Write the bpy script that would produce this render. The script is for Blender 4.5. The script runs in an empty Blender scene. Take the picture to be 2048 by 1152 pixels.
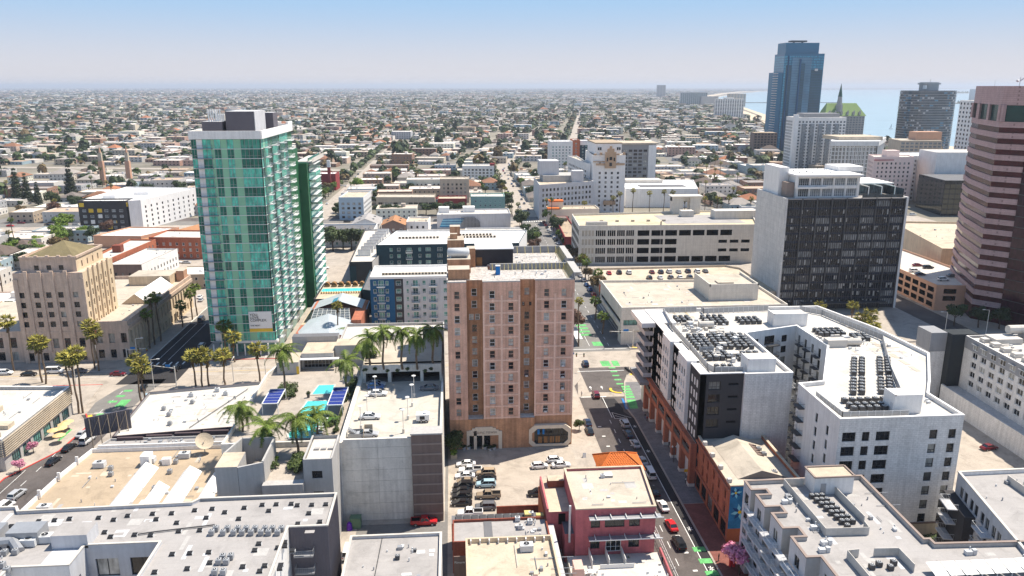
import bpy,math,random
import numpy as np
from mathutils import Vector,Matrix
random.seed(7);RNG=np.random.default_rng(7)
R=math.radians
SC=bpy.context.scene
COL=SC.collection
# ------------------------------------------------ camera, world, sun, exposure
F_PX,CAM_H,YAW=1560.0,90.0,R(4.3)
PITCH=math.atan(404/F_PX)
FX,FY=math.sin(YAW),math.cos(YAW)
cam_d=bpy.data.cameras.new('camera');cam=bpy.data.objects.new('camera',cam_d);COL.objects.link(cam)
cam.location=(0,0,CAM_H);cam.rotation_euler=(R(90)-PITCH,0,-YAW)
cam_d.sensor_width=36;cam_d.lens=36*F_PX/2048
cam_d.clip_start=1;cam_d.clip_end=120000
SC.camera=cam
SUN_DIR=Vector((.46,.22,1.0)).normalized()
SUN_EL=math.asin(SUN_DIR.z);SUN_AZ=math.atan2(SUN_DIR.x,SUN_DIR.y)
SKY_TINT=(.75,.75,.72,1);SKY_HORIZON=(3.35,3.25,3.4,1);SKY_LOW=(1.7,2.75,4.0,1)
world=bpy.data.worlds.new('World');SC.world=world;world.use_nodes=True
nt=world.node_tree;nt.nodes.clear()
sky=nt.nodes.new('ShaderNodeTexSky');sky.sky_type='NISHITA';sky.sun_disc=False
sky.sun_elevation=SUN_EL;sky.sun_rotation=SUN_AZ
sky.altitude=60;sky.air_density=1.0;sky.dust_density=.1;sky.ozone_density=2.0
bg=nt.nodes.new('ShaderNodeBackground');bg.inputs[1].default_value=0.125
wo=nt.nodes.new('ShaderNodeOutputWorld')
# the summer haze that whitens the sky evenly all round the horizon
tc=nt.nodes.new('ShaderNodeTexCoord');sx=nt.nodes.new('ShaderNodeSeparateXYZ');nt.links.new(tc.outputs['Generated'],sx.inputs[0])
mr=nt.nodes.new('ShaderNodeMapRange');mr.interpolation_type='SMOOTHSTEP';nt.links.new(sx.outputs[2],mr.inputs[0]);mr.inputs[1].default_value=.13;mr.inputs[2].default_value=.5
tn=nt.nodes.new('ShaderNodeMix');tn.data_type='RGBA';tn.blend_type='MULTIPLY';tn.inputs[0].default_value=1;tn.inputs[7].default_value=SKY_TINT;nt.links.new(sky.outputs[0],tn.inputs[6])
hz=nt.nodes.new('ShaderNodeMix');hz.data_type='RGBA';cr=nt.nodes.new('ShaderNodeMapRange');cr.interpolation_type='SMOOTHSTEP';nt.links.new(sx.outputs[2],cr.inputs[0]);cr.inputs[1].default_value=.0;cr.inputs[2].default_value=.12
lo=nt.nodes.new('ShaderNodeMix');lo.data_type='RGBA';lo.inputs[6].default_value=SKY_HORIZON;lo.inputs[7].default_value=SKY_LOW;nt.links.new(cr.outputs[0],lo.inputs[0]);nt.links.new(lo.outputs[2],hz.inputs[6]);nt.links.new(mr.outputs[0],hz.inputs[0]);nt.links.new(tn.outputs[2],hz.inputs[7])
nt.links.new(hz.outputs[2],bg.inputs[0]);nt.links.new(bg.outputs[0],wo.inputs[0])
sun_d=bpy.data.lights.new('sun','SUN');sun_d.energy=4.1;sun_d.angle=R(.53);sun_d.color=(1,.915,.78)
sun=bpy.data.objects.new('sun',sun_d);COL.objects.link(sun)
sun.rotation_euler=(-SUN_DIR).to_track_quat('-Z','Y').to_euler();sun.location=(0,0,300)
SC.view_settings.view_transform='Standard';SC.view_settings.look='None'
SC.view_settings.gamma=1;SC.view_settings.use_curve_mapping=False
SC.view_settings.exposure=0.85
SC.cycles.max_bounces=5;SC.cycles.diffuse_bounces=3;SC.cycles.glossy_bounces=3
SC.cycles.transmission_bounces=3;SC.cycles.volume_bounces=0;SC.cycles.transparent_max_bounces=6
SC.cycles.use_denoising=True;SC.cycles.caustics_reflective=False;SC.cycles.caustics_refractive=False
def at(px,py,z=0.0):
 """ground-plan point at height z under a point measured on the 2048 px photograph"""
 a=(px-1024)/F_PX;b=(576-py)/F_PX
 cp,sp=math.cos(PITCH),math.sin(PITCH)
 dx=FX*cp+b*FX*sp+a*FY;dy=FY*cp+b*FY*sp-a*FX;dz=-sp+b*cp
 t=(z-CAM_H)/dz
 return dx*t,dy*t
 # ------------------------------------------------ materials
MATS={}
def new_mat(key):
 m=bpy.data.materials.new(key);m.use_nodes=True;MATS[key]=m
 t=m.node_tree;b=t.nodes['Principled BSDF']
 return m,t,b
def nd(t,kind,**kw):
 n=t.nodes.new(kind)
 for k,v in kw.items():
  if k.startswith('i_'):n.inputs[int(k[2:])].default_value=v
  else:setattr(n,k,v)
 return n
def mulcol(t,a_out,fac_out,lo,hi,flo=.3,fhi=.7):
 """multiply colour by a range driven by a noise"""
 mr=nd(t,'ShaderNodeMapRange');t.links.new(fac_out,mr.inputs[0])
 mr.inputs[1].default_value=flo;mr.inputs[2].default_value=fhi
 mr.inputs[3].default_value=lo;mr.inputs[4].default_value=hi
 mx=nd(t,'ShaderNodeMix',data_type='RGBA',blend_type='MULTIPLY');mx.inputs[0].default_value=1
 t.links.new(a_out,mx.inputs[6]);t.links.new(mr.outputs[0],mx.inputs[7])
 return mx.outputs[2]
def pos_vec(t,scale=(1,1,1)):
 g=nd(t,'ShaderNodeNewGeometry');mp=nd(t,'ShaderNodeMapping')
 t.links.new(g.outputs['Position'],mp.inputs[0]);mp.inputs['Scale'].default_value=scale
 return mp.outputs[0]
def mat(key,col,rough=.85,var=.14,sc=.35,fine=.1,spec=.25,metal=0,streak=0,bump=0,attr=None,stain=0,randobj=0,seam=None):
 if key in MATS:return MATS[key]
 m,t,b=new_mat(key)
 b.inputs['Roughness'].default_value=rough;b.inputs['Specular IOR Level'].default_value=spec
 b.inputs['Metallic'].default_value=metal
 if attr:
  a=nd(t,'ShaderNodeAttribute',attribute_name=attr);c=a.outputs[0]
 else:
  rg=nd(t,'ShaderNodeRGB');rg.outputs[0].default_value=(*col,1);c=rg.outputs[0]
 p=pos_vec(t)
 if var:
  n=nd(t,'ShaderNodeTexNoise');t.links.new(p,n.inputs[0]);n.inputs['Scale'].default_value=sc
  n.inputs['Detail'].default_value=5;n.inputs['Roughness'].default_value=.6
  c=mulcol(t,c,n.outputs[0],1-var,1+var*.6)
 if fine:
  n=nd(t,'ShaderNodeTexNoise');t.links.new(p,n.inputs[0]);n.inputs['Scale'].default_value=2.6
  n.inputs['Detail'].default_value=6;n.inputs['Roughness'].default_value=.75
  c=mulcol(t,c,n.outputs[0],1-fine,1+fine)
  if bump:
   bp=nd(t,'ShaderNodeBump');bp.inputs['Strength'].default_value=bump;bp.inputs['Distance'].default_value=.05
   t.links.new(n.outputs[0],bp.inputs['Height']);t.links.new(bp.outputs[0],b.inputs['Normal'])
 if streak:
  p2=pos_vec(t,(1.6,1.6,.09));n=nd(t,'ShaderNodeTexNoise');t.links.new(p2,n.inputs[0])
  n.inputs['Scale'].default_value=1;n.inputs['Detail'].default_value=4
  c=mulcol(t,c,n.outputs[0],1-streak,1.04,.35,.62)
 if stain:
  n=nd(t,'ShaderNodeTexNoise');t.links.new(p,n.inputs[0]);n.inputs['Scale'].default_value=.16
  n.inputs['Detail'].default_value=8;n.inputs['Roughness'].default_value=.7;n.inputs['Distortion'].default_value=1.2
  c=mulcol(t,c,n.outputs[0],1-stain,1.03,.28,.5)
 if seam:
  br=nd(t,'ShaderNodeTexBrick');t.links.new(p,br.inputs[0]);br.inputs['Scale'].default_value=1;br.inputs['Brick Width'].default_value=seam[0];br.inputs['Row Height'].default_value=seam[1];br.inputs['Mortar Size'].default_value=.035;br.inputs['Mortar Smooth'].default_value=.4
  k=seam[2];br.inputs['Color1'].default_value=(1,1,1,1);br.inputs['Color2'].default_value=(1-k*.35,1-k*.35,1-k*.35,1);br.inputs['Mortar'].default_value=(1-k,1-k,1-k,1)
  mx=nd(t,'ShaderNodeMix',data_type='RGBA',blend_type='MULTIPLY');mx.inputs[0].default_value=1;t.links.new(c,mx.inputs[6]);t.links.new(br.outputs[0],mx.inputs[7]);c=mx.outputs[2]
 if randobj:
  oi=nd(t,'ShaderNodeObjectInfo');c=mulcol(t,c,oi.outputs['Random'],1-randobj,1+randobj,0,1)
 t.links.new(c,b.inputs['Base Color'])
 return m
def mat_brick(key,c1,c2,mortar,scale=1.0,bw=.6,bh=.22,ms=.03,rough=.9,streak=.15,var=.2,horiz=False,bump=.3):
 if key in MATS:return MATS[key]
 m,t,b=new_mat(key);b.inputs['Roughness'].default_value=rough;b.inputs['Specular IOR Level'].default_value=.2
 g=nd(t,'ShaderNodeNewGeometry');s=nd(t,'ShaderNodeSeparateXYZ');t.links.new(g.outputs['Position'],s.inputs[0])
 cb=nd(t,'ShaderNodeCombineXYZ')
 if horiz:
  t.links.new(s.outputs[0],cb.inputs[0]);t.links.new(s.outputs[1],cb.inputs[1])
 else:
  ad=nd(t,'ShaderNodeMath',operation='ADD');t.links.new(s.outputs[0],ad.inputs[0]);t.links.new(s.outputs[1],ad.inputs[1])
  t.links.new(ad.outputs[0],cb.inputs[0]);t.links.new(s.outputs[2],cb.inputs[1])
 br=nd(t,'ShaderNodeTexBrick');t.links.new(cb.outputs[0],br.inputs[0])
 br.inputs['Color1'].default_value=(*c1,1);br.inputs['Color2'].default_value=(*c2,1);br.inputs['Mortar'].default_value=(*mortar,1)
 br.inputs['Scale'].default_value=scale;br.inputs['Mortar Size'].default_value=ms
 br.inputs['Brick Width'].default_value=bw;br.inputs['Row Height'].default_value=bh
 c=br.outputs[0];p=pos_vec(t)
 n=nd(t,'ShaderNodeTexNoise');t.links.new(p,n.inputs[0]);n.inputs['Scale'].default_value=.4;n.inputs['Detail'].default_value=6;n.inputs['Roughness'].default_value=.65
 c=mulcol(t,c,n.outputs[0],1-var,1+var)
 n=nd(t,'ShaderNodeTexNoise');t.links.new(p,n.inputs[0]);n.inputs['Scale'].default_value=3.;n.inputs['Detail'].default_value=5;n.inputs['Roughness'].default_value=.8
 c=mulcol(t,c,n.outputs[0],.86,1.14)
 if streak:
  p2=pos_vec(t,(1.4,1.4,.07));n=nd(t,'ShaderNodeTexNoise');t.links.new(p2,n.inputs[0]);n.inputs['Scale'].default_value=1;n.inputs['Detail'].default_value=4
  c=mulcol(t,c,n.outputs[0],1-streak,1.05,.35,.62)
 t.links.new(c,b.inputs['Base Color'])
 return m
def mat_glass(key,dark,light,thresh=.75,rough=.06,spec=.45,wav=0,metal=0.0):
 """window glass seen from outside: dark room or pale blinds behind, chosen per window"""
 if key in MATS:return MATS[key]
 m,t,b=new_mat(key);b.inputs['Roughness'].default_value=rough;b.inputs['Specular IOR Level'].default_value=spec
 b.inputs['Metallic'].default_value=metal
 oi=nd(t,'ShaderNodeObjectInfo');mr=nd(t,'ShaderNodeMapRange');t.links.new(oi.outputs['Random'],mr.inputs[0])
 mr.inputs[1].default_value=thresh-.12;mr.inputs[2].default_value=thresh+.02
 g=nd(t,'ShaderNodeNewGeometry');s=nd(t,'ShaderNodeMapping');t.links.new(g.outputs['Position'],s.inputs[0]);s.inputs['Scale'].default_value=(.9,.9,.35)
 n=nd(t,'ShaderNodeTexNoise');t.links.new(s.outputs[0],n.inputs[0]);n.inputs['Scale'].default_value=1.3;n.inputs['Detail'].default_value=3
 mx=nd(t,'ShaderNodeMix',data_type='RGBA');t.links.new(mr.outputs[0],mx.inputs[0])
 mx.inputs[6].default_value=(*dark,1);mx.inputs[7].default_value=(*light,1)
 c=mulcol(t,mx.outputs[2],n.outputs[0],.55,1.5)
 t.links.new(c,b.inputs['Base Color'])
 if wav:
  bp=nd(t,'ShaderNodeBump');bp.inputs['Strength'].default_value=wav;bp.inputs['Distance'].default_value=.3
  n2=nd(t,'ShaderNodeTexNoise');t.links.new(g.outputs['Position'],n2.inputs[0]);n2.inputs['Scale'].default_value=.5
  t.links.new(n2.outputs[0],bp.inputs['Height']);t.links.new(bp.outputs[0],b.inputs['Normal'])
 return m
def mat_leaf(key,dark,light,var_obj=.25,spec=.25,rough=.6):
 if key in MATS:return MATS[key]
 m,t,b=new_mat(key);b.inputs['Roughness'].default_value=rough;b.inputs['Specular IOR Level'].default_value=spec
 g=nd(t,'ShaderNodeNewGeometry')
 mx=nd(t,'ShaderNodeMix',data_type='RGBA');t.links.new(g.outputs['Random Per Island'],mx.inputs[0])
 mx.inputs[6].default_value=(*dark,1);mx.inputs[7].default_value=(*light,1)
 oi=nd(t,'ShaderNodeObjectInfo');c=mulcol(t,mx.outputs[2],oi.outputs['Random'],1-var_obj,1+var_obj,0,1)
 t.links.new(c,b.inputs['Base Color'])
 return m
 # ------------------------------------------------ mesh builder
class MB:
 def __init__(s):s.v=[];s.f=[];s.m=[]
 def quad(s,a,b,c,d,mi=0):
  i=len(s.v);s.v+=[a,b,c,d];s.f.append((i,i+1,i+2,i+3));s.m.append(mi)
 def tri(s,a,b,c,mi=0):
  i=len(s.v);s.v+=[a,b,c];s.f.append((i,i+1,i+2));s.m.append(mi)
 def poly(s,pts,mi=0):
  i=len(s.v);s.v+=list(pts);s.f.append(tuple(range(i,i+len(pts))));s.m.append(mi)
 def box(s,x0,y0,z0,x1,y1,z1,mi=0,bottom=False,top_mi=None):
  i=len(s.v)
  s.v+=[(x0,y0,z0),(x1,y0,z0),(x1,y1,z0),(x0,y1,z0),(x0,y0,z1),(x1,y0,z1),(x1,y1,z1),(x0,y1,z1)]
  s.f+=[(i,i+1,i+5,i+4),(i+1,i+2,i+6,i+5),(i+2,i+3,i+7,i+6),(i+3,i,i+4,i+7),(i+4,i+5,i+6,i+7)]
  s.m+=[mi]*4+[mi if top_mi is None else top_mi]
  if bottom:s.f.append((i+3,i+2,i+1,i));s.m.append(mi)
 def obox(s,cx,cy,z0,w,d,h,ang=0,mi=0,bottom=False,top_mi=None):
  c,sn=math.cos(ang),math.sin(ang);n=len(s.v)
  s.box(-w/2,-d/2,z0,w/2,d/2,z0+h,mi,bottom,top_mi)
  for k in range(n,len(s.v)):
   x,y,z=s.v[k];s.v[k]=(cx+x*c-y*sn,cy+x*sn+y*c,z)
 def prism(s,poly,z0,z1,mi=0,top=True,top_mi=None,bottom=False):
  n=len(poly);i=len(s.v)
  s.v+=[(x,y,z0)for x,y in poly]+[(x,y,z1)for x,y in poly]
  for k in range(n):
   j=(k+1)%n;s.f.append((i+k,i+j,i+n+j,i+n+k));s.m.append(mi)
  if top:s.f.append(tuple(i+n+k for k in range(n)));s.m.append(mi if top_mi is None else top_mi)
  if bottom:s.f.append(tuple(i+n-1-k for k in range(n)));s.m.append(mi)
 def cyl(s,cx,cy,z0,z1,r0,n=10,mi=0,r1=None,cap=True,cap_mi=None):
  r1=r0 if r1 is None else r1;i=len(s.v)
  for k in range(n):
   a=2*math.pi*k/n;s.v.append((cx+r0*math.cos(a),cy+r0*math.sin(a),z0))
  for k in range(n):
   a=2*math.pi*k/n;s.v.append((cx+r1*math.cos(a),cy+r1*math.sin(a),z1))
  for k in range(n):
   j=(k+1)%n;s.f.append((i+k,i+j,i+n+j,i+n+k));s.m.append(mi)
  if cap:s.f.append(tuple(i+n+k for k in range(n)));s.m.append(mi if cap_mi is None else cap_mi)
 def tube(s,p0,p1,r=.05,n=5,mi=0,r1=None):
  p0,p1=Vector(p0),Vector(p1);d=(p1-p0)
  if d.length<1e-6:return
  q=d.to_track_quat('Z','Y');i=len(s.v);r1=r if r1 is None else r1
  for p,rr in((p0,r),(p1,r1)):
   for k in range(n):
    a=2*math.pi*k/n;s.v.append(tuple(p+q@Vector((rr*math.cos(a),rr*math.sin(a),0))))
  for k in range(n):
   j=(k+1)%n;s.f.append((i+k,i+j,i+n+j,i+n+k));s.m.append(mi)
  s.f.append(tuple(i+n+k for k in range(n)));s.m.append(mi)
  s.f.append(tuple(i+n-1-k for k in range(n)));s.m.append(mi)
 def bar(s,p0,p1,w,z0,z1,mi=0):
  """upright strip (wall, rail, screen) of width w between two plan points"""
  (x0,y0),(x1,y1)=p0,p1;L=math.hypot(x1-x0,y1-y0)
  if L<1e-6:return
  nx,ny=(y1-y0)/L*w/2,-(x1-x0)/L*w/2
  s.prism([(x0+nx,y0+ny),(x1+nx,y1+ny),(x1-nx,y1-ny),(x0-nx,y0-ny)],z0,z1,mi,bottom=True)
 def mesh(s,name,mats,off=(0,0,0),smooth=False):
  me=bpy.data.meshes.new(name)
  ox,oy,oz=off
  me.from_pydata([(x-ox,y-oy,z-oz)for x,y,z in s.v],[],s.f)
  for k in mats:me.materials.append(MATS[k]if isinstance(k,str)else k)
  if len(mats)>1:me.polygons.foreach_set('material_index',s.m)
  if smooth:me.polygons.foreach_set('use_smooth',[True]*len(s.f))
  return me
 def build(s,name,mats,parent=None,smooth=False,off=None,loc=None):
  if isinstance(mats,str):mats=[mats]
  if off is None:off=(0,0,0)if parent is None else tuple(parent.location)
  me=s.mesh(name,mats,off,smooth)
  return link(name,me,parent,loc if loc is not None else(tuple(off)if parent is None else(0,0,0)))
def link(name,data,parent=None,loc=(0,0,0),rz=0.0):
 o=bpy.data.objects.new(name,data);COL.objects.link(o)
 if parent is not None:o.parent=parent
 o.location=loc
 if rz:o.rotation_euler=(0,0,rz)
 return o
def thing(name,label,cat,loc=(0,0,0),group=None,rz=0.0,data=None):
 o=link(name,data,None,loc,rz);return tag(o,label,cat,group)
def tag(o,label,cat,group=None):
 o['label']=label;o['category']=cat
 if group:o['group']=group
 return o
def struct(o):o['kind']='structure';return o
def stuff(o):o['kind']='stuff';return o
def copy_tree(o,loc,rz=0.0,label=None,scale=None,zscale=None):
 def cp(a,par):
  c=a.copy();COL.objects.link(c);c.parent=par
  for ch in a.children:cp(ch,c)
  return c
 r=cp(o,None);r.location=loc;r.rotation_euler=(0,0,rz)
 if label:r['label']=label
 if scale:r.scale=(scale,scale,zscale or scale)
 return r
 # ------------------------------------------------ windows and facades
WMESH={}
def win_mesh(kind,w,h):
 """window unit in its own space: x along the wall, z up from the sill, -y outwards"""
 key=(kind,round(w,1),round(h,1))
 if key in WMESH:return WMESH[key]
 w,h=key[1],key[2];style,frame,glass=kind
 b=MB();fw=.11 if w<2.5 else .13
 b.quad((-w/2,.02,0),(w/2,.02,0),(w/2,.02,h),(-w/2,.02,h),1)
 def fr(x0,z0,x1,z1,d=-.06):b.box(x0,d,z0,x1,.03,z1,0)
 if style!='open':
  fr(-w/2,0,-w/2+fw,h);fr(w/2-fw,0,w/2,h);fr(-w/2+fw,0,w/2-fw,fw);fr(-w/2+fw,h-fw,w/2-fw,h)
 if style=='sash':fr(-w/2+fw,h*.5-.05,w/2-fw,h*.5+.05,-.09);b.box(-w/2-.12,-.2,-.12,w/2+.12,.02,-.005,0,True)
 if style=='cross':fr(-.05,fw,.05,h-fw,-.05);fr(-w/2+fw,h*.3,w/2-fw,h*.3+.08,-.05)
 if style=='slider':fr(-.05,fw,.05,h-fw)
 if style=='low':fr(-w/2+fw,h*.3,w/2-fw,h*.3+.09,-.05);fr(-.04,fw,.04,h*.3,-.05)
 if style=='multi':
  n=max(2,round(w/.95))
  for k in range(1,n):x=-w/2+w*k/n;fr(x-.04,fw,x+.04,h-fw,-.05)
  fr(-w/2+fw,h*.32,w/2-fw,h*.32+.06,-.045)
 if style=='arch':
  pass
 me=b.mesh('window',[frame,glass]);WMESH[key]=me
 return me
def facade(mb,root,p0,p1,z0,z1,ops,depth=.3,mi=0,rmi=None,void=None):
 """wall with real openings from p0 to p1 (left to right seen from outside) and a window in each"""
 L=math.hypot(p1[0]-p0[0],p1[1]-p0[1]);dx,dy=(p1[0]-p0[0])/L,(p1[1]-p0[1])/L
 rmi=mi if rmi is None else rmi
 def P(u,z,d=0):return(p0[0]+dx*u-dy*d,p0[1]+dy*u+dx*d,z)
 ops=[o for o in ops if o[0]>.02 and o[1]<L-.02 and o[2]>z0+.02 and o[3]<z1-.02]
 us=sorted({0,L}|{round(o[0],3)for o in ops}|{round(o[1],3)for o in ops})
 zs=sorted({z0,z1}|{round(o[2],3)for o in ops}|{round(o[3],3)for o in ops})
 hole=np.zeros((len(us),len(zs)),bool);ua,za=np.array(us),np.array(zs)
 for o in ops:
  iu=(ua[:-1]+ua[1:])/2;iz=(za[:-1]+za[1:])/2
  a=np.where((iu>o[0])&(iu<o[1]))[0];c=np.where((iz>o[2])&(iz<o[3]))[0]
  if len(a)and len(c):hole[a[0]:a[-1]+1,c[0]:c[-1]+1]=True
 for i in range(len(us)-1):
  j=0
  while j<len(zs)-1:
   if hole[i,j]:j+=1;continue
   k=j
   while k<len(zs)-1 and not hole[i,k]:k+=1
   mb.quad(P(us[i],zs[j]),P(us[i+1],zs[j]),P(us[i+1],zs[k]),P(us[i],zs[k]),mi);j=k
 rz=math.atan2(dy,dx);ox,oy,oz=root.location
 for o in ops:
  u0,u1,a,c=o[:4];kind=o[4]if len(o)>4 else None
  D=o[5]if len(o)>5 else depth;rm=rmi if kind or void is None else void  # windowless openings get near-black sides, painting the indoor shade
  mb.quad(P(u0,a),P(u0,a,D),P(u0,c,D),P(u0,c),rm);mb.quad(P(u1,a,D),P(u1,a),P(u1,c),P(u1,c,D),rm)
  mb.quad(P(u0,a),P(u1,a),P(u1,a,D),P(u0,a,D),rm);mb.quad(P(u0,c,D),P(u1,c,D),P(u1,c),P(u0,c),rm)
  if kind:
   me=win_mesh(kind,u1-u0,c-a);x,y,z=P((u0+u1)/2,a,D-.04)
   w=link('window',me,root,(x-ox,y-oy,z-oz),rz)
   w.scale=((u1-u0)/round(u1-u0,1),1,(c-a)/round(c-a,1))
def grid(us,zs,w,h,kind,depth=None,skip=()):
 out=[]
 for i,u in enumerate(us):
  for j,z in enumerate(zs):
   if(i,j)in skip:continue
   o=(u-w/2,u+w/2,z,z+h,kind)
   out.append(o if depth is None else o+(depth,))
 return out
def lin(a,b,n):return[a+(b-a)*k/(n-1)for k in range(n)]if n>1 else[(a+b)/2]
def rect(x0,y0,x1,y1):return[(x0,y0),(x1,y0),(x1,y1),(x0,y1)]
def inset(poly,d):
 n=len(poly);out=[]
 for i in range(n):
  a,b,c=Vector(poly[i-1]),Vector(poly[i]),Vector(poly[(i+1)%n])
  e0,e1=(b-a).normalized(),(c-b).normalized();n0,n1=Vector((-e0.y,e0.x)),Vector((-e1.y,e1.x))
  k=1+n0.dot(n1);m=(n0+n1)/max(k,.2);out.append((b.x+m.x*d,b.y+m.y*d))
 return out
def shell(root,poly,z0,zr,wall,roof,par=.8,pw=.3,facs=None,cop=None,wallname='wall',depth=.3,floor=True):
 """walls with parapet, recessed roof sheet; facs: edge -> list of openings; wall may be a list of materials, one per edge"""
 mb=MB();n=len(poly);zt=zr+par;facs=facs or{}
 wl=wall if isinstance(wall,(list,tuple))else[wall];keys=list(dict.fromkeys(wl));ins=inset(poly,pw)
 for i in range(n):
  mi=keys.index(wl[i%len(wl)]);a,b=poly[i],poly[(i+1)%n]
  if i in facs:facade(mb,root,a,b,z0,zt,facs[i],depth,mi,void=len(keys))
  else:mb.quad((*a,z0),(*b,z0),(*b,zt),(*a,zt),mi)
  j=(i+1)%n
  if par>.05:mb.quad((*ins[j],zr),(*ins[i],zr),(*ins[i],zt),(*ins[j],zt),mi)
 cp=MB()
 for i in range(n):
  j=(i+1)%n;tgt=cp if cop else mb
  if par>.05:
   tgt.quad((*poly[i],zt),(*poly[j],zt),(*ins[j],zt),(*ins[i],zt),0)
 if cop:
  ou=inset(poly,-.07);inn=inset(poly,pw+.05);cp=MB()
  for i in range(n):
   j=(i+1)%n
   cp.quad((*ou[i],zt-.12),(*ou[j],zt-.12),(*ou[j],zt+.1),(*ou[i],zt+.1));cp.quad((*ou[i],zt+.1),(*ou[j],zt+.1),(*inn[j],zt+.1),(*inn[i],zt+.1))
   cp.quad((*inn[j],zt-.05),(*inn[i],zt-.05),(*inn[i],zt+.1),(*inn[j],zt+.1))
  cp.build('coping',cop,root)
 mb.build(wallname,keys+['void'],root)
 rf=MB();rf.poly([(x,y,zr)for x,y in ins]);return rf.build('roof',roof,root)
 # ------------------------------------------------ palette
mat('asphalt',(.12,.105,.1),var=.25,sc=.12,fine=.2,stain=.35,rough=.9,seam=(40,7.3,.12))
mat('asphalt_new_and_shadow',(.035,.033,.035),var=.15,sc=.15,fine=.12,rough=.9)  # also paints the green tower's shadow on the left street
mat('asphalt_pale',(.2,.19,.18),var=.2,sc=.1,fine=.15,stain=.2)
mat('pavement_mat',(.42,.37,.32),var=.15,sc=.2,fine=.12,stain=.3,seam=(1.8,1.8,.14))
mat('concrete',(.72,.68,.62),var=.14,sc=.2,fine=.09,stain=.22,streak=.1)
mat('concrete_deck',(.52,.48,.42),var=.12,sc=.12,fine=.08,stain=.3,seam=(9,5.5,.14))
mat('concrete_dark',(.2,.19,.185),var=.15,fine=.1,streak=.15)
mat('lot_concrete',(.42,.365,.31),var=.15,sc=.25,fine=.12,stain=.35,seam=(6,4.6,.12))
mat('ground_mat',(.25,.225,.18),var=.4,sc=.01,fine=.25,stain=.3)
mat('paint_white',(.78,.78,.76),var=.06,fine=.12,rough=.7)
mat('paint_yellow',(.75,.5,.06),var=.06,fine=.08)
mat('paint_green',(.13,.43,.15),var=.2,sc=.8,fine=.3,stain=.35,rough=.8)
mat('paint_blue',(.04,.2,.5),var=.05)
mat('kerb_red',(.55,.07,.06),var=.1)
mat('roof_white',(.58,.545,.5),var=.1,sc=.15,fine=.07,stain=.22,seam=(14,3.1,.16))
mat('roof_bright',(.82,.8,.78),var=.03,fine=.02,rough=.6)
mat('roof_grey',(.37,.35,.34),var=.1,sc=.15,fine=.07,stain=.22,seam=(11,1.9,.14))
mat('roof_tan',(.42,.33,.235),var=.12,sc=.18,fine=.09,stain=.3,seam=(30,6,.12))
mat('roof_cream',(.54,.455,.35),var=.12,sc=.2,fine=.1,stain=.32,seam=(18,4,.12))
mat('roof_beige',(.5,.44,.365),var=.12,sc=.2,fine=.08,stain=.28,seam=(12,3,.13))
mat('roof_dark',(.16,.16,.17),var=.15,fine=.1)
mat('roof_yellow',(.58,.49,.34),var=.18,sc=.12,fine=.08,stain=.25)
mat('roof_green',(.2,.165,.09),var=.2,fine=.2)
mat('gravel_white',(.47,.44,.415),var=.35,sc=1.2,fine=.5,stain=.3)
mat('wall_white',(.76,.745,.73),var=.08,sc=.3,fine=.06,streak=.08)
mat('wall_white2',(.82,.8,.78),var=.06,fine=.05,streak=.06)
mat('wall_cream',(.62,.5,.36),var=.1,fine=.08,streak=.12)
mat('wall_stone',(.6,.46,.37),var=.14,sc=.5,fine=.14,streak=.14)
mat('wall_stone_sunlit',(.74,.59,.42),var=.1,fine=.08,streak=.12)  # paler copy of the stone, sunlight on the right faces put into its colour
mat('wall_beige',(.52,.44,.35),var=.1,fine=.08,streak=.1)
mat('wall_peach',(.58,.34,.23),var=.08,fine=.06)
mat('wall_pink',(.62,.42,.36),var=.08,fine=.06)
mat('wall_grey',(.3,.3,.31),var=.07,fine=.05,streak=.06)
mat('wall_midgrey',(.44,.425,.41),var=.07,fine=.05,streak=.08)
mat('wall_lightgrey',(.55,.55,.57),var=.07,fine=.05,streak=.08)
mat('wall_char',(.055,.053,.058),var=.12,fine=.08)
mat('wall_plum',(.09,.065,.07),var=.1,fine=.08)
mat('wall_brown',(.2,.145,.125),var=.1,fine=.06,streak=.1)
mat('wall_brownlight',(.3,.235,.205),var=.08,fine=.05)
mat('wall_navy',(.018,.1,.22),var=.08,fine=.05)
mat('wall_teal',(.02,.05,.07),var=.1,fine=.05)
mat('wall_salmon',(.46,.135,.15),var=.16,sc=.5,fine=.12,streak=.12)
mat('wall_orange',(.42,.13,.06),var=.12,fine=.1)
mat('wall_red',(.3,.05,.05),var=.12,fine=.1)
mat('wall_green',(.3,.47,.42),var=.1)
mat('ribbed_dark',(.14,.13,.15),var=.08,fine=.05)
mat('metal_dark',(.06,.06,.065),rough=.5,var=.1,spec=.5)
mat('metal_grey',(.35,.36,.38),rough=.45,var=.1,spec=.5,metal=.3)
mat('metal_pale',(.6,.61,.62),rough=.5,var=.08,spec=.5)
mat('metal_black',(.015,.015,.017),rough=.5,var=.1,spec=.5)
mat('frame_white',(.75,.75,.74),rough=.5,var=0,fine=0,spec=.4)
mat('frame_dark',(.03,.03,.032),rough=.5,var=0,fine=0,spec=.4)
mat('frame_grey',(.25,.26,.27),rough=.5,var=0,fine=0,spec=.4)
mat('wood',(.3,.16,.07),var=.2,fine=.2)
mat('trunk',(.18,.13,.09),var=.3,sc=1,fine=.25)
mat('trunk_dark',(.07,.05,.04),var=.3,sc=1,fine=.25)
mat('yellow_strut',(.6,.5,.2),var=.1)
mat('greenpanel',(.27,.54,.36),var=.08,fine=.05,rough=.5);mat('steel_tan',(.33,.26,.19),var=.15);mat('void',(.012,.011,.012),rough=.95,var=0,fine=0,spec=.05)  # void: near-black that paints the shade inside openings
mat('tile_orange',(.62,.17,.04),rough=.8,var=.16,sc=1.5,fine=.16)
mat('canopy_blue',(.02,.04,.22),var=.1,sc=1.2,fine=.1)
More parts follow.
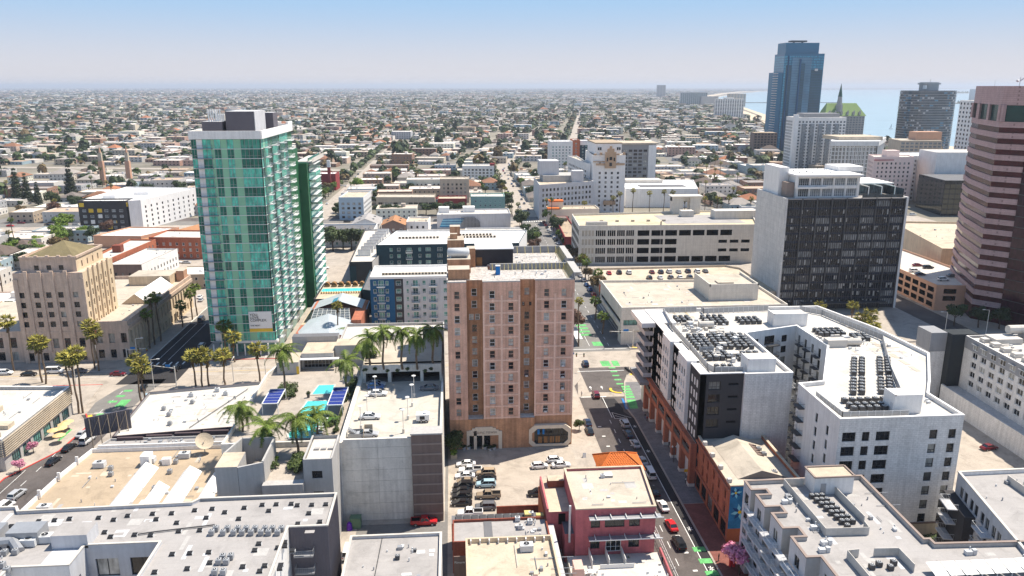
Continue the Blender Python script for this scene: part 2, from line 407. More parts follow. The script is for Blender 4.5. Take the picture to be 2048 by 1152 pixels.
mat('wall_cream2',(.72,.63,.51),var=.06);mat('gl_copperglass',(.07,.014,.018),rough=.16,var=.5,sc=.25,fine=.5,spec=.22);mat('gl_darkteal',(.006,.05,.05),rough=.1,var=.2,fine=0,spec=.4);mat('gl_steel',(.1,.25,.38),rough=.2,var=.3,sc=.05,fine=.15,spec=.5);mat('gl_tealdark',(.008,.09,.15),rough=.12,var=.25,sc=.04,fine=.1,spec=.5);mat('tyre',(.02,.02,.02),var=0,fine=0);mat('rim',(.4,.4,.42),metal=.6,rough=.4,var=0,fine=0)  # gl_copperglass: strong colour noise paints glints on the tower glass
mat('soil',(.12,.08,.05),var=.3,fine=.2);mat('grass',(.06,.13,.025),var=.3,sc=.8,fine=.3)
mat('blossom',(.62,.2,.32),var=.25,sc=2,fine=.2);mat('orange_sign',(.8,.12,.02),var=0,fine=0)
mat('sign_blue',(.02,.18,.5),var=0,fine=0);mat('sign_red',(.6,.02,.03),var=0,fine=0);mat('sign_yellow',(.8,.5,.02),var=0,fine=0)
mat('umbrella',(.72,.5,.25),var=.1);mat('cloth_pink',(.6,.1,.12),var=.1);mat('purple',(.12,.03,.35),var=.1)
mat('sand',(.62,.5,.36),var=.08,sc=.02)
mat_brick('brick_pink',(.74,.44,.325),(.66,.385,.28),(.68,.44,.34),bw=.5,bh=.18,ms=.02,var=.16,streak=.2)
mat_brick('brick_pale',(.84,.57,.45),(.82,.55,.43),(.8,.55,.44),bw=.5,bh=.18,ms=.02,var=.1,streak=.12)
mat_brick('brick_brown',(.55,.3,.17),(.48,.25,.14),(.51,.31,.2),bw=.5,bh=.18,ms=.02,var=.2,streak=.25)
mat_brick('brick_orange',(.48,.16,.085),(.42,.13,.07),(.42,.18,.11),bw=.5,bh=.18,ms=.02,var=.15)
mat_brick('brick_red',(.26,.075,.05),(.21,.06,.04),(.24,.1,.07),bw=.5,bh=.18,ms=.02,var=.15)
mat_brick('brick_terra',(.42,.15,.09),(.38,.13,.08),(.38,.16,.1),bw=.5,bh=.18,ms=.02,var=.12)
mat_brick('paver_red',(.24,.09,.07),(.2,.075,.06),(.17,.08,.07),bw=.6,bh=.3,ms=.03,horiz=True,streak=0)
mat_brick('paver_grey',(.2,.195,.2),(.17,.165,.17),(.14,.135,.14),bw=1.2,bh=.6,ms=.03,horiz=True,streak=0)
mat_brick('panel_white',(.64,.62,.6),(.59,.575,.56),(.36,.35,.34),bw=3.4,bh=1.9,ms=.018,var=.08,streak=.1)
mat_brick('panel_cream',(.66,.62,.56),(.63,.59,.53),(.48,.45,.4),bw=4,bh=1.6,ms=.02,var=.06,streak=.06)
mat_brick('panel_pink',(.46,.315,.31),(.42,.29,.285),(.27,.18,.18),bw=1.6,bh=.75,ms=.03,var=.08,streak=.05)
mat_brick('block_white',(.72,.705,.69),(.66,.645,.63),(.54,.53,.52),bw=.9,bh=.4,ms=.03,var=.1,streak=.1)
mat_glass('gl_dark',(.012,.014,.018),(.3,.3,.28),.86)
mat_glass('gl_mix',(.018,.018,.02),(.42,.41,.38),.7)
mat_glass('gl_teal',(.03,.09,.1),(.12,.28,.25),.5)
mat_glass('gl_office',(.01,.013,.02),(.2,.21,.22),.7,rough=.1)
mat_glass('gl_green',(.01,.14,.1),(.1,.5,.38),.5,rough=.15,spec=.4)
mat_glass('gl_greenwall',(.28,.52,.34),(.33,.58,.38),.5,rough=.6,spec=.2)
mat_glass('gl_blue',(.01,.13,.25),(.04,.27,.42),.5,rough=.08,wav=.1)
mat_glass('gl_copper',(.05,.01,.014),(.28,.12,.04),.9,rough=.15,wav=.3,spec=.35)  # the lighter tone paints gold glints on copper glass
mat_glass('gl_grey',(.04,.055,.07),(.2,.22,.24),.6,rough=.12)
m,t,b=new_mat('pool_water');b.inputs['Base Color'].default_value=(.08,.62,.62,1);b.inputs['Roughness'].default_value=.12
n=nd(t,'ShaderNodeTexNoise');n.inputs['Scale'].default_value=1.4;bp=nd(t,'ShaderNodeBump');bp.inputs['Strength'].default_value=.3;bp.inputs['Distance'].default_value=.1
t.links.new(pos_vec(t),n.inputs[0]);t.links.new(n.outputs[0],bp.inputs['Height']);t.links.new(bp.outputs[0],b.inputs['Normal'])
m,t,b=new_mat('sea_water');b.inputs['Base Color'].default_value=(.17,.34,.44,1);b.inputs['Roughness'].default_value=.35
n=nd(t,'ShaderNodeTexNoise');n.inputs['Scale'].default_value=1;n.inputs['Detail'].default_value=8
t.links.new(pos_vec(t,(.01,.03,1)),n.inputs[0]);bp=nd(t,'ShaderNodeBump');bp.inputs['Strength'].default_value=.25;bp.inputs['Distance'].default_value=4
rg=nd(t,'ShaderNodeRGB');rg.outputs[0].default_value=(.27,.37,.43,1)
t.links.new(mulcol(t,rg.outputs[0],n.outputs[0],.88,1.1),b.inputs['Base Color'])
mat_leaf('leaf_dark',(.014,.03,.008),(.045,.07,.02));mat_leaf('leaf_mid',(.026,.046,.012),(.075,.1,.028))
mat_leaf('leaf_bright',(.07,.13,.015),(.17,.24,.03));mat_leaf('leaf_brown',(.07,.045,.02),(.16,.11,.04))
mat_leaf('leaf_conifer',(.01,.02,.008),(.035,.05,.018));mat_leaf('palm_leaf',(.11,.115,.02),(.38,.32,.06))
mat_leaf('palm_leaf_dark',(.05,.09,.012),(.19,.24,.04));mat_leaf('leaf_blossom',(.5,.12,.25),(.75,.35,.45));mat_leaf('leaf_rust',(.09,.05,.035),(.17,.09,.06))
mat_glass('gl_maroon',(.035,.006,.016),(.06,.01,.02),.6,rough=.15,wav=.2,spec=.35)
# ------------------------------------------------ the setting: ground, streets, sea, haze
def sheet(name,pts,z,m,structure=True):
 b=MB();b.poly([(x,y,z)for x,y in pts]);o=b.build(name,m);o['kind']='structure';return o
def slab(name,poly,m='pavement_mat',z=.13,z0=-.2):
 b=MB();b.prism(poly,z0,z,0);o=b.build(name,m);o['kind']='structure';return o
COAST=[(760,-3000),(760,600),(764,1090),(783,1335),(800,1600),(820,1900),(867,2121),(983,2407),(1300,3500),(2123,6349),(3565,9725),(5200,13240),(9000,19000),(20000,27000),(60000,40000)]
b=MB();b.poly([(x,y,-.06)for x,y in[(-70000,-3000)]+[(c[0]-25,c[1])for c in COAST]+[(60000,80000),(-70000,80000)]])
struct(b.build('ground','ground_mat'))
sheet('sea',[(-3000+60000,-3000),(60000,40000)]+[(x,y)for x,y in COAST[::-1][1:]],-.5,'sea_water')
b=MB()
for(x0,y0),(x1,y1)in zip(COAST[1:12],COAST[2:13]):
 w0=45 if y0<1500 else 45+(y0-1500)*.025;w1=45 if y1<1500 else 45+(y1-1500)*.025
 b.quad((x0-w0,y0,.3),(x0+12,y0,-.7),(x1+12,y1,-.7),(x1-w1,y1,.3))
struct(b.build('beach','sand'))
# near carriageways
sheet('road',[(-420,40),(330,40),(330,560),(-420,560)],-.02,'asphalt')
sheet('road',[(-420,235),(330,235),(330,257),(-420,257)],-.014,'lot_concrete')
sheet('road',[(36,215),(53,215),(54,236),(39,236)],-.006,'lot_concrete')
sheet('road',[(38,256),(61,256),(64,440),(56,700),(45,700),(47,440)],-.006,'asphalt_pale')
sheet('road',[(-112,213),(-92,213),(-92,236),(-112,236)],-.006,'lot_concrete');sheet('road',[(-105,214),(-93,214),(-92,240),(-100,240),(-104,232),(-106,222)],-.001,'asphalt_pale')
sheet('road',[(-420,530),(330,530),(330,546),(-420,546)],-.008,'asphalt_pale')
sheet('road',[(-104,300),(-88,300),(-88,545),(-104,545)],-.002,'asphalt_pale')
# kerbed blocks
slab('pavement',[(-93.5,40),(36,40),(36,224),(39,230),(39.5,235),(-92,235),(-93.5,228)])
slab('pavement',[(49.4,40),(184,40),(184,236),(57,236),(54.5,232),(52.4,226),(50,214),(48.6,206),(49.4,199)])
slab('pavement',[(-88,257),(37.5,257),(46,300),(46,440),(45,529),(-88,529)])
slab('pavement',[(61.5,258),(184,258),(184,529),(62,529)])
slab('pavement',[(196,257),(330,257),(330,529),(196,529)])
slab('pavement',[(196,40),(330,40),(330,236),(196,236)])
slab('pavement',[(-420,252),(-112,251),(-104,256),(-104,529),(-420,529)])
slab('pavement',[(-420,40),(-107.5,40),(-107.5,176),(-101.5,190),(-101,206),(-107,214),(-110,236),(-420,236)])
# kerb edge stones, red no-parking kerb on the left street
def kerb(pts,m,w=.35,z0=.0,z1=.16,name='kerb'):
 b=MB()
 for p,q in zip(pts,pts[1:]):b.bar(p,q,w,z0,z1)
 return struct(b.build(name,m))
kerb([(-107.3,100),(-107.3,176),(-101.3,190),(-100.8,206),(-105,213.5)],'kerb_red')
kerb([(-84,256.8),(-60,256.8),(-45,256.8)],'kerb_red');kerb([(-300,236.2),(-110,236.2)],'kerb_red')
kerb([(36.1,90),(36.1,224),(39.2,230.5)],'pavement_mat',.22);kerb([(49.3,90),(49.3,199),(48.5,206),(49.9,214),(52.3,226),(54.6,232.5)],'pavement_mat',.22);kerb([(61.4,258),(61.4,330)],'concrete');kerb([(-103.9,256),(-103.9,529)],'concrete')
# pavement surfaces
sheet('pavement',[(49.6,152.5),(54.5,152.5),(54.5,206),(57,226),(52.6,226),(50.2,214),(48.9,206),(49.6,199)],.135,'paver_grey')
sheet('pavement',[(49.6,125),(55,125),(55,152.4),(49.6,152.4)],.136,'paver_red')
sheet('parking_lot',[(-3,151.5),(21.5,151.5),(21.5,162),(29,162),(29,181.5),(-3,181.5)],.135,'lot_concrete')
sheet('parking_lot',[(104,125),(140,125),(140,205),(112,205)],.135,'lot_concrete')
sheet('parking_lot',[(-72,330),(-36,330),(-36,400),(-76,400)],.135,'lot_concrete')
sheet('alley',[(-21.5,90),(-2.5,90),(-2.5,190),(-3.2,190),(-3.2,149),(-21.5,149)],.136,'asphalt_pale')
sheet('plaza',[(-60,258),(-30,258),(-30,290),(-60,330)],.137,'roof_cream')
# dark fresh asphalt of bus bay and bicycle lane, junction patch, painted tower shadow
sheet('road',[(42.6,213.6),(46.6,213.6),(47.6,206),(46.6,199.5),(43.6,199.5)],.002,'asphalt_new_and_shadow')
sheet('road',[(47.3,96),(49.2,96),(49.2,199),(47.0,204)],.002,'asphalt_new_and_shadow')
sheet('road',[(40,240),(57,240),(52,218),(40,219)],-.001,'asphalt')
sheet('road',[(-106,236),(-88,236),(-88,300),(-103.5,300)],-.001,'asphalt_new_and_shadow')  # green tower's shadow on the left street, painted as a dark road sheet
# painted markings
def strip(b,p,q,w,z=.008):
 (x0,y0),(x1,y1)=p,q;L=math.hypot(x1-x0,y1-y0);nx,ny=(y1-y0)/L*w/2,-(x1-x0)/L*w/2
 b.quad((x0+nx,y0+ny,z),(x1+nx,y1+ny,z),(x1-nx,y1-ny,z),(x0-nx,y0-ny,z))
b=MB();b2=MB();g=MB()
strip(b,(47.2,96),(47.2,199.5),.16);strip(b,(43.2,200),(43.2,214.5),.18)
for y in range(100,200,6):strip(b,(42.2,y),(42.2,y+2.4),.14)
strip(b,(43.8,199.2),(47.2,199.2),.16);strip(b,(43.8,199.2),(43.8,203.4),.14);strip(b,(43.8,203.4),(48.5,199.4),.14);strip(b,(44.2,201.2),(46.6,199.3),.14)
strip(b,(36.6,215.2),(44.5,215.2),.45)
for y in range(104,196,6):strip(b,(44.9,y),(44.9,y+.5),.9);strip(b,(38.6,y),(38.6,y+.5),.9)
for x,y in((41,221),(44.5,221)):strip(b,(x,y),(x,y+1.6),.18,.012);b.tri((x-.45,y+1.5,.012),(x+.45,y+1.5,.012),(x,y+2.8,.012))
for y in range(262,520,7):strip(b,(54.5,y),(54.5,y+3),.16)
strip(b,(47.5,262),(48.5,520),.14);strip(b,(60.5,262),(60.2,520),.14)
for k in range(9):strip(b,(47+k*1.6,526),(47+k*1.6,529),.7);strip(b,(47+k*1.6,547),(47+k*1.6,550),.7)
strip(b,(-103,214),(-94,214),.3)
for y in range(130,230,7):strip(b,(-101.6,y),(-101.6,y+2.6),.14)
strip(b,(-104.5,130),(-104.5,180),.12)
for x0,x1 in((-101,-101),(-97.5,-97.5)):strip(b,(x0,258),(x1,300),.14)
for y in(243.2,248.6):strip(b,(-300,y),(-108,y),.14);strip(b,(-86,y),(36,y),.14)
for x in range(-92,-80,1):pass
for k in range(7):strip(b,(-104+k*2.1,253.5),(-104+k*2.1,256),.5)
strip(b,(39.5,258.5),(60.5,258.5),.35);strip(b,(39.2,236.8),(54.5,236.8),.3);strip(b,(64,237),(64,255),.3);strip(b,(37,237),(37,255),.3)
for k in range(26):
 a0,a1=2*math.pi*k/26,2*math.pi*(k+1)/26;cx,cy=44.2,116.5
 strip(b,(cx+3.1*math.cos(a0),cy+2.2*math.sin(a0)),(cx+3.1*math.cos(a1),cy+2.2*math.sin(a1)),.28,.012)
for k in range(-2,3):strip(b,(44.2+k,114.6),(45.6+k,118.2),.22,.014)
for x,y in((48.2,193),(48.2,178),(48.2,142),(48.2,128)):strip(b,(x,y),(x,y+1.5),.15,.012);strip(b,(x-.5,y+.2),(x+.5,y+1.1),.15,.012);strip(b,(x+.5,y+.2),(x-.5,y+1.1),.15,.012)
struct(b.build('road_markings','paint_white'))
def rq(b,pts,z):b.poly([(x,y,z)for x,y in pts])
for k in range(4):rq(g,[(46.6,136-k*4),(49.1,136-k*4),(49.1,134.4-k*4),(46.6,134.4-k*4)],.016)
rq(g,[(48.2,241),(51.2,241),(51.2,246),(48.2,246)],.006);rq(g,[(52,241),(54.2,241),(54.2,246),(52,246)],.006)
for k in range(5):rq(g,[(50.0-k*.1,240-k*3.6),(52.2-k*.1,240-k*3.6),(52.2-k*.1,238.9-k*3.6),(50.0-k*.1,238.9-k*3.6)],.01)
for k in range(5):rq(g,[(50.6-k*.1,223-k*2.1),(53.2-k*.1,223-k*2.1),(53.1-k*.1,221.5-k*2.1),(50.5-k*.1,221.5-k*2.1)],.145)
rq(g,[(49.9,212),(52.6,212),(51.9,205.4),(49.6,205.4)],.145)
for k in range(4):rq(g,[(46.5,288-k*4),(50.5,288-k*4),(50.5,285.8-k*4),(46.5,285.8-k*4)],.01)
rq(g,[(49,262),(53,262),(52,266.5),(49,266.5)],.01)
for k in range(3):rq(g,[(-102.5+k*.6,221.5+k*4.2),(-100+k*.6,221.5+k*4.2),(-100+k*.6,223+k*4.2),(-102.5+k*.6,223+k*4.2)],.01)
rq(g,[(-99.2,218),(-96.4,218),(-96.4,223.5),(-99.2,223.5)],.01);rq(g,[(-101.8,212),(-99.8,212),(-99.8,213.6),(-101.8,213.6)],.01)
rq(g,[(-104.6,196),(-103.9,196),(-103.9,203),(-104.6,203)],.14)
struct(g.build('road_markings','paint_green'))
y_=MB()
for a in range(9):
 t0,t1=R(150+a*14),R(164+a*14);cx,cy=49.4,220.2
 strip(y_,(cx+2.6*math.cos(t0),cy+2.6*math.sin(t0)),(cx+2.6*math.cos(t1),cy+2.6*math.sin(t1)),.8,.15)
strip(y_,(55.6,232),(57.2,234.6),.8,.15);strip(y_,(-101.6,209),(-103.5,212.3),1.2,.15);strip(y_,(62,259.5),(64,258.4),.8,.15)
strip(y_,(-300,245.9),(-110,245.9),.14);strip(y_,(-86,245.9),(36,245.9),.14)
struct(y_.build('road_markings','paint_yellow'))
struct((lambda q:(rq(q,[(48.6,213),(49.2,213),(48.9,205),(48.1,205)],.15),q.build('road_markings','paint_blue'))[1])(MB()))
# long avenues crossing the flat city
def ribbon(name,pts,w,z,m):
 b=MB();n=len(pts);side=[]
 for i in range(n):
  a=Vector(pts[max(0,i-1)]);c=Vector(pts[min(n-1,i+1)]);d=(c-a).normalized();side.append((Vector(pts[i])+Vector((d.y,-d.x))*w/2,Vector(pts[i])-Vector((d.y,-d.x))*w/2))
 for i in range(n-1):b.quad((*side[i][0],z),(*side[i+1][0],z),(*side[i+1][1],z),(*side[i][1],z))
 return struct(b.build(name,m))
SL=.157
def main_x(y):return 53 if y<560 else(53+(y-560)*-.003 if y<860 else 52+(y-860)*SL)
ribbon('avenue',[(51,545),(51,860),(52+2400*SL,3260),(52+6500*SL,7400)],17,.12,'pavement_mat')
ribbon('avenue',[(-95,545),(-92,860),(-92,1400)],14,.12,'pavement_mat')
ribbon('avenue',[(148,1000),(225,1462),(521,3204),(1000,6000)],13,.12,'pavement_mat')
ribbon('avenue',[(240,800),(304,1127),(374,1481),(593,2615)],9,.12,'asphalt_pale')
ribbon('avenue',[(-900,1000),(48,850),(170,835),(330,800)],15,.10,'pavement_mat')
for yy in(640,740,960,1130,1350,1600):ribbon('street',[(-1300,yy+60),(52+max(0,yy-860)*SL,yy),(640,yy-60)]if yy>900 else[(-700,yy),(560,yy)],9,.08,'asphalt_pale')
for xx in(-200,-310,-430,-560,190):ribbon('street',[(xx,545),(xx,845)],9,.09,'asphalt_pale')
# low distant headland, pier and islands are further down with the landmarks
def haze_box():
 b=MB();b.box(-26000,-60,-2,34000,46000,150,0,True);m=bpy.data.materials.new('haze_air');m.use_nodes=True
 t=m.node_tree;t.nodes.clear();o=t.nodes.new('ShaderNodeOutputMaterial');v=t.nodes.new('ShaderNodeVolumePrincipled')
 v.inputs['Color'].default_value=(.8,.87,1,1);v.inputs['Density'].default_value=HAZE;v.inputs['Anisotropy'].default_value=.2
 t.links.new(v.outputs[0],o.inputs['Volume']);MATS['haze_air']=m
 stuff(b.build('haze','haze_air'))
HAZE=7.5e-5
haze_box()
# ------------------------------------------------ helpers for roofs
def root(name,label,x,y,z=0,cat='building',group=None):return thing(name,label,cat,(x,y,z),group)
def clutter(rt,x0,y0,x1,y1,z,n,seed=1,mats=('metal_grey','metal_pale')):
 n=int(n*1.6);r=random.Random(seed);b=MB()
 for _ in range(n):
  x,y=r.uniform(x0,x1),r.uniform(y0,y1);k=r.random()
  if k<.45:b.cyl(x,y,z,z+r.uniform(.3,.8),r.uniform(.07,.15),6,r.randrange(2))
  elif k<.75:b.obox(x,y,z,r.uniform(.4,.9),r.uniform(.4,.9),r.uniform(.25,.6),0,r.randrange(2))
  else:
   L=r.uniform(1.5,5);a=r.choice([0,1.57]);b.tube((x,y,z+.2),(x+L*math.cos(a),y+L*math.sin(a),z+.2),.06,4,0)
 return stuff(b.build('roof_vents',list(mats),rt))
def patches(rt,x0,y0,x1,y1,z,n,seed,ms=('roof_beige','wall_midgrey','roof_white')):
 r=random.Random(seed);b=MB()
 for k in range(n):
  x,y=r.uniform(x0,x1),r.uniform(y0,y1);w,d=r.choice([(.8,.8),(1.6,.9),(3.2,.7),(.7,4),(2.2,2.2)]);b.quad((x,y,z+.01+k*.0006),(x+w,y,z+.01+k*.0006),(x+w,y+d,z+.01+k*.0006),(x,y+d,z+.01+k*.0006),r.randrange(len(ms)))
 return stuff(b.build('roof_patches',list(ms),rt))
_cm={}
def cond_mesh(kind):
 if kind in _cm:return _cm[kind]
 w,d,h,mm={'black':(.8,.8,.8,'metal_dark'),'grey':(.9,.9,.95,'metal_grey'),'pale':(1.2,1.0,1.1,'metal_pale'),'big':(2.4,1.6,1.3,'metal_pale'),'mini':(.95,.45,.8,'roof_cream')}[kind]
 b=MB();b.box(-w/2,-d/2,.1,w/2,d/2,h,0)
 for sx in(-1,1):b.box(sx*w*.4-.05,-d/2,0,sx*w*.4+.05,d/2,.1,0)
 for k in range(4):b.box(-w/2-.015,-d/2-.015,.2+k*h/5,w/2+.015,d/2+.015,.24+k*h/5,0)
 f=MB()
 if kind=='mini':
  f.v=[];r=.3
  f.poly([(r*math.cos(6.28*k/12),-d/2-.03,h/2+.05+r*math.sin(6.28*k/12))for k in range(12)])
 else:
  f.cyl(0,0,h,h+.09,min(w,d)*.42,12,1);f.cyl(0,0,h+.09,h+.11,min(w,d)*.34,12,0);f.cyl(0,0,h+.11,h+.14,.12,8,1)
 _cm[kind]=(b.mesh('casing',[mm]),f.mesh('fan',['metal_black','metal_pale']if kind!='mini' else['metal_black']))
 return _cm[kind]
def condenser(x,y,z,kind,label,group,rz=0,s=1.0):
 a,f=cond_mesh(kind);t=thing('air_conditioner',label,'air conditioner',(x,y,z),group,rz);t.scale=(s,s,s)
 link('casing',a,t);link('fan',f,t);return t
def balcony(rt,x,y,z,w,d,rz=0,slab='metal_pale',rail='metal_grey',h=1.05,name='balcony',solid=False,bars=True):
 """platform and railing hanging outwards (-y in its own space)"""
 key=('bal',round(w,1),round(d,1),slab,rail,solid,bars)
 if key not in _cm:
  b=MB();b.box(-w/2,-d,-.18,w/2,.0,0,0,True);r=MB()
  if solid:
   r.box(-w/2,-d,0,w/2,-d+.06,h);r.box(-w/2,-d+.06,0,-w/2+.06,0,h);r.box(w/2-.06,-d+.06,0,w/2,0,h)
  else:
   for zz in(.08,h):r.tube((-w/2,-d+.04,zz),(w/2,-d+.04,zz),.035,4);r.tube((-w/2,-d,zz),(-w/2,0,zz),.035,4);r.tube((w/2,-d,zz),(w/2,0,zz),.035,4)
   if bars:
    n=int(w/.3)
    for k in range(n+1):xx=-w/2+w*k/n;r.tube((xx,-d+.04,.08),(xx,-d+.04,h),.018,3)
    for k in range(int(d/.3)):
     for sx in(-1,1):r.tube((sx*w/2,-k*.3,.08),(sx*w/2,-k*.3,h),.018,3)
  _cm[key]=(b.mesh(name,[slab]),r.mesh('railing',[rail]))
 ox,oy,oz=rt.location;o=link(name,_cm[key][0],rt,(x-ox,y-oy,z-oz),rz);link('railing',_cm[key][1],o)
 return o
def letters(text,size,m,parent,loc,sp=1.0):
 f=bpy.data.curves.new('lettering','FONT');f.body=text;f.size=size;f.extrude=.02;f.space_character=sp;o=bpy.data.objects.new('tmp',f);COL.objects.link(o)
 me=bpy.data.meshes.new_from_object(o.evaluated_get(bpy.context.evaluated_depsgraph_get()));bpy.data.objects.remove(o);me.materials.clear();me.materials.append(MATS[m])
 q=link('lettering',me,parent,loc);q.rotation_euler=(R(90),0,0);return q
def nth(k):return('first','second','third','fourth','fifth','sixth','seventh','eighth','ninth','tenth','eleventh','twelfth','thirteenth','fourteenth','fifteenth')[k]
def fan_row(rt,x0,y,z,n,dx,s):
 a,f=cond_mesh('mini')
 b=MB()
 for k in range(n):x=x0+k*dx;b.box(x-.48*s,y-.22*s,z,x+.48*s,y+.22*s,z+.8*s,0);b.poly([(x+.3*s*math.cos(i*.628),y-.25*s,z+.44*s+.3*s*math.sin(i*.628))for i in range(10)],1)
 stuff(b.build('condenser_row',['roof_cream','metal_black'],rt))
DK,WH,GR='frame_dark','frame_white','frame_grey'
# ------------------------------------------------ the brick tower in the middle
def brick_tower():
 t=root('brick_tower','tall pink brick residential tower with sash windows standing over the small car park',13.6,195)
 H,zl=44.0,9.3;SASH=('sash',WH,'gl_mix');SASHD=('sash','brick_brown','gl_mix')
 rows=[40.0-3.07*k for k in range(11)];rows_top=rows
 segs=[(-2.0,2.7,183.0,[(2.35,)],'A'),(2.7,6.6,185.6,[(1.9,)],'B'),(6.6,15.8,183.0,[(2.3,),(6.9,)],'C'),(15.8,19.5,185.6,[(1.85,)],'D'),(19.5,29.3,184.0,[(2.9,),(7.2,)],'E')]
 mb=MB();mats=['brick_pink','brick_brown','brick_pale','concrete']
 r=random.Random(2)
 for(x0,x1,y,us,nm)in segs:
  ops=[]
  for(u,)in us:
   for j,z in enumerate(rows):
    fr=WH if r.random()<.55 else 'brick_pink';gl='gl_mix'
    if nm=='D' and j==1:
     for q in(-.85,.85):ops.append((u+q-.32,u+q+.32,z+.3,z+1.3,('sash',DK,'gl_mix')))
     continue
    if nm=='B' and j==2:
     for q in(-.75,.75):ops.append((u+q-.55,u+q+.55,z-.1,z+1.5,SASH))
     continue
    ops.append((u-.68,u+.68,z-.1,z+1.85,('sash',fr,gl)))
  zb=zl if nm in 'BD' else 0
  if nm=='C' or nm=='A' or nm=='E':
   facade(mb,t,(x0,y),(x1,y),8.3,H,ops,.28,0,0)
  else:facade(mb,t,(x0,y),(x1,y),8.4,H,ops,.28,1,1)
 for(xa,ya,yb,rev)in((2.7,183.0,185.6,0),(6.6,183.0,185.6,1),(15.8,183.0,185.6,0),(19.5,184.0,185.6,1)):
  p=[(xa,ya,8.3),(xa,yb,8.3),(xa,yb,H),(xa,ya,H)];mb.quad(*(p if not rev else p[::-1]),1)
  # ledges closing the recesses, side walls, back wing
 mb.quad((2.7,183.0,8.4),(6.6,183,8.4),(6.6,185.6,8.4),(2.7,185.6,8.4),3);mb.quad((15.8,183.0,8.4),(19.5,183,8.4),(19.5,185.6,8.4),(15.8,185.6,8.4),3)
 ops=[];
 for z in rows:
  for u in(3,8,14,20,26,31):ops.append((u-.65,u+.65,z,z+1.8,SASH))
 facade(mb,t,(-2.0,217),(-2.0,183),0,H,[o for o in ops],.25,0);facade(mb,t,(29.3,184),(29.3,196.5),0,H,[o for o in ops if o[0]<11],.25,2)
 mb.quad((29.3,196.5,0),(8.5,196.5,0),(8.5,196.5,H),(29.3,196.5,H),1);mb.quad((8.5,196.5,0),(8.5,200.2,0),(8.5,200.2,H),(8.5,196.5,H),1)
 mb.quad((8.5,200.2,0),(30,200.2,0),(30,200.2,H),(8.5,200.2,H),1);facade(mb,t,(30,200.2),(30,217),0,H,[o for o in ops if o[0]<15],.25,2);mb.quad((30,217,0),(-2,217,0),(-2,217,H),(30,217,H),0)
 mb.build('wall',mats,t)
 # plinth wall with the entrance and the shop window
 pb=MB()
 facade(pb,t,(-2.0,183.0),(19.5,183.0),.1,8.3,[(4.9,6.0,.15,3.9,None,1.2),(6.7,10.2,.15,3.9,None,1.4)],.5,0,1)
 facade(pb,t,(19.5,184.0),(29.3,184.0),.1,8.3,[],.5,0,1);pb.quad((19.5,183.0,8.3),(19.5,184.0,8.3),(19.5,184,.1),(19.5,183,.1),0)
 pb.build('base_wall',['brick_brown','concrete_dark'],t)
 q=MB();q.box(5.0,184.35,.1,5.9,184.4,3.9,0);q.box(6.8,184.35,.1,10.1,184.4,3.9,0)
 for k in range(5):q.box(6.8+k*.8,184.2,.1,6.87+k*.8,184.34,3.9,1)
 q.build('entrance_door',['gl_dark','frame_dark'],t)
 s=MB();y=182.82
 for(x0,z0,x1,z1)in((2.2,.1,2.9,5.2),(4.0,.1,4.75,5.2),(6.15,.1,6.6,3.9),(10.3,.1,11.2,5.0),(2.9,3.9,10.3,5.4),(3.6,5.4,9.6,5.9),(4.4,5.9,8.8,6.2)):s.box(x0,y-.12,z0,x1,182.99,z1,0,True)
 s.build('stone_surround','wall_cream2',t)
 letters('PACIFIC TOWER',.72,'wall_brown',t,(3.9-t.location.x,182.66-t.location.y,4.5),1.15)
 # shop window: eight-cornered, with a stepped stone frame
 def octo(x0,x1,z0,z1,c):return[(x0+c,z0),(x1-c,z0),(x1,z0+c),(x1,z1-c*1.1),(x1-c*1.3,z1),(x0+c*1.3,z1),(x0,z1-c*1.1),(x0,z0+c)]
 O,I=octo(18.1,28.9,.3,6.1,1.0),octo(18.9,28.2,.9,5.2,1.1);s=MB();yf=183.6
 for i in range(8):
  j=(i+1)%8;a,b_,c,d=O[i],O[j],I[j],I[i]
  s.quad((a[0],yf-.75,a[1]),(b_[0],yf-.75,b_[1]),(c[0],yf-.75,c[1]),(d[0],yf-.75,d[1]));s.quad((b_[0],yf-.75,b_[1]),(a[0],yf-.75,a[1]),(a[0],yf+.4,a[1]),(b_[0],yf+.4,b_[1]));s.quad((d[0],yf-.75,d[1]),(c[0],yf-.75,c[1]),(c[0],yf,c[1]),(d[0],yf,d[1]))
 s.build('stone_surround','wall_cream2',t)
 g=MB();g.poly([(x,yf-.3,z)for x,z in I],0)
 for k in range(6):xx=20.2+k*1.35;g.box(xx-.05,yf-.45,.9,xx+.05,yf-.31,5.2,1)
 g.box(19.2,yf-.45,3.0,28.0,yf-.31,3.12,1)
 for k in range(4):g.box(20.5+k*1.5,yf-.4,1.1,21.6+k*1.5,yf-.32,2.9,2)
 g.box(20.3,yf-.4,3.5,20.9,yf-.32,4.9,3);g.box(21.5,yf-.4,3.5,22.1,yf-.32,4.9,3)
 g.build('shop_window',['gl_dark','frame_dark','wood','sign_blue'],t)
 # pale render bands framing the brick panels of the two wide bays
 p=MB()
 for x0,x1,y,xs in((6.6,15.8,183.0,(6.6,11.0,15.35)),(19.5,29.3,184.0,(19.5,24.3,28.8))):
  for xx in xs:p.box(xx,y-.07,8.3,xx+.45,y-.003,H-3.3,0)
  for z in rows:
   for a,b_ in zip(xs,xs[1:]):p.box(a+.45,y-.06,z-.9,b_,y-.003,z-.5,0)
 p.build('render_bands','brick_pale',t)
 # roof with parapets, yellow struts, light well, penthouse, water tank
 rf=MB()
 for x0,x1,y0,y1 in((-2,2.7,183,196.5),(2.7,6.6,185.6,196.5),(6.6,15.8,183,196.5),(15.8,19.5,185.6,196.5),(19.5,29.3,184,196.5),(-2,8.5,196.5,217),(8.5,30,200.2,217)):rf.quad((x0,y0,H),(x1,y0,H),(x1,y1,H),(x0,y1,H))
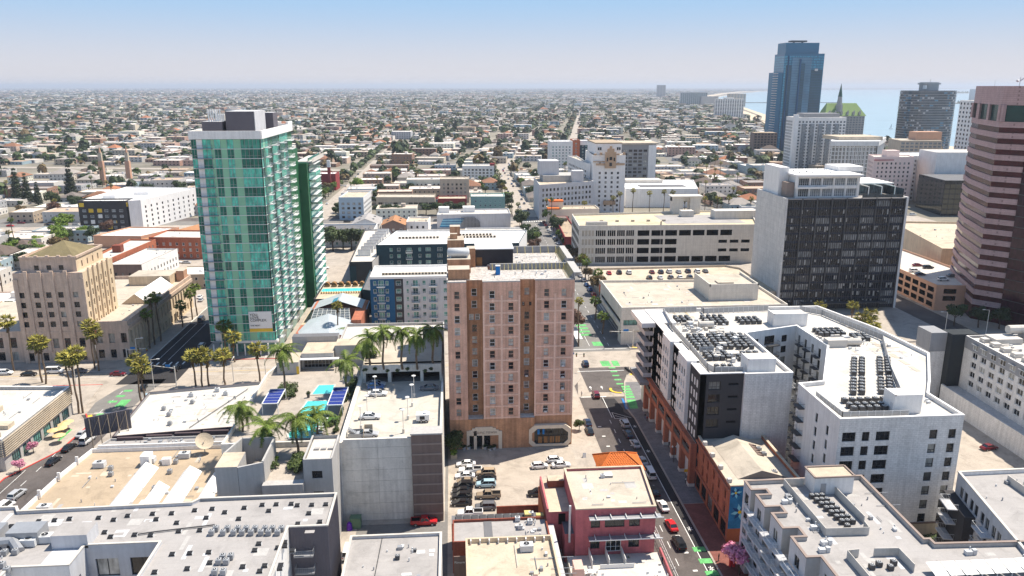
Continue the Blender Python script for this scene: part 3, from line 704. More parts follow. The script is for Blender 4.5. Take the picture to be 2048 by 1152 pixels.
 rf.build('roof','gravel_white',t)
 k=MB()
 for a,b_,zt in(((-2,183.15),(2.7,183.15),.25),((6.6,183.15),(15.8,183.15),.25),((19.5,184.15),(29.3,184.15),.35),((29.2,184),(29.2,196.5),1.9),((9,196.4),(29.3,196.4),1.6),((29.9,200.2),(29.9,217),1.9),((14,216.9),(30,216.9),1.9),((-1.9,183.3),(-1.9,217),.7),((8.5,200.3),(29,200.3),.5)):k.bar(a,b_,.3,H,H+zt)
 for i in range(8):k.box(29.4,184.5+i*1.55,H+1.1,30.7,185.2+i*1.55,H+1.59,0,True)
 k.box(29.35,184,H+1.6,30.9,196.5,H+1.9,0,True);k.box(30.05,200.2,H+1.6,31.3,217,H+1.9,0,True)
 k.build('parapet','wall_midgrey',t)
 k=MB();pass
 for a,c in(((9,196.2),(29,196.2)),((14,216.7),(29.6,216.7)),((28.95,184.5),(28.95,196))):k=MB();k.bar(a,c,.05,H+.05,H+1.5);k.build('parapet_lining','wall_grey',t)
 st=MB()
 for i in range(19):x=9.6+i*1.03;st.tube((x,196.2,H+1.5),(x,195.2,H+.05),.07,4);st.box(x-.05,196.15,H,x+.05,196.24,H+1.6)
 for i in range(11):y=185+i*1.05;st.tube((29.0,y,H+1.8),(27.6,y,H+.05),.07,4)
 for i in range(7):x=15.5+i*2.2;st.tube((x,216.6,H+1.8),(x,215,H+.05),.07,4)
 for i in range(13):y=203+i*1.1;st.tube((29.7,y,H+1.8),(28.4,y,H+.05),.07,4)
 st.build('parapet_struts','yellow_strut',t)
 ph=MB();ph.box(5.6,201,H,15.4,208,H+4.4,0,top_mi=1);ph.box(5.4,200.7,H+4.4,15.6,208.3,H+4.6,1,True);ph.box(5.7,200.9,H,7.2,200.99,H+2.3,2)
 for i in range(16):ph.box(7.4+i*.5,200.94,H,7.46+i*.5,200.995,H+4.3,0)
 ph.build('penthouse',['wall_char','metal_pale','wood'],t)
 lb=MB();lb.box(-1.7,186,H,3.6,190.5,H+2.6,0,top_mi=1);lb.box(-1.9,193,H,4.0,199,H+3.6,0,top_mi=1);lb.box(-1.9,203,H,2.6,209,H+6.6,0,top_mi=1);lb.box(-1.2,210,H,1.6,213,H+9,0,top_mi=1);lb.box(3.2,199.5,H,5.4,203,H+5,0,top_mi=1)
 lb.box(-1.2,204.5,H+6.6,.8,206,H+8,0,top_mi=1);lb.box(2.8,203,H+2.6,6.0,205,H+2.9,1,True)
 lb.build('roof_block',['brick_brown','roof_beige'],t)
 wk=MB();n=14;cx,cz,rr=1.3,H+4.9,1.15
 ring=[[(x,195.6+r2*math.cos(6.28*k/n),cz+r2*math.sin(6.28*k/n))for k in range(n)]for x,r2 in((-1.9,.5),(-1.6,rr),(3.4,rr),(3.8,.5))]
 for q in ring:wk.v+=q
 for i in range(3):
  for k2 in range(n):wk.f.append((i*n+k2,i*n+(k2+1)%n,(i+1)*n+(k2+1)%n,(i+1)*n+k2));wk.m.append(0)
 wk.f.append(tuple(range(n))[::-1]);wk.m.append(0);wk.f.append(tuple(3*n+k for k in range(n)));wk.m.append(0)
 for x in(-1.2,3):wk.box(x,194.8,H+3.6,x+.3,196.4,cz-.6,0)
 wk.build('water_tank','metal_pale',t,smooth=True)
 clutter(t,8,201,28,214,H,16,5);clutter(t,8,187,27,194,H,8,6)
 x=MB();x.obox(10.8-.0,191,H,1.1,1.1,2.2,0,0);x.obox(10.8,191,H+2.2,1.2,1.2,.15,0,1)
 o=x.build('portable_toilet',['sign_blue','frame_white']);o.location=(0,0,0);tag(o,'blue portable toilet on the rubble roof of the brick tower','toilet')
 for i,(u,y,rr_)in enumerate([(9.55,183.0,r_)for r_ in rows[7:9]]+[(26.7,184,r_)for r_ in rows[6:]]+[(22.4,184,rows[10]),(17.65,185.6,rows[7]),(17.65,185.6,rows[9])]):
  if i<2:continue
  a=MB();a.box(u-.33,y-.35,rr_-.02,u+.33,y-.01,rr_+.42,0,True);a.build('window_air_conditioner','metal_pale',t)
brick_tower()
# ------------------------------------------------ parking garage beside it, with its pool deck
def garage():
 t=root('parking_garage','cream parking garage with an open roof deck of cars and ribbed brown stair tower',-13.5,175)
 b=MB();D=17.0
 b.quad((-3.4,152.8,0),(-3.4,200,0),(-3.4,200,18.3),(-3.4,152.8,18.3));b.quad((-3.9,200,D),(-3.9,152.8,D),(-3.9,152.8,18.3),(-3.9,200,18.3));b.quad((-3.4,152.8,18.3),(-3.4,200,18.3),(-3.9,200,18.3),(-3.9,152.8,18.3))
 b.bar((-24.3,151),(-24.3,200),1.0,0,18.3);b.quad((-24,200,0),(-24,200,20.4),(-3.4,200,20.4),(-3.4,200,0))
 b.quad((-23.8,151.1,0),(-9.7,151.1,0),(-9.7,151.1,18.9),(-23.8,151.1,18.9));b.quad((-9.7,151.6,D),(-23.8,151.6,D),(-23.8,151.6,18.9),(-9.7,151.6,18.9));b.quad((-23.8,151.1,18.9),(-9.7,151.1,18.9),(-9.7,151.6,18.9),(-23.8,151.6,18.9))
 b.build('wall','concrete',t)
 hs=[0.05,1.6,4.1,6.7,9.3,11.9,14.5,17.0,18.95];xs=[(-23.85,-16.85),(-16.8,-9.75)]
 for i in range(len(hs)-1):
  for j,(x0,x1)in enumerate(xs):
   q=MB();q.box(x0,150.9,hs[i]+.04,x1,151.08,hs[i+1],0,True);q.build('panel','concrete',t)
 b=MB();b.quad((-23.8,151.6,D),(-3.9,151.6,D),(-3.9,188,D),(-23.8,188,D));b.build('deck','concrete_deck',t)
 s=MB();s.box(-9.7,149.5,0,-3.4,152.8,20.2,0);s.build('stair_tower','wall_brown',t)
 for k in range(8):
  q=MB();q.box(-9.75,149.42,1.8+k*2.3,-3.35,149.49,2.15+k*2.3,0,True);q.build('band','wall_brownlight',t)
 c=MB()
 for k in range(7):
  c.bar((-9.74,149.3),(-9.74,149.31),.1,0,1)
 cp=MB();cp.box(-9.9,149.3,20.2,-3.2,153,20.5,0,True);cp.build('coping','wall_midgrey',t)
 # covered bays at the back with the palm terrace above
 w=MB();facade(w,t,(-23.8,188),(-3.9,188),D,21.6,[(.8,6.3,D+.05,19.5,None,4),(7.2,14.5,D+.05,19.8,None,4),(15.3,19.4,D+.05,19.5,None,4)],4,0,1);w.quad((-3.9,188,D),(-3.9,212,D),(-3.9,212,21.6),(-3.9,188,21.6));w.quad((-23.8,212,D),(-23.8,188,D),(-23.8,188,21.6),(-23.8,212,21.6))
 w.quad((-23.8,188.4,20.6),(-23.8,188.4,21.6),(-3.9,188.4,21.6),(-3.9,188.4,20.6));w.quad((-23.8,188,21.6),(-3.9,188,21.6),(-3.9,188.4,21.6),(-23.8,188.4,21.6));w.build('terrace_wall',['concrete','concrete_dark'],t)
 v=MB();v.quad((-23.7,191.9,D),(-4,191.9,D),(-4,191.9,21),(-23.7,191.9,21));v.build('bay_shade_sheet','void',t)  # near-black sheet painting the shade inside the covered bays
 f=MB();f.quad((-23.8,188.4,20.6),(-3.9,188.4,20.6),(-3.9,212,20.6),(-23.8,212,20.6));f.build('terrace','roof_beige',t)
 m=MB()
 for y in(156,160,164,168,172,176,180):strip(m,(-23.3,y),(-18.6,y),.12,D+.01);strip(m,(-8.6,y),(-4.3,y),.12,D+.01)
 m.build('bay_markings','roof_white',t)
 sr=MB();sr.box(-23.6,155.2,D,-20.6,157.2,D+.1,0)
 for k in range(9):sr.box(-23.4+k*.3,155.6,D+2-k*.22,-23.1+k*.3,156.9,D+2.1-k*.22,0,True)
 sr.bar((-23.5,155.4),(-20.6,155.4),.05,D,D+1.1);sr.bar((-23.5,158),(-20.6,158),.05,D,D+1.1);sr.build('stair','metal_grey',t)
 gb=MB();gb.box(-20.2,155.4,D,-20.1,157.8,D+2.2);gb.box(-20.2,157.7,D,-18.4,157.8,D+2.2);gb.build('lift_cage','roof_cream',t)
garage()
def deck_lamp(x,y,z,label,n=1,h=5.4,name='lamp_post'):
 t=thing(name,label,'lamp',(x,y,z),'round-headed lamp posts of the garage deck and pool terrace')
 p=MB();p.cyl(0,0,0,1.0,.28,8);p.cyl(0,0,1.0,h,.07,6);link('pole',p.mesh('pole',['concrete']),t)
 q=MB();q.cyl(0,0,h,h+.12,.5,12,0);q.cyl(0,0,h+.12,h+.3,.38,12,0,r1=.05);link('lamp_head',q.mesh('lamp_head',['frame_white']),t)
for x,y in((-20.4,166),(-19.7,178),(-11.2,164.5),(-10.6,172),(-10.4,177.8),(-11.8,157.5),(-21.2,160.2)):deck_lamp(x,y,17,'white round-headed lamp post on the open garage roof')
def pool_block():
 t=root('pool_terrace_building','grey and tan building carrying a palm-planted swimming pool terrace',-38,178)
 D=15.0
 shell(t,[(-50.5,157),(-24.9,157),(-24.9,212),(-47.5,212),(-50.5,200)],0,D,'concrete','pavement_mat',par=1.0,pw=.5)
 # front wings and their block-work towers
 b=MB()
 facade(b,t,(-30.2,141),(-24.6,141),0,19.6,[(1.6,3.6,15.6,17.2,('multi',DK,'gl_dark')),(1.7,3.6,11.2,12.8,('multi',DK,'gl_dark'))],.3,0);b.quad((-24.6,141,0),(-24.6,152,0),(-24.6,152,19.6),(-24.6,141,19.6));b.quad((-30.2,152,0),(-30.2,141,0),(-30.2,141,19.6),(-30.2,152,19.6));b.quad((-24.6,152,0),(-30.2,152,0),(-30.2,152,19.6),(-24.6,152,19.6))
 b.build('tower_wall','wall_midgrey',t)
 q=MB();q.box(-29.9,141.3,18.7,-24.9,151.7,18.9);q.build('roof','roof_white',t)
 c=MB()
 for a,d in(((-30.1,141.15),(-24.7,141.15)),((-24.75,141.3),(-24.75,151.9)),((-30.05,151.9),(-30.05,141.3))):c.bar(a,d,.35,19.6,19.75)
 for k in range(3):c.box(-29+k*1.4,146.5,18.9,-28+k*1.4,147.4,19.3)
 c.build('coping','wall_midgrey',t)
 w=MB();w.box(-46.4,139.2,0,-42.2,145.5,19.6,0,top_mi=1);w.bar((-42.2,139.4),(-37.9,141.2),.4,10,19.4);w.bar((-37.9,141.2),(-37.9,151.5),.4,10,19.6);w.bar((-46.2,145.5),(-44.5,152.2),.4,0,19.6);w.bar((-44.5,152),(-38,152),.4,10,19.6)
 w.build('tower_wall',['wall_midgrey','roof_cream'],t)
 e=MB();e.box(-42.2,141.6,0,-30.2,157,14.8,0,top_mi=1);e.box(-38,139.6,11.4,-30.2,141.6,15.2,0);e.box(-42,139.5,0,-24.7,139.7,8.5,0)
 e.build('front_wing',['wall_midgrey','pavement_mat'],t)
 v=MB();v.box(-37.6,139.9,8.6,-30.6,141.5,11.3,0);v.build('gallery_shade_box','void',t)  # solid near-black box painting the shade of the gallery
 r=MB()
 for k in range(12):r.box(-45+k*.55,132.6,10.6,-44.55+k*.55,139,10.75,0,True)
 r.box(-45,132.6,0,-38.5,139,10.55,0);r.build('ribbed_canopy','metal_grey',t)
 # pools
 def pool(pts,name):
  p=MB();p.poly([(x,y,D+.10)for x,y in pts]);o=p.build(name,'pool_water',t)
  k=MB();ou=inset(pts,-.4)
  for i in range(len(pts)):
   j=(i+1)%len(pts);k.quad((*ou[i],D+.16),(*ou[j],D+.16),(*pts[j],D+.16),(*pts[i],D+.16));k.quad((*pts[i],D+.16),(*pts[j],D+.16),(*pts[j],D+.05),(*pts[i],D+.05))
  k.build('pool_edge','roof_white',t)
 pool([(-36.8,160.6),(-31.8,160.6),(-31.2,168),(-31.3,181.5),(-36.6,181.5),(-37.2,176),(-36.5,168),(-37.6,163)],'swimming_pool')
 pool([(-36.3,186),(-31.5,186),(-31.7,192),(-35.6,192)],'hot_pool')
 # clubhouse
 c=MB();facade(c,t,(-42.2,205),(-33.6,205),D,19.4,[(.5,8.2,D+.1,18.0,('multi','metal_grey','gl_dark'))],.8,0);c.quad((-33.6,205,D),(-33.6,215,D),(-33.6,215,19.4),(-33.6,205,19.4));c.quad((-42.2,215,D),(-42.2,205,D),(-42.2,205,19.4),(-42.2,215,19.4));c.quad((-42.2,205,19.4),(-33.6,205,19.4),(-33.6,215,19.4),(-42.2,215,19.4),1)
 c.box(-48,201,D,-42.3,209,18.4,0,top_mi=1);c.box(-33.4,207,D,-24.6,213,20.8,0,top_mi=1);c.box(-46.5,215,D,-33.6,218,21,0,top_mi=2);c.build('clubhouse_wall',['wall_midgrey','roof_cream','roof_dark'],t)
 a=MB();a.box(-43,203.4,18.0,-32,204.9,18.2,0,True);a.build('awning','roof_bright',t)
 d=MB();d.box(-42.9,200.95,D,-42.2,200.99,17.2);d.build('door','paint_yellow',t)
pool_block()
def canopy_shade(x0,y0,x1,y1,label):
 t=thing('sun_canopy',label,'canopy',((x0+x1)/2,(y0+y1)/2,15));
 p=MB();z=17.6
 for x in(x0,x1):
  for y in(y0,y1):p.box(x-.08,y-.08,15,x+.08,y+.08,z)
 p.build('posts','frame_white',t);f=MB()
 for a,b in(((x0,y0),(x1,y0)),((x1,y0),(x1,y1)),((x1,y1),(x0,y1)),((x0,y1),(x0,y0))):f.bar(a,b,.22,z,z+.2)
 for k in range(1,5):y=y0+(y1-y0)*k/5;f.bar((x0,y),(x1,y),.07,z+.02,z+.12)
 f.build('frame','frame_white',t);s=MB();s.quad((x0,y0,z+.1),(x1,y0,z+.1),(x1,y1,z+.1),(x0,y1,z+.1));s.build('shade_cloth','canopy_blue',t)
canopy_shade(-45.8,174.5,-42.2,183.5,'blue sun canopy on white posts left of the swimming pool');canopy_shade(-30.4,172.5,-26.9,183.5,'blue sun canopy on white posts right of the swimming pool')
# ------------------------------------------------ bottom left: grey flats, tan roof, white roof, brick restaurant terrace
def grey_flats():
 t=root('grey_apartment_block','grey flat-roofed apartment block with dark ribbed end wall at the bottom left',-50,120)
 H=17.0
 poly=[(-86,84),(-70,84),(-70,112),(-61,112),(-61,117.5),(-49.2,117.5),(-49.2,84),(-30,84),(-30,106),(-29,106),(-29,120.5),(-22.4,120.5),(-22.4,131.5),(-47,131.5),(-48,130.2),(-77.5,129.4),(-78.5,131),(-86,131)]
 W=['wall_lightgrey']*len(poly);W[10]='ribbed_dark';W[11]='ribbed_dark';W[12]='wall_grey';W[9]='wall_white';W[1]='wall_white';W[2]='wall_white'
 big=('slider',DK,'gl_mix')
 r=random.Random(4)
 facs={4:[(1.3,4.9,11.6,14.9,big),(6.8,10.4,11.6,14.9,big),(1.3,4.9,7.6,10.2,big),(6.8,10.4,7.6,10.2,big)],2:[(3.5,7,11.2,13.5,big)],3:[(1,3,11.6,14,big)],8:[(1+k*4.2,3.6+k*4.2,12.5,15,big)for k in range(4)],
11:[(1.5+i*2.9,2.6+i*2.9,.9+j*3.2,2.9+j*3.2,('slider',WH,'gl_mix'))for i in range(3)for j in range(5)]}
 shell(t,poly,0,H,W,'roof_grey',par=.55,pw=.3,facs=facs,cop='roof_white',depth=.35)
 rb=MB()
 for k in range(14):rb.box(-28.9+k*.47,120.40,.2,-28.8+k*.47,120.49,H+.4,0)
 for k in range(24):rb.box(-22.39,120.7+k*.45,.2,-22.3,120.8+k*.45,H+.4,0)
 rb.build('ribs','ribbed_dark',t)
 for i in range(4):balcony(t,-26.5,120.3,2.9+3.3*i,3.2,1.5,0,'wall_grey','metal_grey')
 # low roof lights: one part each
 spots=[(300,1054),(215,1058),(245,1048)]
 SPX=[(78,1045),(110,1043),(140,1040),(198,1038),(228,1042),(256,1034),(306,1030),(344,1029),(313,1041),(354,1048),(390,1023),(425,1020),(413,1038),(450,1027),(489,1018),(23,1055),(50,1064),(85,1060),(140,1065),(210,1067),(222,1076),(270,1072),(302,1073),(358,1065),(400,1063),(525,1012),(553,1011),(583,1010),(595,1013),(624,1012),(652,1011),(538,1024),(618,1029),(478,1040),(640,1046),(596,1050),(570,1087),(585,1104),(556,1098),(345,1111),(380,1109),(418,1107),(375,1140),(420,1128),(486,1136),(530,1134),(560,1140),(510,1103),(518,1090),(570,1095),(310,1147),(562,1133),(520,1145)]
 b=MB();b.box(-.45,-.32,0,.45,.32,.35,1);b.quad((-.42,-.3,.36),(.42,-.3,.36),(.42,.3,.5),(-.42,.3,.5),0);b.quad((-.45,.32,.35),(-.45,-.32,.35),(-.42,-.3,.36),(-.42,.3,.5),1);b.quad((-.45,-.325,.05),(.45,-.325,.05),(.42,-.32,.36),(-.42,-.32,.36),0)
 sm=b.mesh('roof_light',['metal_black','metal_pale'])
 for px,py in SPX:
  x,y=at(px,py,H);link('roof_light',sm,t,(x+50,y-120,H))
 s=MB();s.box(-66.2,117.5,H,-60.5,121.5,H+2.4,0,top_mi=1);s.box(-66.0,112.3,H,-61.1,117.4,H+.01,0)
 s.build('stair_house',['wall_lightgrey','roof_grey'],t)
 d=MB();d.tube((-84,117,H+1),(-73,119,H+1),.8,8);d.tube((-73,119,H+1),(-71,117,H+.2),.8,8);d.box(-74,119,H+.3,-69,122.5,H+2.3);d.box(-80,120.5,H,-76,123.5,H+1.8);d.tube((-86,114,H+.6),(-77,113,H+.6),.3,6);d.box(-76,112,H,-73,114,H+1.2)
 d.build('roof_ducts','metal_grey',t);clutter(t,-84,86,-72,116,H,25,8)
 patches(t,-84,119,-26,129,H,40,11,('wall_midgrey','roof_grey','wall_lightgrey'));patches(t,-47,100,-32,116,H,20,12,('wall_midgrey','roof_grey','wall_lightgrey'))
 p=MB();a=[at(270,1072,H),at(310,1066,H),at(430,1052,H)]
 for q0,q1 in zip(a,a[1:]):p.tube((*q0,H+.25),(*q1,H+.25),.12,5)
 p.build('pipe_run','metal_dark',t)
 G_='grey condensers on the grey apartment roof'
 for i,px in enumerate([423,446,467,484,502,522,537,555]):
  for dy in(0,1.15):
   x,y=at(px,1071,H);condenser(x+dy*.35,y+dy+.2,H,'grey','grey condenser, %s from the left, %s row, long double row on the grey roof'%(nth(i),'back' if dy else 'front'),G_,s=.95)
 for i,px in enumerate([125,144,163]):
  for dy in(0,1.15):x,y=at(px,1092,H);condenser(x+dy*.35,y+dy,H,'grey','grey condenser, %s from the left, %s row, cluster of six behind the courtyard wall'%(nth(i),'back' if dy else 'front'),G_,s=.95)
 for px,py in((438,1128),(453,1128),(446,1119),(462,1118),(430,1149),(447,1149),(12,1095),(30,1097),(10,1110),(32,1108),(5,1135),(15,1145)):
  x,y=at(px,py,H);condenser(x,y,H,'grey','grey condenser in one of the small clusters at the bottom left roof edge',G_,s=.95)
 for i,(px,py)in enumerate(((92,1083),(60,1090))):x,y=at(px,py,H);condenser(x,y,H,'big','bulky rooftop air handler beside the silver ducts','rooftop air handlers by the ducts')
grey_flats()
def tan_hall():
 t=root('tan_roofed_hall','low hall with tan roof crossed by white ridge skylights beside the left street',-68,156);H=8.0
 poly=[(-87,131.8),(-47.5,131.8),(-48,151),(-50,172),(-84.5,172),(-86,160)]
 shell(t,poly,0,H,'wall_white2','roof_tan',par=.9,pw=.35)
 for(x0,x1,y0,y1)in((-70.5,-66.3,134,163),(-60.2,-56.2,134,160.5),(-53.6,-50.4,134,157),(-79.3,-74.6,131.9,142.5),(-64.2,-60.9,143,154)):
  b=MB();z=H+.05;m_=x0*.62+x1*.38
  b.quad((x0,y0,z),(m_,y0,z+1.5),(m_,y1,z+1.5),(x0,y1,z),0);b.quad((m_,y0,z+1.5),(x1,y0,z),(x1,y1,z),(m_,y1,z+1.5),0);b.tri((x0,y0,z),(x1,y0,z),(m_,y0,z+1.5),1);b.tri((x1,y1,z),(x0,y1,z),(m_,y1,z+1.5),1)
  b.build('ridge_skylight',['roof_bright','wall_grey'],t)
 b=MB();b.box(-65.4,134,H,-58.9,141.5,H+1.8,0,top_mi=1);b.bar((-65.3,141.6),(-58.9,141.6),.3,H+1.8,H+2.6,0);b.bar((-58.8,134),(-58.8,141.6),.3,H+1.8,H+2.6,2);b.build('roof_block',['wall_beige','roof_yellow','wall_beige'],t)
 b=MB();b.box(-70.4,163.5,H,-68.4,166,H+2.6,0,top_mi=0);b.box(-66,164,H,-64.2,165.2,H+1.5);b.box(-83,171.9,H+.9,-50,172.3,H+1.6);b.build('roof_block','wall_white2',t)
 for k in range(5):q=MB();q.box(-86.9+k*.42,136+k*7.4,H+.3,-86.3+k*.42,136.3+k*7.4,H+2.0);q.build('parapet_pier','wall_white2',t)
 clutter(t,-80,142,-52,170,H,22,3)
 G_='condensers on the tan hall roof'
 for px,py,k in((200,934,'big'),(222,940,'grey'),(300,925,'big'),(222,952,'grey'),(310,980,'grey'),(352,927,'grey'),(340,947,'grey'),(90,1022,'big'),(306,997,'grey'),(370,915,'big')):
  x,y=at(px,py,H);condenser(x,y,H,k,'rooftop condenser standing on the tan roof between the white skylights',G_)
 x,y=at(410,905,H);d=thing('satellite_dish','large cream satellite dish on the tan hall roof','satellite dish',(x,y,H))
 q=MB();q.cyl(0,0,0,2.2,.12,8);q.tube((0,0,2.2),(0,-.6,2.9),.1,5);link('mast',q.mesh('mast',['metal_grey']),d)
 q=MB();n=20;rings=[]
 for k,rr in enumerate((0,.6,1.2,1.7,2.05)):rings.append([Vector((rr*math.cos(6.28*i/n),rr*math.sin(6.28*i/n),rr*rr*.16))for i in range(n)])
 M_=Matrix.Rotation(R(38),4,'X')@Matrix.Rotation(R(25),4,'Y')
 for k in range(4):
  for i in range(n):
   j=(i+1)%n;q.quad(*(tuple((M_@v)+Vector((0,0,2.6)))for v in(rings[k][i],rings[k][j],rings[k+1][j],rings[k+1][i])))
 q.tube((0,0,2.6),(.7,-.9,3.7),.04,4);link('dish',q.mesh('dish',['roof_cream']),d)
 u=root('purple_grey_shop','low narrow shop row with plum wall and cluttered grey roof behind the tan hall',-65,176)
 shell(u,[(-84,172.6),(-50.2,172.6),(-49.6,177.6),(-82.6,177.6)],0,8.2,'wall_midgrey','roof_grey',par=.5,pw=.25);clutter(u,-80,173,-52,177,8.2,30,12)
 for px,py in((337,895),(380,893),(352,892),(320,893)):x,y=at(px,py,8.2);condenser(x,y,8.2,'grey','rooftop condenser on the narrow shop row behind the tan hall','condensers on the narrow shop row')
 patches(t,-84,134,-52,168,H,30,9,('roof_cream','roof_beige','roof_tan'))
 ww=root('white_roofed_shop','single-storey shop with broad white roof and plum wall by the crossing',-65,195)
 shell(ww,[(-82.5,178.2),(-49.6,182.4),(-51.8,212.5),(-84.2,206.5)],0,8.2,['wall_plum','wall_grey','wall_grey','wall_grey'],'roof_white',par=.7,pw=.35,facs={0:[(2+k*4.4,5+k*4.4,5.2,6.5,('multi',DK,'gl_dark'))for k in range(7)]})
 b=MB()
 for k in range(5):b.box(-81+k*6.4,177.2+k*.82,6.7,-75+k*6.4,177.9+k*.82,8.9,0,True)
 b.build('stepped_fascia','wall_plum',ww);b=MB();b.tube((-66,183,8.5),(-58,208,8.5),.1,4);b.build('pipe_run','metal_dark',ww)
 clutter(ww,-78,184,-55,205,8.2,20,9);patches(ww,-78,184,-55,205,8.2,34,10)
 for px,py,k in((383,793,'pale'),(328,820,'grey'),(338,832,'grey'),(340,850,'grey'),(385,807,'grey'),(435,783,'pale'),(452,790,'pale')):
  x,y=at(px,py,8.2);condenser(x,y,8.2,k,'square rooftop ventilator on the broad white shop roof','ventilators on the white shop roof')
tan_hall()
def corner_shop():
 t=root('ribbed_corner_shop','corner shop clad in horizontal grey ribs with white roof, umbrellas outside',-120,198);H=7.6
 p=[(-140,181),(-108.6,179.5),(-108.4,213.5),(-140,216)]
 facs={1:[(3+k*5,6.8+k*5,.3,3.2,('multi',DK,'gl_teal'))for k in range(6)],0:[(8,14,.3,3.6,('multi',DK,'gl_dark'))]}
 shell(t,p,0,H,'wall_midgrey','roof_white',par=.9,pw=.4,facs=facs,cop='roof_bright')
 b=MB()
 for k in range(8):b.box(-108.38,179.6,3.9+k*.55,-108.1,213.4,4.15+k*.55,0,True);b.box(-139.9,179.2,3.9+k*.55,-108.6,179.45,4.15+k*.55,0,True)
 b.build('ribs','roof_cream',t)
 c=MB();c.box(-116,187,H,-111,190,H+1.1);c.box(-124,196,H,-119,200,H+1.3);c.box(-138,205,H,-130,209,H+1.6);c.box(-112.5,181.5,H,-110.5,183,H+1.2);c.build('roof_units','roof_cream',t);clutter(t,-136,184,-111,210,H,14,2)
 l=root('low_white_annex','small white annex with black scribbled artwork beside the ribbed corner shop',-122,174);shell(l,[(-140,160),(-112.5,168),(-110.5,179),(-140,180)],0,4.6,'wall_white2','roof_white',par=.5)
 r=random.Random(3);s=MB()
 for _ in range(34):x=r.uniform(-119.6,-112.8);yy=168-(-112.5-x)*.291-.12;z=r.uniform(.8,4.6);s.tube((x,yy,z),(x+r.uniform(-.7,.7),yy+.05,z+r.uniform(-.6,.6)),.06,3)
 s.build('scribbled_artwork','metal_black',l)
corner_shop()
# ------------------------------------------------ bottom centre
def centre_low():
 t=root('low_grey_workshop','low workshop with pale grey roof between the two alleys at the bottom',-11,120);H=8.0
 shell(t,rect(-20.4,96,-3.4,131.5),0,H,'wall_lightgrey','roof_grey',par=.55,pw=.35,cop='roof_white')
 b=MB();b.box(-9.2,108,H,-4.6,113,H+2.2,0,top_mi=1);b.build('roof_block',['wall_midgrey','roof_grey'],t);clutter(t,-18,112,-6,129,H,12,3)
 b=MB();b.tube((-14.5,131,H+.12),(-14.8,119,H+.12),.07,4);b.build('pipe_run','metal_dark',t)
 b=MB();b.box(-7.9,125.6,H+.02,-6.4,126.6,H+.06);b.box(-5.6,126,H+.02,-4.6,126.8,H+.06);b.box(-5.6,124.7,H+.02,-4.8,125.4,H+.06);b.box(-10.2,119.2,H+.02,-8.5,119.9,H+.06);b.build('roof_patches','paint_white',t)
 x,y=at(795,1118,H);condenser(x,y,H,'black','single dark condenser on the pale grey workshop roof','condensers on the low workshops')
 x,y=at(830,1103,H);condenser(x,y,H,'black','small dark ventilator near the centre of the workshop roof','condensers on the low workshops',s=.7)
 u=root('red_brick_workshop','low red brick workshop with blue grey roof behind the cream one',7,135)
 shell(u,rect(-1.4,130.6,17.2,138.4),0,6.4,'brick_red','roof_grey',par=.5,pw=.3)
 b=MB();b.box(-1.6,138.45,0,17,141.5,6.0,0,top_mi=1);b.build('dark_lean_to',['brick_red','roof_dark'],u);b=MB();b.box(4.7,131,6.42,6.3,138,6.5);b.build('roof_patches','roof_dark',u)
 for k in range(9):
  q=MB();q.box(-.8+k*1.6,138.6,6.05,.5+k*1.6,141,6.3);q.build('shed_bay','metal_dark',u)
 rw=MB();rw.bar((8,150.9),(19,150.9),.3,0,2.2);o=rw.build('boundary_wall','brick_red',None);tag(o,'low rust red wall closing the bottom of the car park','wall')
 for q in((13,138.8,6.1,14.3,140.4,7.2),(15.3,138.6,6.1,16.8,139.6,7.0)):b=MB();b.box(*q);b.build('orange_box','yellow_strut',u)
 for px,py in((1035,1042),(1060,1048),(1040,1058),(1062,1032)):x,y=at(px,py,6.4);condenser(x,y,6.45,'pale','kitchen ventilator on the blue grey roof next to the salmon building','ventilators on the blue grey roof',s=.8)
 clutter(u,11,132,16,138,6.4,14,3)
 v=root('cream_roofed_workshop','low workshop with stained cream roof at the bottom centre',9,116)
 shell(v,rect(1.0,98,17.2,128.6),0,8.0,'wall_cream','roof_cream',par=.9,pw=.4)
 for k in range(9):q=MB();q.box(1.9+k*1.7,127.6,8,2.1+k*1.7,128.2,8.85);q.build('parapet_brace','roof_bright',v)
 b=MB();b.tube((10.0,127,8.3),(10.0,120,8.3),.06,4);b.build('pipe_run','roof_white',v);clutter(v,12,106,16,126,8.0,22,4)
 b=MB();b.box(11,113.4,8,14.2,115.2,9.1);b.box(12.2,114,9.1,13,115,10);b.build('roof_block','wall_brown',v)
 x,y=at(1053,1100,8);condenser(x,y,8,'big','boxy air handler on the stained cream roof',None)
 st=MB();st.bar((-1.2,126.4),(1.0,126.4),.2,0,6.6);o=st.build('shop_sign_wall','wall_brown',None);tag(o,'dark brown sign wall with white lettering in the gap between low roofs','sign')
 letters('Filmore',.62,'paint_white',o,(-1.1,126.26,5.2))
centre_low()
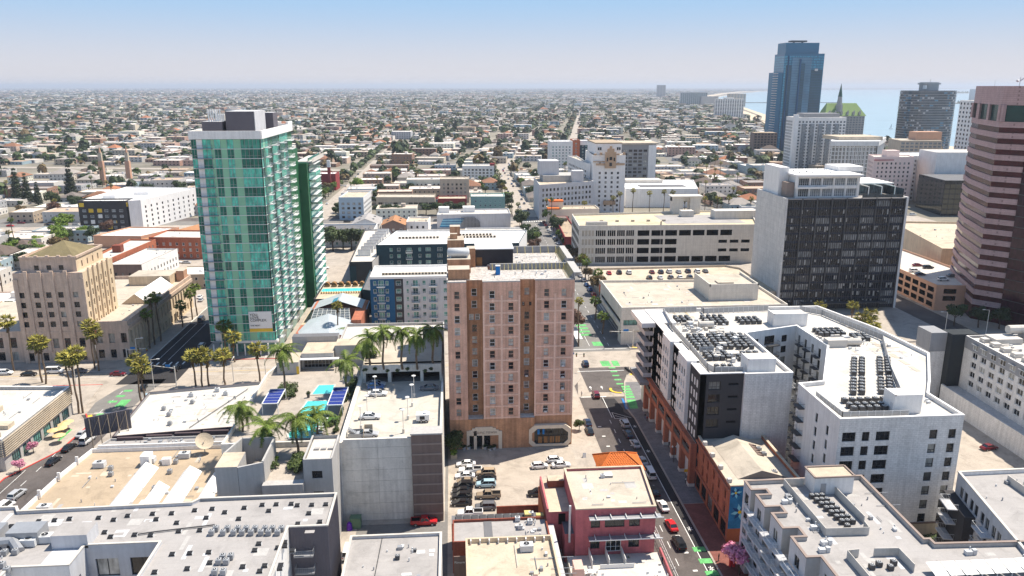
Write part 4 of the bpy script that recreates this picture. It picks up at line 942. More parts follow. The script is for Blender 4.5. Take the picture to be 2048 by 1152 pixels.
def salmon():
 t=root('salmon_restaurant','salmon stucco restaurant with beige roof, steel awnings and planted patio',30,139);H=12.0
 M1=('slider',DK,'gl_dark');f0=[(2.9,4.7,8.4,10.6,M1),(5.6,9.4,8.4,10.6,('slider',DK,'gl_dark')),(10.3,12.4,8.4,10.6,M1),(2.9,4.7,3.9,6.1,M1),(5.9,8.9,3.1,6.2,('multi',WH,'gl_dark')),(10.3,12.4,3.9,6.1,M1)]
 shell(t,[(22,131),(37.4,131),(38.6,147.4),(22,147.4)],0,H,'wall_salmon','roof_beige',par=.5,pw=.35,facs={0:f0},cop='roof_cream',depth=.25)
 b=MB();b.box(17.2,137,0,21.99,150.5,8.6,0,top_mi=1);b.box(18.6,146.5,8.6,21.9,148.9,10.2,2,top_mi=1);b.bar((17.4,137),(17.4,150.3),.35,8.6,9.3);b.box(20.2,132.5,0,21.99,137,6.4,0,top_mi=3);b.build('side_wing',['wall_salmon','roof_cream','brick_red','roof_dark'],t)
 b=MB();b.bar((17.1,110),(17.1,150.6),.25,0,6.8);b.build('west_wall','wall_orange',t);b=MB();b.box(17.3,112,0,18.5,136.9,6.0,0);b.build('blue_walkway','wall_lightgrey',t)
 b=MB();b.cyl(21.0,131.9,5,12.8,.22,8);b.build('flue','metal_pale',t)
 b=MB();b.box(19.5,136.95,5.8,20.9,136.98,8.2);b.build('door','void',t)
 for z in(10.9,6.5):
  a=MB();a.box(24.4,129.6,z,38.2,130.98,z+.07,0,True)
  for k in range(5):a.box(25.6+k*2.9,129.4,z+.07,25.7+k*2.9,130.98,z+.5,1)
  a.bar((24.4,129.55),(38.6,129.55),.12,z-.06,z+.14,1);a.build('awning',['metal_grey','frame_white'],t)
 x,y=at(1205,955,H);condenser(x,y,H,'pale','small rooftop fan left of centre on the beige restaurant roof',None,s=.7)
 b=MB();b.box(30.0,143.6,H,31.6,145.2,H+.5,0,top_mi=1);b.build('roof_hatch',['metal_grey','roof_bright'],t);clutter(t,24,133,35,144,H,7,5)
 patches(t,23,132.5,34,144,H,14,8)
 # hipped tile roof pavilion behind, every course a raised row of tiles
 u=root('tiled_pavilion','small pavilion with bright orange hipped tile roof beside the street',35,155.5);z=9.0
 shell(u,rect(31,152.4,39.8,159.2),0,z-.1,'wall_cream','roof_cream',par=.05)
 x0,y0,x1,y1=30.3,151.7,40.5,160.0;rg=((33.6,156),(36.9,156));rz=z+2.3
 fm=MB();A,B_,C_,D=(x0,y0,z),(x1,y0,z),(x1,y1,z),(x0,y1,z);P,Q_=(*rg[0],rz),(*rg[1],rz)
 fm.quad(A,B_,Q_,P);fm.tri(B_,C_,Q_);fm.quad(C_,D,P,Q_);fm.tri(D,A,P);fm.build('roof_base','tile_orange',u)
 def slope(a,b,c,d,nrows,step=.52):
  a,b,c,d=map(Vector,(a,b,c,d));q=MB();up=(b-a).cross(d-a).normalized()
  for r_ in range(nrows):
   u0,u1=r_/nrows,(r_+1.12)/nrows;l0,r0=a.lerp(d,u0),b.lerp(c,u0);l1,r1=a.lerp(d,min(1,u1)),b.lerp(c,min(1,u1));n=max(1,int((r0-l0).length/step));e=(r0-l0)/n if n else Vector()
   dd=((d+c)/2-(a+b)/2)*(u1-u0);wl=e.length
   for k in range(n):
    p=l0+e*(k+.5);p2=p+dd
    if(p2-l1).dot(e)<0 or(p2-r1).dot(e)>0:continue
    o0=up*.16;s=e*.42;q.quad(tuple(p-s+up*.03),tuple(p+o0),tuple(p2+o0*.7),tuple(p2-s+up*.02));q.quad(tuple(p+o0),tuple(p+s+up*.03),tuple(p2+s+up*.02),tuple(p2+o0*.7));q.tri(tuple(p-s),tuple(p+s),tuple(p+o0))
  return q
 for(a,b,c,d)in((A,B_,Q_,P),(D,A,P,P),(B_,C_,Q_,Q_)):
  o=slope(a,b,c,d,10).build('roof_tiles','tile_orange',u);stuff(o)
 r_=MB()
 for a,b in((A,P),(B_,Q_),(C_,Q_),(D,P),(P,Q_)):r_.tube(tuple(Vector(a)+Vector((0,0,.1))),tuple(Vector(b)+Vector((0,0,.12))),.16,6)
 r_.build('ridge_tiles','roof_cream' if 0 else 'tile_orange',u);g=MB();g.bar((x0,y0),(x1,y0),.12,z-.15,z+.02);g.bar((x1,y0),(x1,y1),.12,z-.15,z+.02);g.build('gutter','roof_white',u)
 # patio
 p=root('patio_terrace','raised white patio terrace with railings below the salmon restaurant',29,120,cat='terrace')
 b=MB();b.box(20.4,111,0,38.3,130.9,2.6,0);b.build('terrace','roof_white',p)
 rl=MB();rl.bar((38.2,111),(38.6,131),.3,2.6,3.6);rl.bar((20.5,111.1),(38,111.1),.2,2.6,3.5);rl.build('railing','wall_salmon',p)
 rl=MB()
 for x in(24.6,27.8,30.9):rl.bar((x,126.5),(x,130.8),.1,2.6,4.4)
 rl.bar((26,126.4),(32.5,126.4),.1,2.6,3.5);rl.build('glass_screen','frame_white',p)
 b=MB();b.box(20.6,122.5,2.6,22.3,125.5,5.4);b.build('counter','wall_pink',p)
 st=MB()
 for k in range(22):st.box(40.2,128+k*1.2,.8,40.3,128.1+k*1.2,1.9)
 st.bar((40.25,112),(40.25,155),.06,1.9,1.98);st.bar((40.25,112),(40.25,155),.06,1.0,1.06);o=st.build('street_railing','frame_white',None);tag(o,'white railing running between the salmon restaurant and the street','railing')
 r=random.Random(8)
 def table(x,y,z,lab):
  tt=thing('patio_table',lab,'table',(x,y,z),'white patio tables');q=MB();q.box(-.55,-.55,.68,.55,.55,.74,0,True);q.cyl(0,0,0,.68,.06,6);link('tabletop',q.mesh('tabletop',['frame_white']),tt)
 def chair(x,y,z,rz):
  tt=thing('patio_chair','white patio chair at one of the tables below the salmon restaurant','chair',(x,y,z),'white patio chairs',rz);q=MB();q.box(-.27,-.27,.4,.27,.27,.46,0,True);q.box(-.27,.22,.46,.27,.28,.95,0,True)
  for sx in(-1,1):
   for sy in(-1,1):q.box(sx*.24-.03,sy*.24-.03,0,sx*.24+.03,sy*.24+.03,.4)
  link('seat',q.mesh('seat',['frame_white']),tt)
 for x,y in((24,124.8),(26,122.5),(24.4,120.3),(22.6,118.5),(27,118),(34.3,122.3),(36.6,122.5),(35.5,117)):
  table(x,y,2.6,'square white patio table below the salmon restaurant')
  for a in(0,1.57,3.14,4.71):chair(x+math.sin(a)*-.95,y+math.cos(a)*.95,2.6,-a if 0 else a)
salmon()
def brick_hall():
 t=root('orange_brick_hall','historic orange brick hall with arched windows, low gabled roof and blue flower mural',61,149);H=12.0
 p=[(54.0,137),(69.2,137),(69.6,161),(54.6,161)]
 ops=[(.9+k*3.9+d_,2.0+k*3.9+d_,z,z+2.1,('sash','brick_red','gl_dark'))for k,d_ in zip(range(6),(0,.5,0,.4,0,.3))for z in(5.2,8.6)]+[(1+k*4.6,4.6+k*4.6,.4,3.8,('multi',DK,'gl_dark'))for k in range(5)]
 shell(t,p,0,H,['wall_orange','brick_orange','brick_orange','brick_orange'],'roof_beige',par=.8,pw=.45,facs={3:ops},cop='roof_cream')
 b=MB()
 for k in range(12):
  y=139+k*1.85
 for o in[q for q in ops if q[2]>4]:
  yy=161-(o[0]+o[1])/2;n=7
  for i in range(n):
   a0,a1=math.pi*i/n,math.pi*(i+1)/n;xx=54.6-(161-yy)*.025
   for aa in(a0,):b.tube((xx-.06,yy+.62*math.cos(a0),o[3]+.55*math.sin(a0)-.1),(xx-.06,yy+.62*math.cos(a1),o[3]+.55*math.sin(a1)-.1),.12,4)
 b.build('window_arches','brick_terra',t)
 b=MB();b.bar((53.9,137),(54.5,161),.3,4.2,4.9);b.bar((53.8,136.9),(54.4,161),.4,11.6,12.0);b.build('cornice','brick_terra',t)
 for k in range(5):q=MB();yy=138+k*5.6;xx=54.15+k*.13;q.box(xx-.35,yy,12.9,xx+.5,yy+.8,13.7,0,True);q.build('parapet_pier','roof_white',t)
 g=MB();z=H+.05;g.quad((57,141,z),(62,141,z+1.7),(62,158,z+1.7),(57,158,z));g.quad((62,141,z+1.7),(67.5,141,z),(67.5,158,z),(62,158,z+1.7));g.tri((57,141,z),(67.5,141,z),(62,141,z+1.7),1);g.tri((67.5,158,z),(57,158,z),(62,158,z+1.7),1);g.build('gabled_roof',['roof_beige','roof_dark'],t)
 for k in range(5):
  s=MB();s.quad((64.4,149.3+k*1.15,z+1.1),(65.7,149.3+k*1.15,z+.7),(65.7,150.3+k*1.15,z+.7),(64.4,150.3+k*1.15,z+1.1));s.box(64.35,149.25+k*1.15,z+.6,65.75,149.3+k*1.15,z+1.05);s.build('roof_panel','wall_brown',t)
 for px,py in((1517,903),(1527,913),(1548,950)):x,y=at(px,py,H);condenser(x,y,H,'grey','grey condenser on the beige roof of the orange brick hall','condensers on the brick hall roof',s=1.1)
 # mural: blue petals painted on the end wall
 y=136.985;ms=MB();ms.quad((54.05,y,3.2),(58.6,y,3.2),(58.6,y,12.6),(54.05,y,12.6));ms.build('mural','mural_blue',t)
 pm=MB();r=random.Random(2)
 for cx,cz,R_ in((56.3,6.9,1.9),(55.2,11.2,1.3),(57.9,5.0,1.1),(57.6,9.2,1.0)):
  for k in range(8):
   a=6.28*k/8+.2;c,s=math.cos(a),math.sin(a);P=lambda u,v:(min(58.55,max(54.1,cx+R_*(u*c-v*s))),136.97,min(12.5,max(3.3,cz+R_*(u*s+v*c))))
   pm.poly([P(.12,0),P(.5,-.2),P(1,0),P(.5,.2)],k%2)
  pm.poly([(cx+.22*R_*math.cos(k),136.96,cz+.22*R_*math.sin(k))for k in(0,1.05,2.1,3.14,4.2,5.24)],2)
 pm.build('mural_petals',['mural_pale','mural_deep','sign_yellow'],t)
mat('wall_darkteal',(.035,.04,.045),var=.1,fine=.06);mat('mural_blue',(.03,.2,.42),var=.35,sc=.5,fine=.15);mat('mural_pale',(.25,.6,.75),var=.2,fine=.1);mat('mural_deep',(.02,.07,.2),var=.2,fine=.1)
brick_hall()
# ------------------------------------------------ the big U-shaped block on the right
def u_block():
 t=root('white_apartment_complex','large U-shaped white and charcoal apartment complex with air conditioners on its roofs',80,180);H=27.0
 M3=('multi',DK,'gl_dark');S1=('slider',DK,'gl_mix');S2=('low',DK,'gl_dark');r=random.Random(6)
 fl=[2.2+3.05*k for k in range(8)]
 # west wing, street side in alternating bays
 ys=[160.0,167.2,174.4,181.6,188.8,197.5,211.5];mb=MB();mats=['wall_char','wall_white','wall_plum','wall_white2']
 kinds=[0,1,2,1,2,0];xb=54.2
 for k in range(6):
  y0,y1=ys[k],ys[k+1];x=xb-(.9 if kinds[k]==1 else 0)-(.02 if k==0 else 0)
  ops=[]
  for z in[q for q in fl if 10.5<q+.5<26]:
   for u in((1.6,3.6,5.4)if k<5 else(2,6,10)):ops.append((u-.5,u+.5,z+.35,z+2.2,('slider',DK,'gl_mix')if r.random()<.8 else('slider',WH,'gl_mix')))
  zl=11.0 if kinds[k]!=1 else 12.6
  facade(mb,t,(x,y1),(x,y0),zl,H+.8+(.5 if kinds[k]==1 else 0),ops,.3,kinds[k])
  zt=H+.8+(.5 if kinds[k]==1 else 0);mb.quad((x,y0,zl),(xb+1.4,y0,zl),(xb+1.4,y0,zt),(x,y0,zt),kinds[k]);mb.quad((xb+1.4,y1,zl),(x,y1,zl),(x,y1,zt),(xb+1.4,y1,zt),kinds[k]);mb.quad((x,y0,zt),(xb+2,y0,zt),(xb+2,y1,zt),(x,y1,zt),3 if kinds[k]==1 else 3);mb.quad((x,y0,zl),(x,y1,zl),(xb+1.4,y1,zl),(xb+1.4,y0,zl),kinds[k])
  if k<5:mb.quad((xb+2,y0,H),(xb+2,y1,H),(xb+2,y1,zt),(xb+2,y0,zt),3)
 mb.build('wall',mats,t)
 # orange brick arcade of the lower storeys
 for k in range(7):
  y0=160+k*7.2 if k else 159.9
  a=MB();a.box(53.0,y0,0,54.4,y0+1.3,10.9,0);a.box(52.9,y0-.1,0,54.4,y0+1.4,.9,1);a.build('arcade_pier',['brick_terra','concrete'],t)
  if k<6:
   a=MB();a.box(53.1,y0+1.3,6.2,54.4,y0+7.2,7.5,0,True);a.box(53.1,y0+1.3,9.6,54.4,y0+7.2,10.9,0,True);a.build('arcade_beam','brick_terra',t)
   q=MB();q.box(53.2,y0+1.4,7.5,53.3,y0+7.1,8.6);q.build('railing','metal_dark',t)
 v=MB();v.quad((55.8,204,0),(55.8,160,0),(55.8,160,11),(55.8,204,11));v.build('recessed_shopfront','gl_dark',t)
 # corner pavilion with the white oversailing roof and curved balconies
 c=MB();c.box(50.4,199.5,26.3,60,212.6,27.6,0,True);c.build('oversailing_roof','roof_bright',t)
 c=MB();c.box(50.6,199.5,9.6,54.2,212,10.4,0,True);c.build('oversailing_canopy','wall_grey',t)
 for z in fl[3:]:
  balcony(t,54.2,206,z,9,2.4,R(-90),'wall_lightgrey','wall_lightgrey',solid=True)
  # east-facing, south and inner walls and the main roof outline
 poly=[(54.2,160),(64.2,160),(64.2,159.3),(75.2,159.3),(75.2,188.4),(91,193.6),(91.5,176.8),(79.6,154),(73.6,153),(73.6,134.2),(98.7,134.2),(98.4,145.5),(102.9,152.3),(113.4,169.6),(111.5,190),(105.5,212),(54.2,212)]
 W=['wall_char','wall_white2','panel_white','wall_white','wall_white','wall_white','wall_white','wall_white','wall_white','block_white','wall_white','wall_white','wall_white','wall_white','wall_white','wall_white','wall_white']
 W[2]='block_white'
 f0=[(1.0,1.9,z+.3,z+2.1,S1)for z in fl[3:]]*0+[(2.0,4.8,z+.35,z+2.35,('multi',DK,'gl_mix'))for z in fl[4:]]+[(6.6,8.9,z+1.4,z+1.9,('open',DK,'void'))for z in fl[4:]]
 f9=[]
 rowz=[1.6+k*3.05 for k in range(8)]
 for j,z in enumerate([q for q in rowz if 4.6<q<25]):
  f9+=[(.8,3.5,z,z+1.95,M3),(4.8,6.3,z,z+1.95,S1),(7.6,10.4,z,z+1.95,M3),(18.5,20.1,z,z+1.95,S2),(22.4,23.9,z,z+1.95,S2)]
 f8=[(u-.5,u+.5,z+o_,z+o_+2.0,S2)for z in rowz[2:]for u,o_ in((9.5,0),(14.3,-.6))if z<25]
 f4=[]
 for z in fl[3:]:
  f4+=[(2.5,4.3,z+.2,z+2.1,M3),(6.3,9.6,z,z+2.5,M3),(12,13.8,z+.2,z+2.1,M3)]
 f5=[(u,u+1.3,z,z+2.3,('slider',DK,'gl_mix'))for z in fl[3:]for u in(1.5,5.2,9,12.7)]
 f6=[(u,u+1.4,z,z+2.3,('slider',DK,'gl_mix'))for z in fl[2:]for u in(2,6.5,11,15.5,20)]
 f3=[(u,u+1.8,z,z+2.2,('slider',DK,'gl_mix'))for z in fl[1:]for u in(3,8,13,18,23)]
 f12=[(u,u+1.8,z,z+2.0,('slider',DK,'gl_mix'))for z in fl for u in(2,7,12,17)]
 facs={0:f0,9:f9,8:f8,4:f4,5:f5,6:f6,3:f3,12:f12}
 shell(t,poly,0,H,W,'roof_white',par=.8,pw=.4,facs=facs,cop='roof_bright',depth=.28)
 bb=MB();bb.box(85,134.05,0,98.65,134.19,4.4,0);bb.box(85,133.95,4.4,98.9,134.19,4.7,1,True);bb.build('beige_base',['wall_beige','wall_brown'],t)
 for z in fl[3:]:
  balcony(t,83.4,190.9,z,3.6,1.3,R(18),'metal_dark','metal_dark')
  for y in(190,186,181):balcony(t,91.1+(193.6-y)*.03,y,z,2.4,1.3,R(-90),'metal_dark','metal_dark')
  for k in range(3):balcony(t,76.6+3.4*k*.55,148.0+k*3.4+9.2,z,2.2,1.3,R(-118),'metal_dark','metal_dark')
 for z in fl[1:]:
  for y in(157,162,172,182):balcony(t,75.2,y+5,z,3.0,1.4,R(90),'metal_dark','frame_white')
  balcony(t,73.6,150.5,z,3,1.3,R(-90),'metal_dark','metal_dark')
  # roof structures
 for(x0,y0,x1,y1,h,lab)in((65.2,160.6,71.6,165.2,3.6,0),(85.5,195.5,94.8,200,3.4,0),(86.2,137.4,91.8,141.6,3.8,0)):
  b=MB();b.box(x0,y0,H,x1,y1,H+h,0,top_mi=1);b.bar((x0,y0+.1),(x1,y0+.1),.2,H+h,H+h+.2);b.bar((x0+.1,y0),(x0+.1,y1),.2,H+h,H+h+.2,0);b.box(x0-.03,y0+.6,H,x0-.005,y0+1.5,H+2.1,2);b.build('stair_house',['wall_white2','roof_white','metal_pale'],t)
  # screens
 def screen(pts,h=1.7):
  for p,q in zip(pts,pts[1:]):
   b=MB();L=math.hypot(q[0]-p[0],q[1]-p[1]);n=max(1,int(L/1.5));b.bar(p,q,.05,H+h-.1,H+h,1);b.bar(p,q,.04,H+.15,H+h-.12,0)
   for k in range(n+1):x,y=p[0]+(q[0]-p[0])*k/n,p[1]+(q[1]-p[1])*k/n;b.box(x-.06,y-.06,H,x+.06,y+.06,H+h+.05,1)
   b.build('roof_screen',['metal_grey','metal_pale'],t)
 screen([(69,211),(59.2,210.4),(57.6,196),(57.4,178),(57.2,164.5),(58,162),(64.5,161.6)]);screen([(70.5,211),(70.5,209),(90,210.5)]);screen([(99,209.5),(103.5,205),(108.5,182),(98.2,160),(91.8,144)]);screen([(74.8,147),(75.2,136.5),(88.5,136.2)],1.3);screen([(62.5,176),(59,176)],1.6)
 # condensers
 GA='dark condensers massed on the white complex roof'
 def field(x0,y0,nx,ny,dx,dy,lab,skew=0,s=1.3,drop=.0):
  rr=random.Random(int(x0*3+y0))
  for j in range(ny):
   for i in range(nx):
    if rr.random()<drop:continue
    condenser(x0+i*dx+j*skew,y0+j*dy,H,'black','dark condenser, %s from the left, %s row, %s'%(nth(i),nth(j),lab),GA,0,s)
 field(59.6,178.5,3,6,1.55,1.9,'left field on the street-side roof',.05);field(64.6,178.5,3,6,1.55,1.9,'middle field on the street-side roof',.1);field(69.6,178.2,3,6,1.6,1.9,'right field on the street-side roof',.1);field(59.8,170.8,4,3,1.55,1.7,'lower left group on the street-side roof');field(67.2,170.0,4,3,1.6,1.8,'lower right group on the street-side roof',drop=.15);field(59.6,163.4,3,2,1.6,1.7,'nearest group on the street-side roof')
 field(61,201,3,3,1.6,1.8,'far left group of the street-side roof');field(68.4,198.5,4,4,1.7,2.0,'far right group of the street-side roof',.1)
 field(78,198.6,4,3,1.6,1.8,'group on the connecting wing');field(94.5,186.6,5,3,1.5,1.9,'far group on the slanting wing',.1);field(101.6,182,3,3,1.5,1.7,'outer group on the slanting wing',.3)
 for q in(0,1):
  for j in range(12):
   if j==5:continue
   for i in(0,1):condenser(83.2+q*6.2+i*1.9+j*.95,147.8+j*1.8,H,'black','dark condenser, %s column, %s row, %s double strip on the slanting wing'%(('left','right')[i],nth(j),('left','right')[q]),GA,R(-10),1.3)
 field(79.2,143.6,6,1,1.65,1,'upper line above the tall white end wall');field(79,139.4,7,2,1.6,1.7,'double line above the tall white end wall')
 g=MB();r=random.Random(9)
 for(x0,y0,x1,y1,n)in((60,170,72,176,26),(60,190,70,200,40),(64,163,72,170,22),(92,180,104,186,34),(60,176,73,192,30)):
  for _ in range(n):
   x,y=r.uniform(x0,x1),r.uniform(y0,y1);L=r.uniform(.6,3.4)
   if r.random()<.5:g.tube((x,y,H+.3),(x+(L if r.random()<.5 else 0),y+(0 if r.random()<.5 else L),H+.35),r.uniform(.07,.22),5,r.randrange(2))
   else:g.obox(x,y,H,r.uniform(.5,1.8),r.uniform(.5,1.4),r.uniform(.4,1.3),0,r.randrange(2))
 stuff(g.build('roof_pipework',['metal_pale','roof_white'],t))
 g=MB();g.tube((65,196,H+1),(69,196,H+1),.9,12);g.box(92,177.5,H,97,180,H+1.9);g.tube((97,178.8,H+1),(101,178.8,H+1),.9,10);g.build('roof_tank','roof_white',t)
 clutter(t,94,172,103,184,H,16,5,('roof_bright','metal_pale'));clutter(t,92,141,98,144,H,6,6);clutter(t,104,165,110,190,H,8,7,('roof_bright','metal_pale'));clutter(t,56,162,73,210,H,30,8)
 patches(t,93,168,103,184,H,20,1);patches(t,75,136,80,150,H,8,31);patches(t,56,160,73,208,H,30,2,('roof_beige','roof_yellow','roof_white'));patches(t,103,156,108,190,H,12,3)
 for k in range(9):q=MB();q.box(104.4+k*.1,160+k*4.4,H,105.6+k*.1,163.2+k*4.4,H+.06);q.build('walkway_pad','roof_beige',t)
u_block()
def se_flats():
 t=root('balconied_apartment_block','stepped white apartment block with brown coping and balconies at the bottom right',65,118);H=17.0
 poly=[(55.4,101),(96,101),(96,106.8),(77.4,107.4),(77.4,108.8),(76.4,108.8),(77,130.4),(53.8,130),(53.8,126.4),(56.6,126.4),(56.6,124.8),(54,124.8),(54,120.4),(56.8,120.4),(56.8,118.4),(54.3,118.4),(54.3,113.4),(57,113.4),(57,111),(54.6,111),(54.6,105),(57,105),(57,101)][::1]
 poly=[(57,84),(96,84)]+poly[1:-1]+[(57,100)]
 poly=[p for i,p in enumerate(poly)if p!=poly[i-1]]
 S=('slider',DK,'gl_mix');n=len(poly);facs={}
 W=['wall_midgrey']*n
 for i in range(n):
  a,b=poly[i],poly[(i+1)%n];L=math.hypot(b[0]-a[0],b[1]-a[1]);west=b[1]<a[1]and a[0]<60
  if west and L>3:facs[i]=[(L/2-.9,L/2+.9,z,z+2.2,S)for z in(1,4.2,7.4,10.6,13.8)]
  elif west and L>1.4:facs[i]=[(.25,L-.25,z,z+2.2,S)for z in(4.2,7.4,10.6,13.8)]
  if west:W[i]='wall_lightgrey'
 shell(t,poly,0,H,W,'roof_grey',par=.75,pw=.35,facs=facs,cop='wall_brownlight',depth=.25)
 for y in(125.6,119.4,112.2,106,122.6,115.8,108.4):
  for z in(3.9,7.1,10.3,13.5):balcony(t,54.4 if y not in(122.6,115.8,108.4)else 54.2,y,z,3.2,1.5,R(-90),'wall_lightgrey','frame_white')
 b=MB();b.box(65.2,125.2,H,72.6,129.2,H+3.4,0,top_mi=1);b.build('stair_house',['wall_white','roof_cream'],t);b=MB()
 for p,q in(((65.1,125.1),(72.7,125.1)),((72.7,125.1),(72.7,129.3)),((65.1,129.3),(65.1,125.1)),((72.7,129.3),(65.1,129.3))):b.bar(p,q,.3,H+3.4,H+3.65)
 b.build('coping','wall_brownlight',t);b=MB();b.box(66.4,125.14,H,67.4,125.19,H+2.2);b.build('door','metal_grey',t)
 def scr(pts):
  for p,q in zip(pts,pts[1:]):
   b=MB();b.bar(p,q,.1,H,H+1.5)
   L=math.hypot(q[0]-p[0],q[1]-p[1])
   for k in range(6):b.bar(p,q,.16,H+.15+k*.23,H+.2+k*.23)
   b.build('roof_screen','roof_white',t)
 scr([(64.8,128.6),(61,128.8),(61,111.8),(68.4,111.6),(68.6,113.6)]);scr([(69.2,126),(69.4,115)]);scr([(61.5,97),(61.5,105.4),(63.5,105.6)]);scr([(66,105.6),(70,105.4),(70,101)])
 for k in range(22):
  x,y=64.3+(k%3)*.95+(k//3)*.22,124-(k//3)*1.45;condenser(x,y,H,'black','dark condenser, %s column, %s row between the white screens of the balconied block'%(nth(k%3),nth(k//3)),'condensers on the balconied block')
 for x,y in((65.5,103),(66.8,102),(64,102.4),(68,103.2)):condenser(x,y,H,'black','dark condenser in the lower screened well at the bottom edge','condensers on the balconied block')
 for x,y in((58.6,122.6),(60,114),(59.6,109.4),(58.3,107.4),(81.5,105),(90,103)):q=MB();q.obox(x,y,H,1,.8,.7);q.obox(x+1,y,H,.6,.6,.9);q.cyl(x+.5,y+.4,H,H+1.2,.1,6);q.build('roof_vent','metal_pale',t)
 pv=MB()
 for k in range(9):pv.quad((72+k*2.4,98.6,H+.9),(74.2+k*2.4,98.6,H+.9),(74.2+k*2.4,101.4,H+1.5),(72+k*2.4,101.4,H+1.5),0);pv.box(72.3+k*2.4,98.7,H,72.4+k*2.4,98.8,H+.9,1)
 pv.build('roof_panels',['metal_grey','metal_pale'],t);clutter(t,59,112,60.8,126,H,8,3);clutter(t,70,110,75,128,H,8,4)
 u=root('dark_balcony_block','apartment block with white upper floor and charcoal balcony corner at the right edge',103,118)
 patches(t,59,108,74,128,H,22,4,('wall_midgrey','roof_grey','wall_lightgrey'));patches(t,58,88,92,105,H,30,5,('wall_midgrey','roof_grey','wall_lightgrey'))
 p2=[(89.5,100),(118,100),(118,130.8),(96.4,130.4)]
 shell(u,p2,0,H,['wall_char','wall_white','wall_white','wall_lightgrey'],'roof_grey',par=.75,pw=.35,facs={3:[(2+k*4.6+o_,3.4+k*4.6+o_,z,z+2.2,S)for k in range(6)for o_ in(0,2)for z in(4.2,7.4,10.6,13.6)]},cop='roof_white')
 a=math.atan2(-30.4,-6.9);nx=(-30.4,6.9)
 c=MB();c.prism([(94.6,131.2),(92.4,121.4),(94.2,121),(96.5,131)],0,13.4,0);c.build('charcoal_corner','wall_char',u)
 for y,in((126,),(116.5,),(108,)):
  for z in(3.9,7.1,10.3,13.3):x=96.4-(130.4-y)*.227-(2.1 if y>121 else 0);balcony(u,x,y,z,4,1.8,math.atan2(-30.4,-6.9),'wall_lightgrey','frame_white')
 b=MB();b.bar((104,127),(104,122),.15,H,H+1.5);b.bar((104,122),(118,120),.15,H,H+1.5);b.build('roof_screen','roof_white',u)
 for x,y in((107,125),(109,126),(108,123.5),(106,118),(103,116)):condenser(x,y,H,'pale','pale condenser on the roof at the right edge','condensers at the right edge')
 clutter(u,95,112,110,128,H,10,3)
se_flats()
def hotel():
 t=root('grey_hotel','long grey and white hotel with rows of paired windows above a concrete car park wall',152,180);H=20.0
 S=('slider',WH,'gl_dark')
 p=[(142.5,132),(168,128),(170,203),(146,203)]
 L=math.hypot(3.5,71);ops=[]
 for k in range(17):
  for j,z in enumerate((6.8,9.6,12.4,15.2)):ops.append((4.0+k*4.0,6.4+k*4.0,z+.2,z+1.85,S))
  ops.append((4.1+k*4.0,6.4+k*4.0,17.8,19.45,S))
 shell(t,p,4.2,H,['wall_white','wall_white','wall_grey','block_white'],'roof_white',par=.7,pw=.35,facs={3:ops})
 b=MB();b.prism([(142.3,132),(142.46,132),(145.96,203),(145.8,203)],16.6,20.75,0);b2_=MB()
 g=MB();facade(g,t,(145.9,203),(142.4,132),17.2,20.72,[o for o in ops if o[2]>17.4],.15,0);g.build('grey_band','wall_grey',t)
 b=MB()
 for k in range(17):y=203-(5.3+k*4.0)*.9988;x=145.8-(203-y)*.0493;b.obox(x-.3,y,19.55,.6,2.3,.08,0,0,True)
 b.build('window_hoods','metal_grey',t)
 b=MB();b.box(142.0,203.1,0,150,208,21.0,0);b.build('end_wall','wall_darkteal',t)
 b=MB();b.box(137.2,205.4,0,141.95,212,20.6,0);b.build('stair_tower','block_white',t);b=MB();b.box(137.1,205.3,15.2,141.97,212.1,20.9,0);b.build('grey_band','wall_grey',t)
 b=MB();b.prism([(139.2,120),(143,120),(146.2,203),(140.6,203)],0,5.2,0);b.prism([(139.2,120),(139.8,120),(141.2,203),(140.6,203)],5.2,6.0,0);b.build('car_park_wall','block_white',t)
 c=MB();r=random.Random(3);c.box(150,196,H,158,201,H+1.6);c.box(160,190,H,168,201,H+2.5,1)
 for k in range(15):y=198-k*4.2;c.box(148,y,H,150.2,y+2,H+1.1);c.tube((147.6,y,H+.5),(153,y+1,H+.5),.25,5)
 c.tube((156,200,H+3.2),(163,200,H+3.2),1.2,10);c.build('roof_plant',['roof_white','wall_grey'],t);clutter(t,147,140,160,200,H,60,5)
 rr=MB();rr.box(165,192,H+2.6,175,200,H+3.6);rr.build('red_roof_panel','sign_red',t)
hotel()
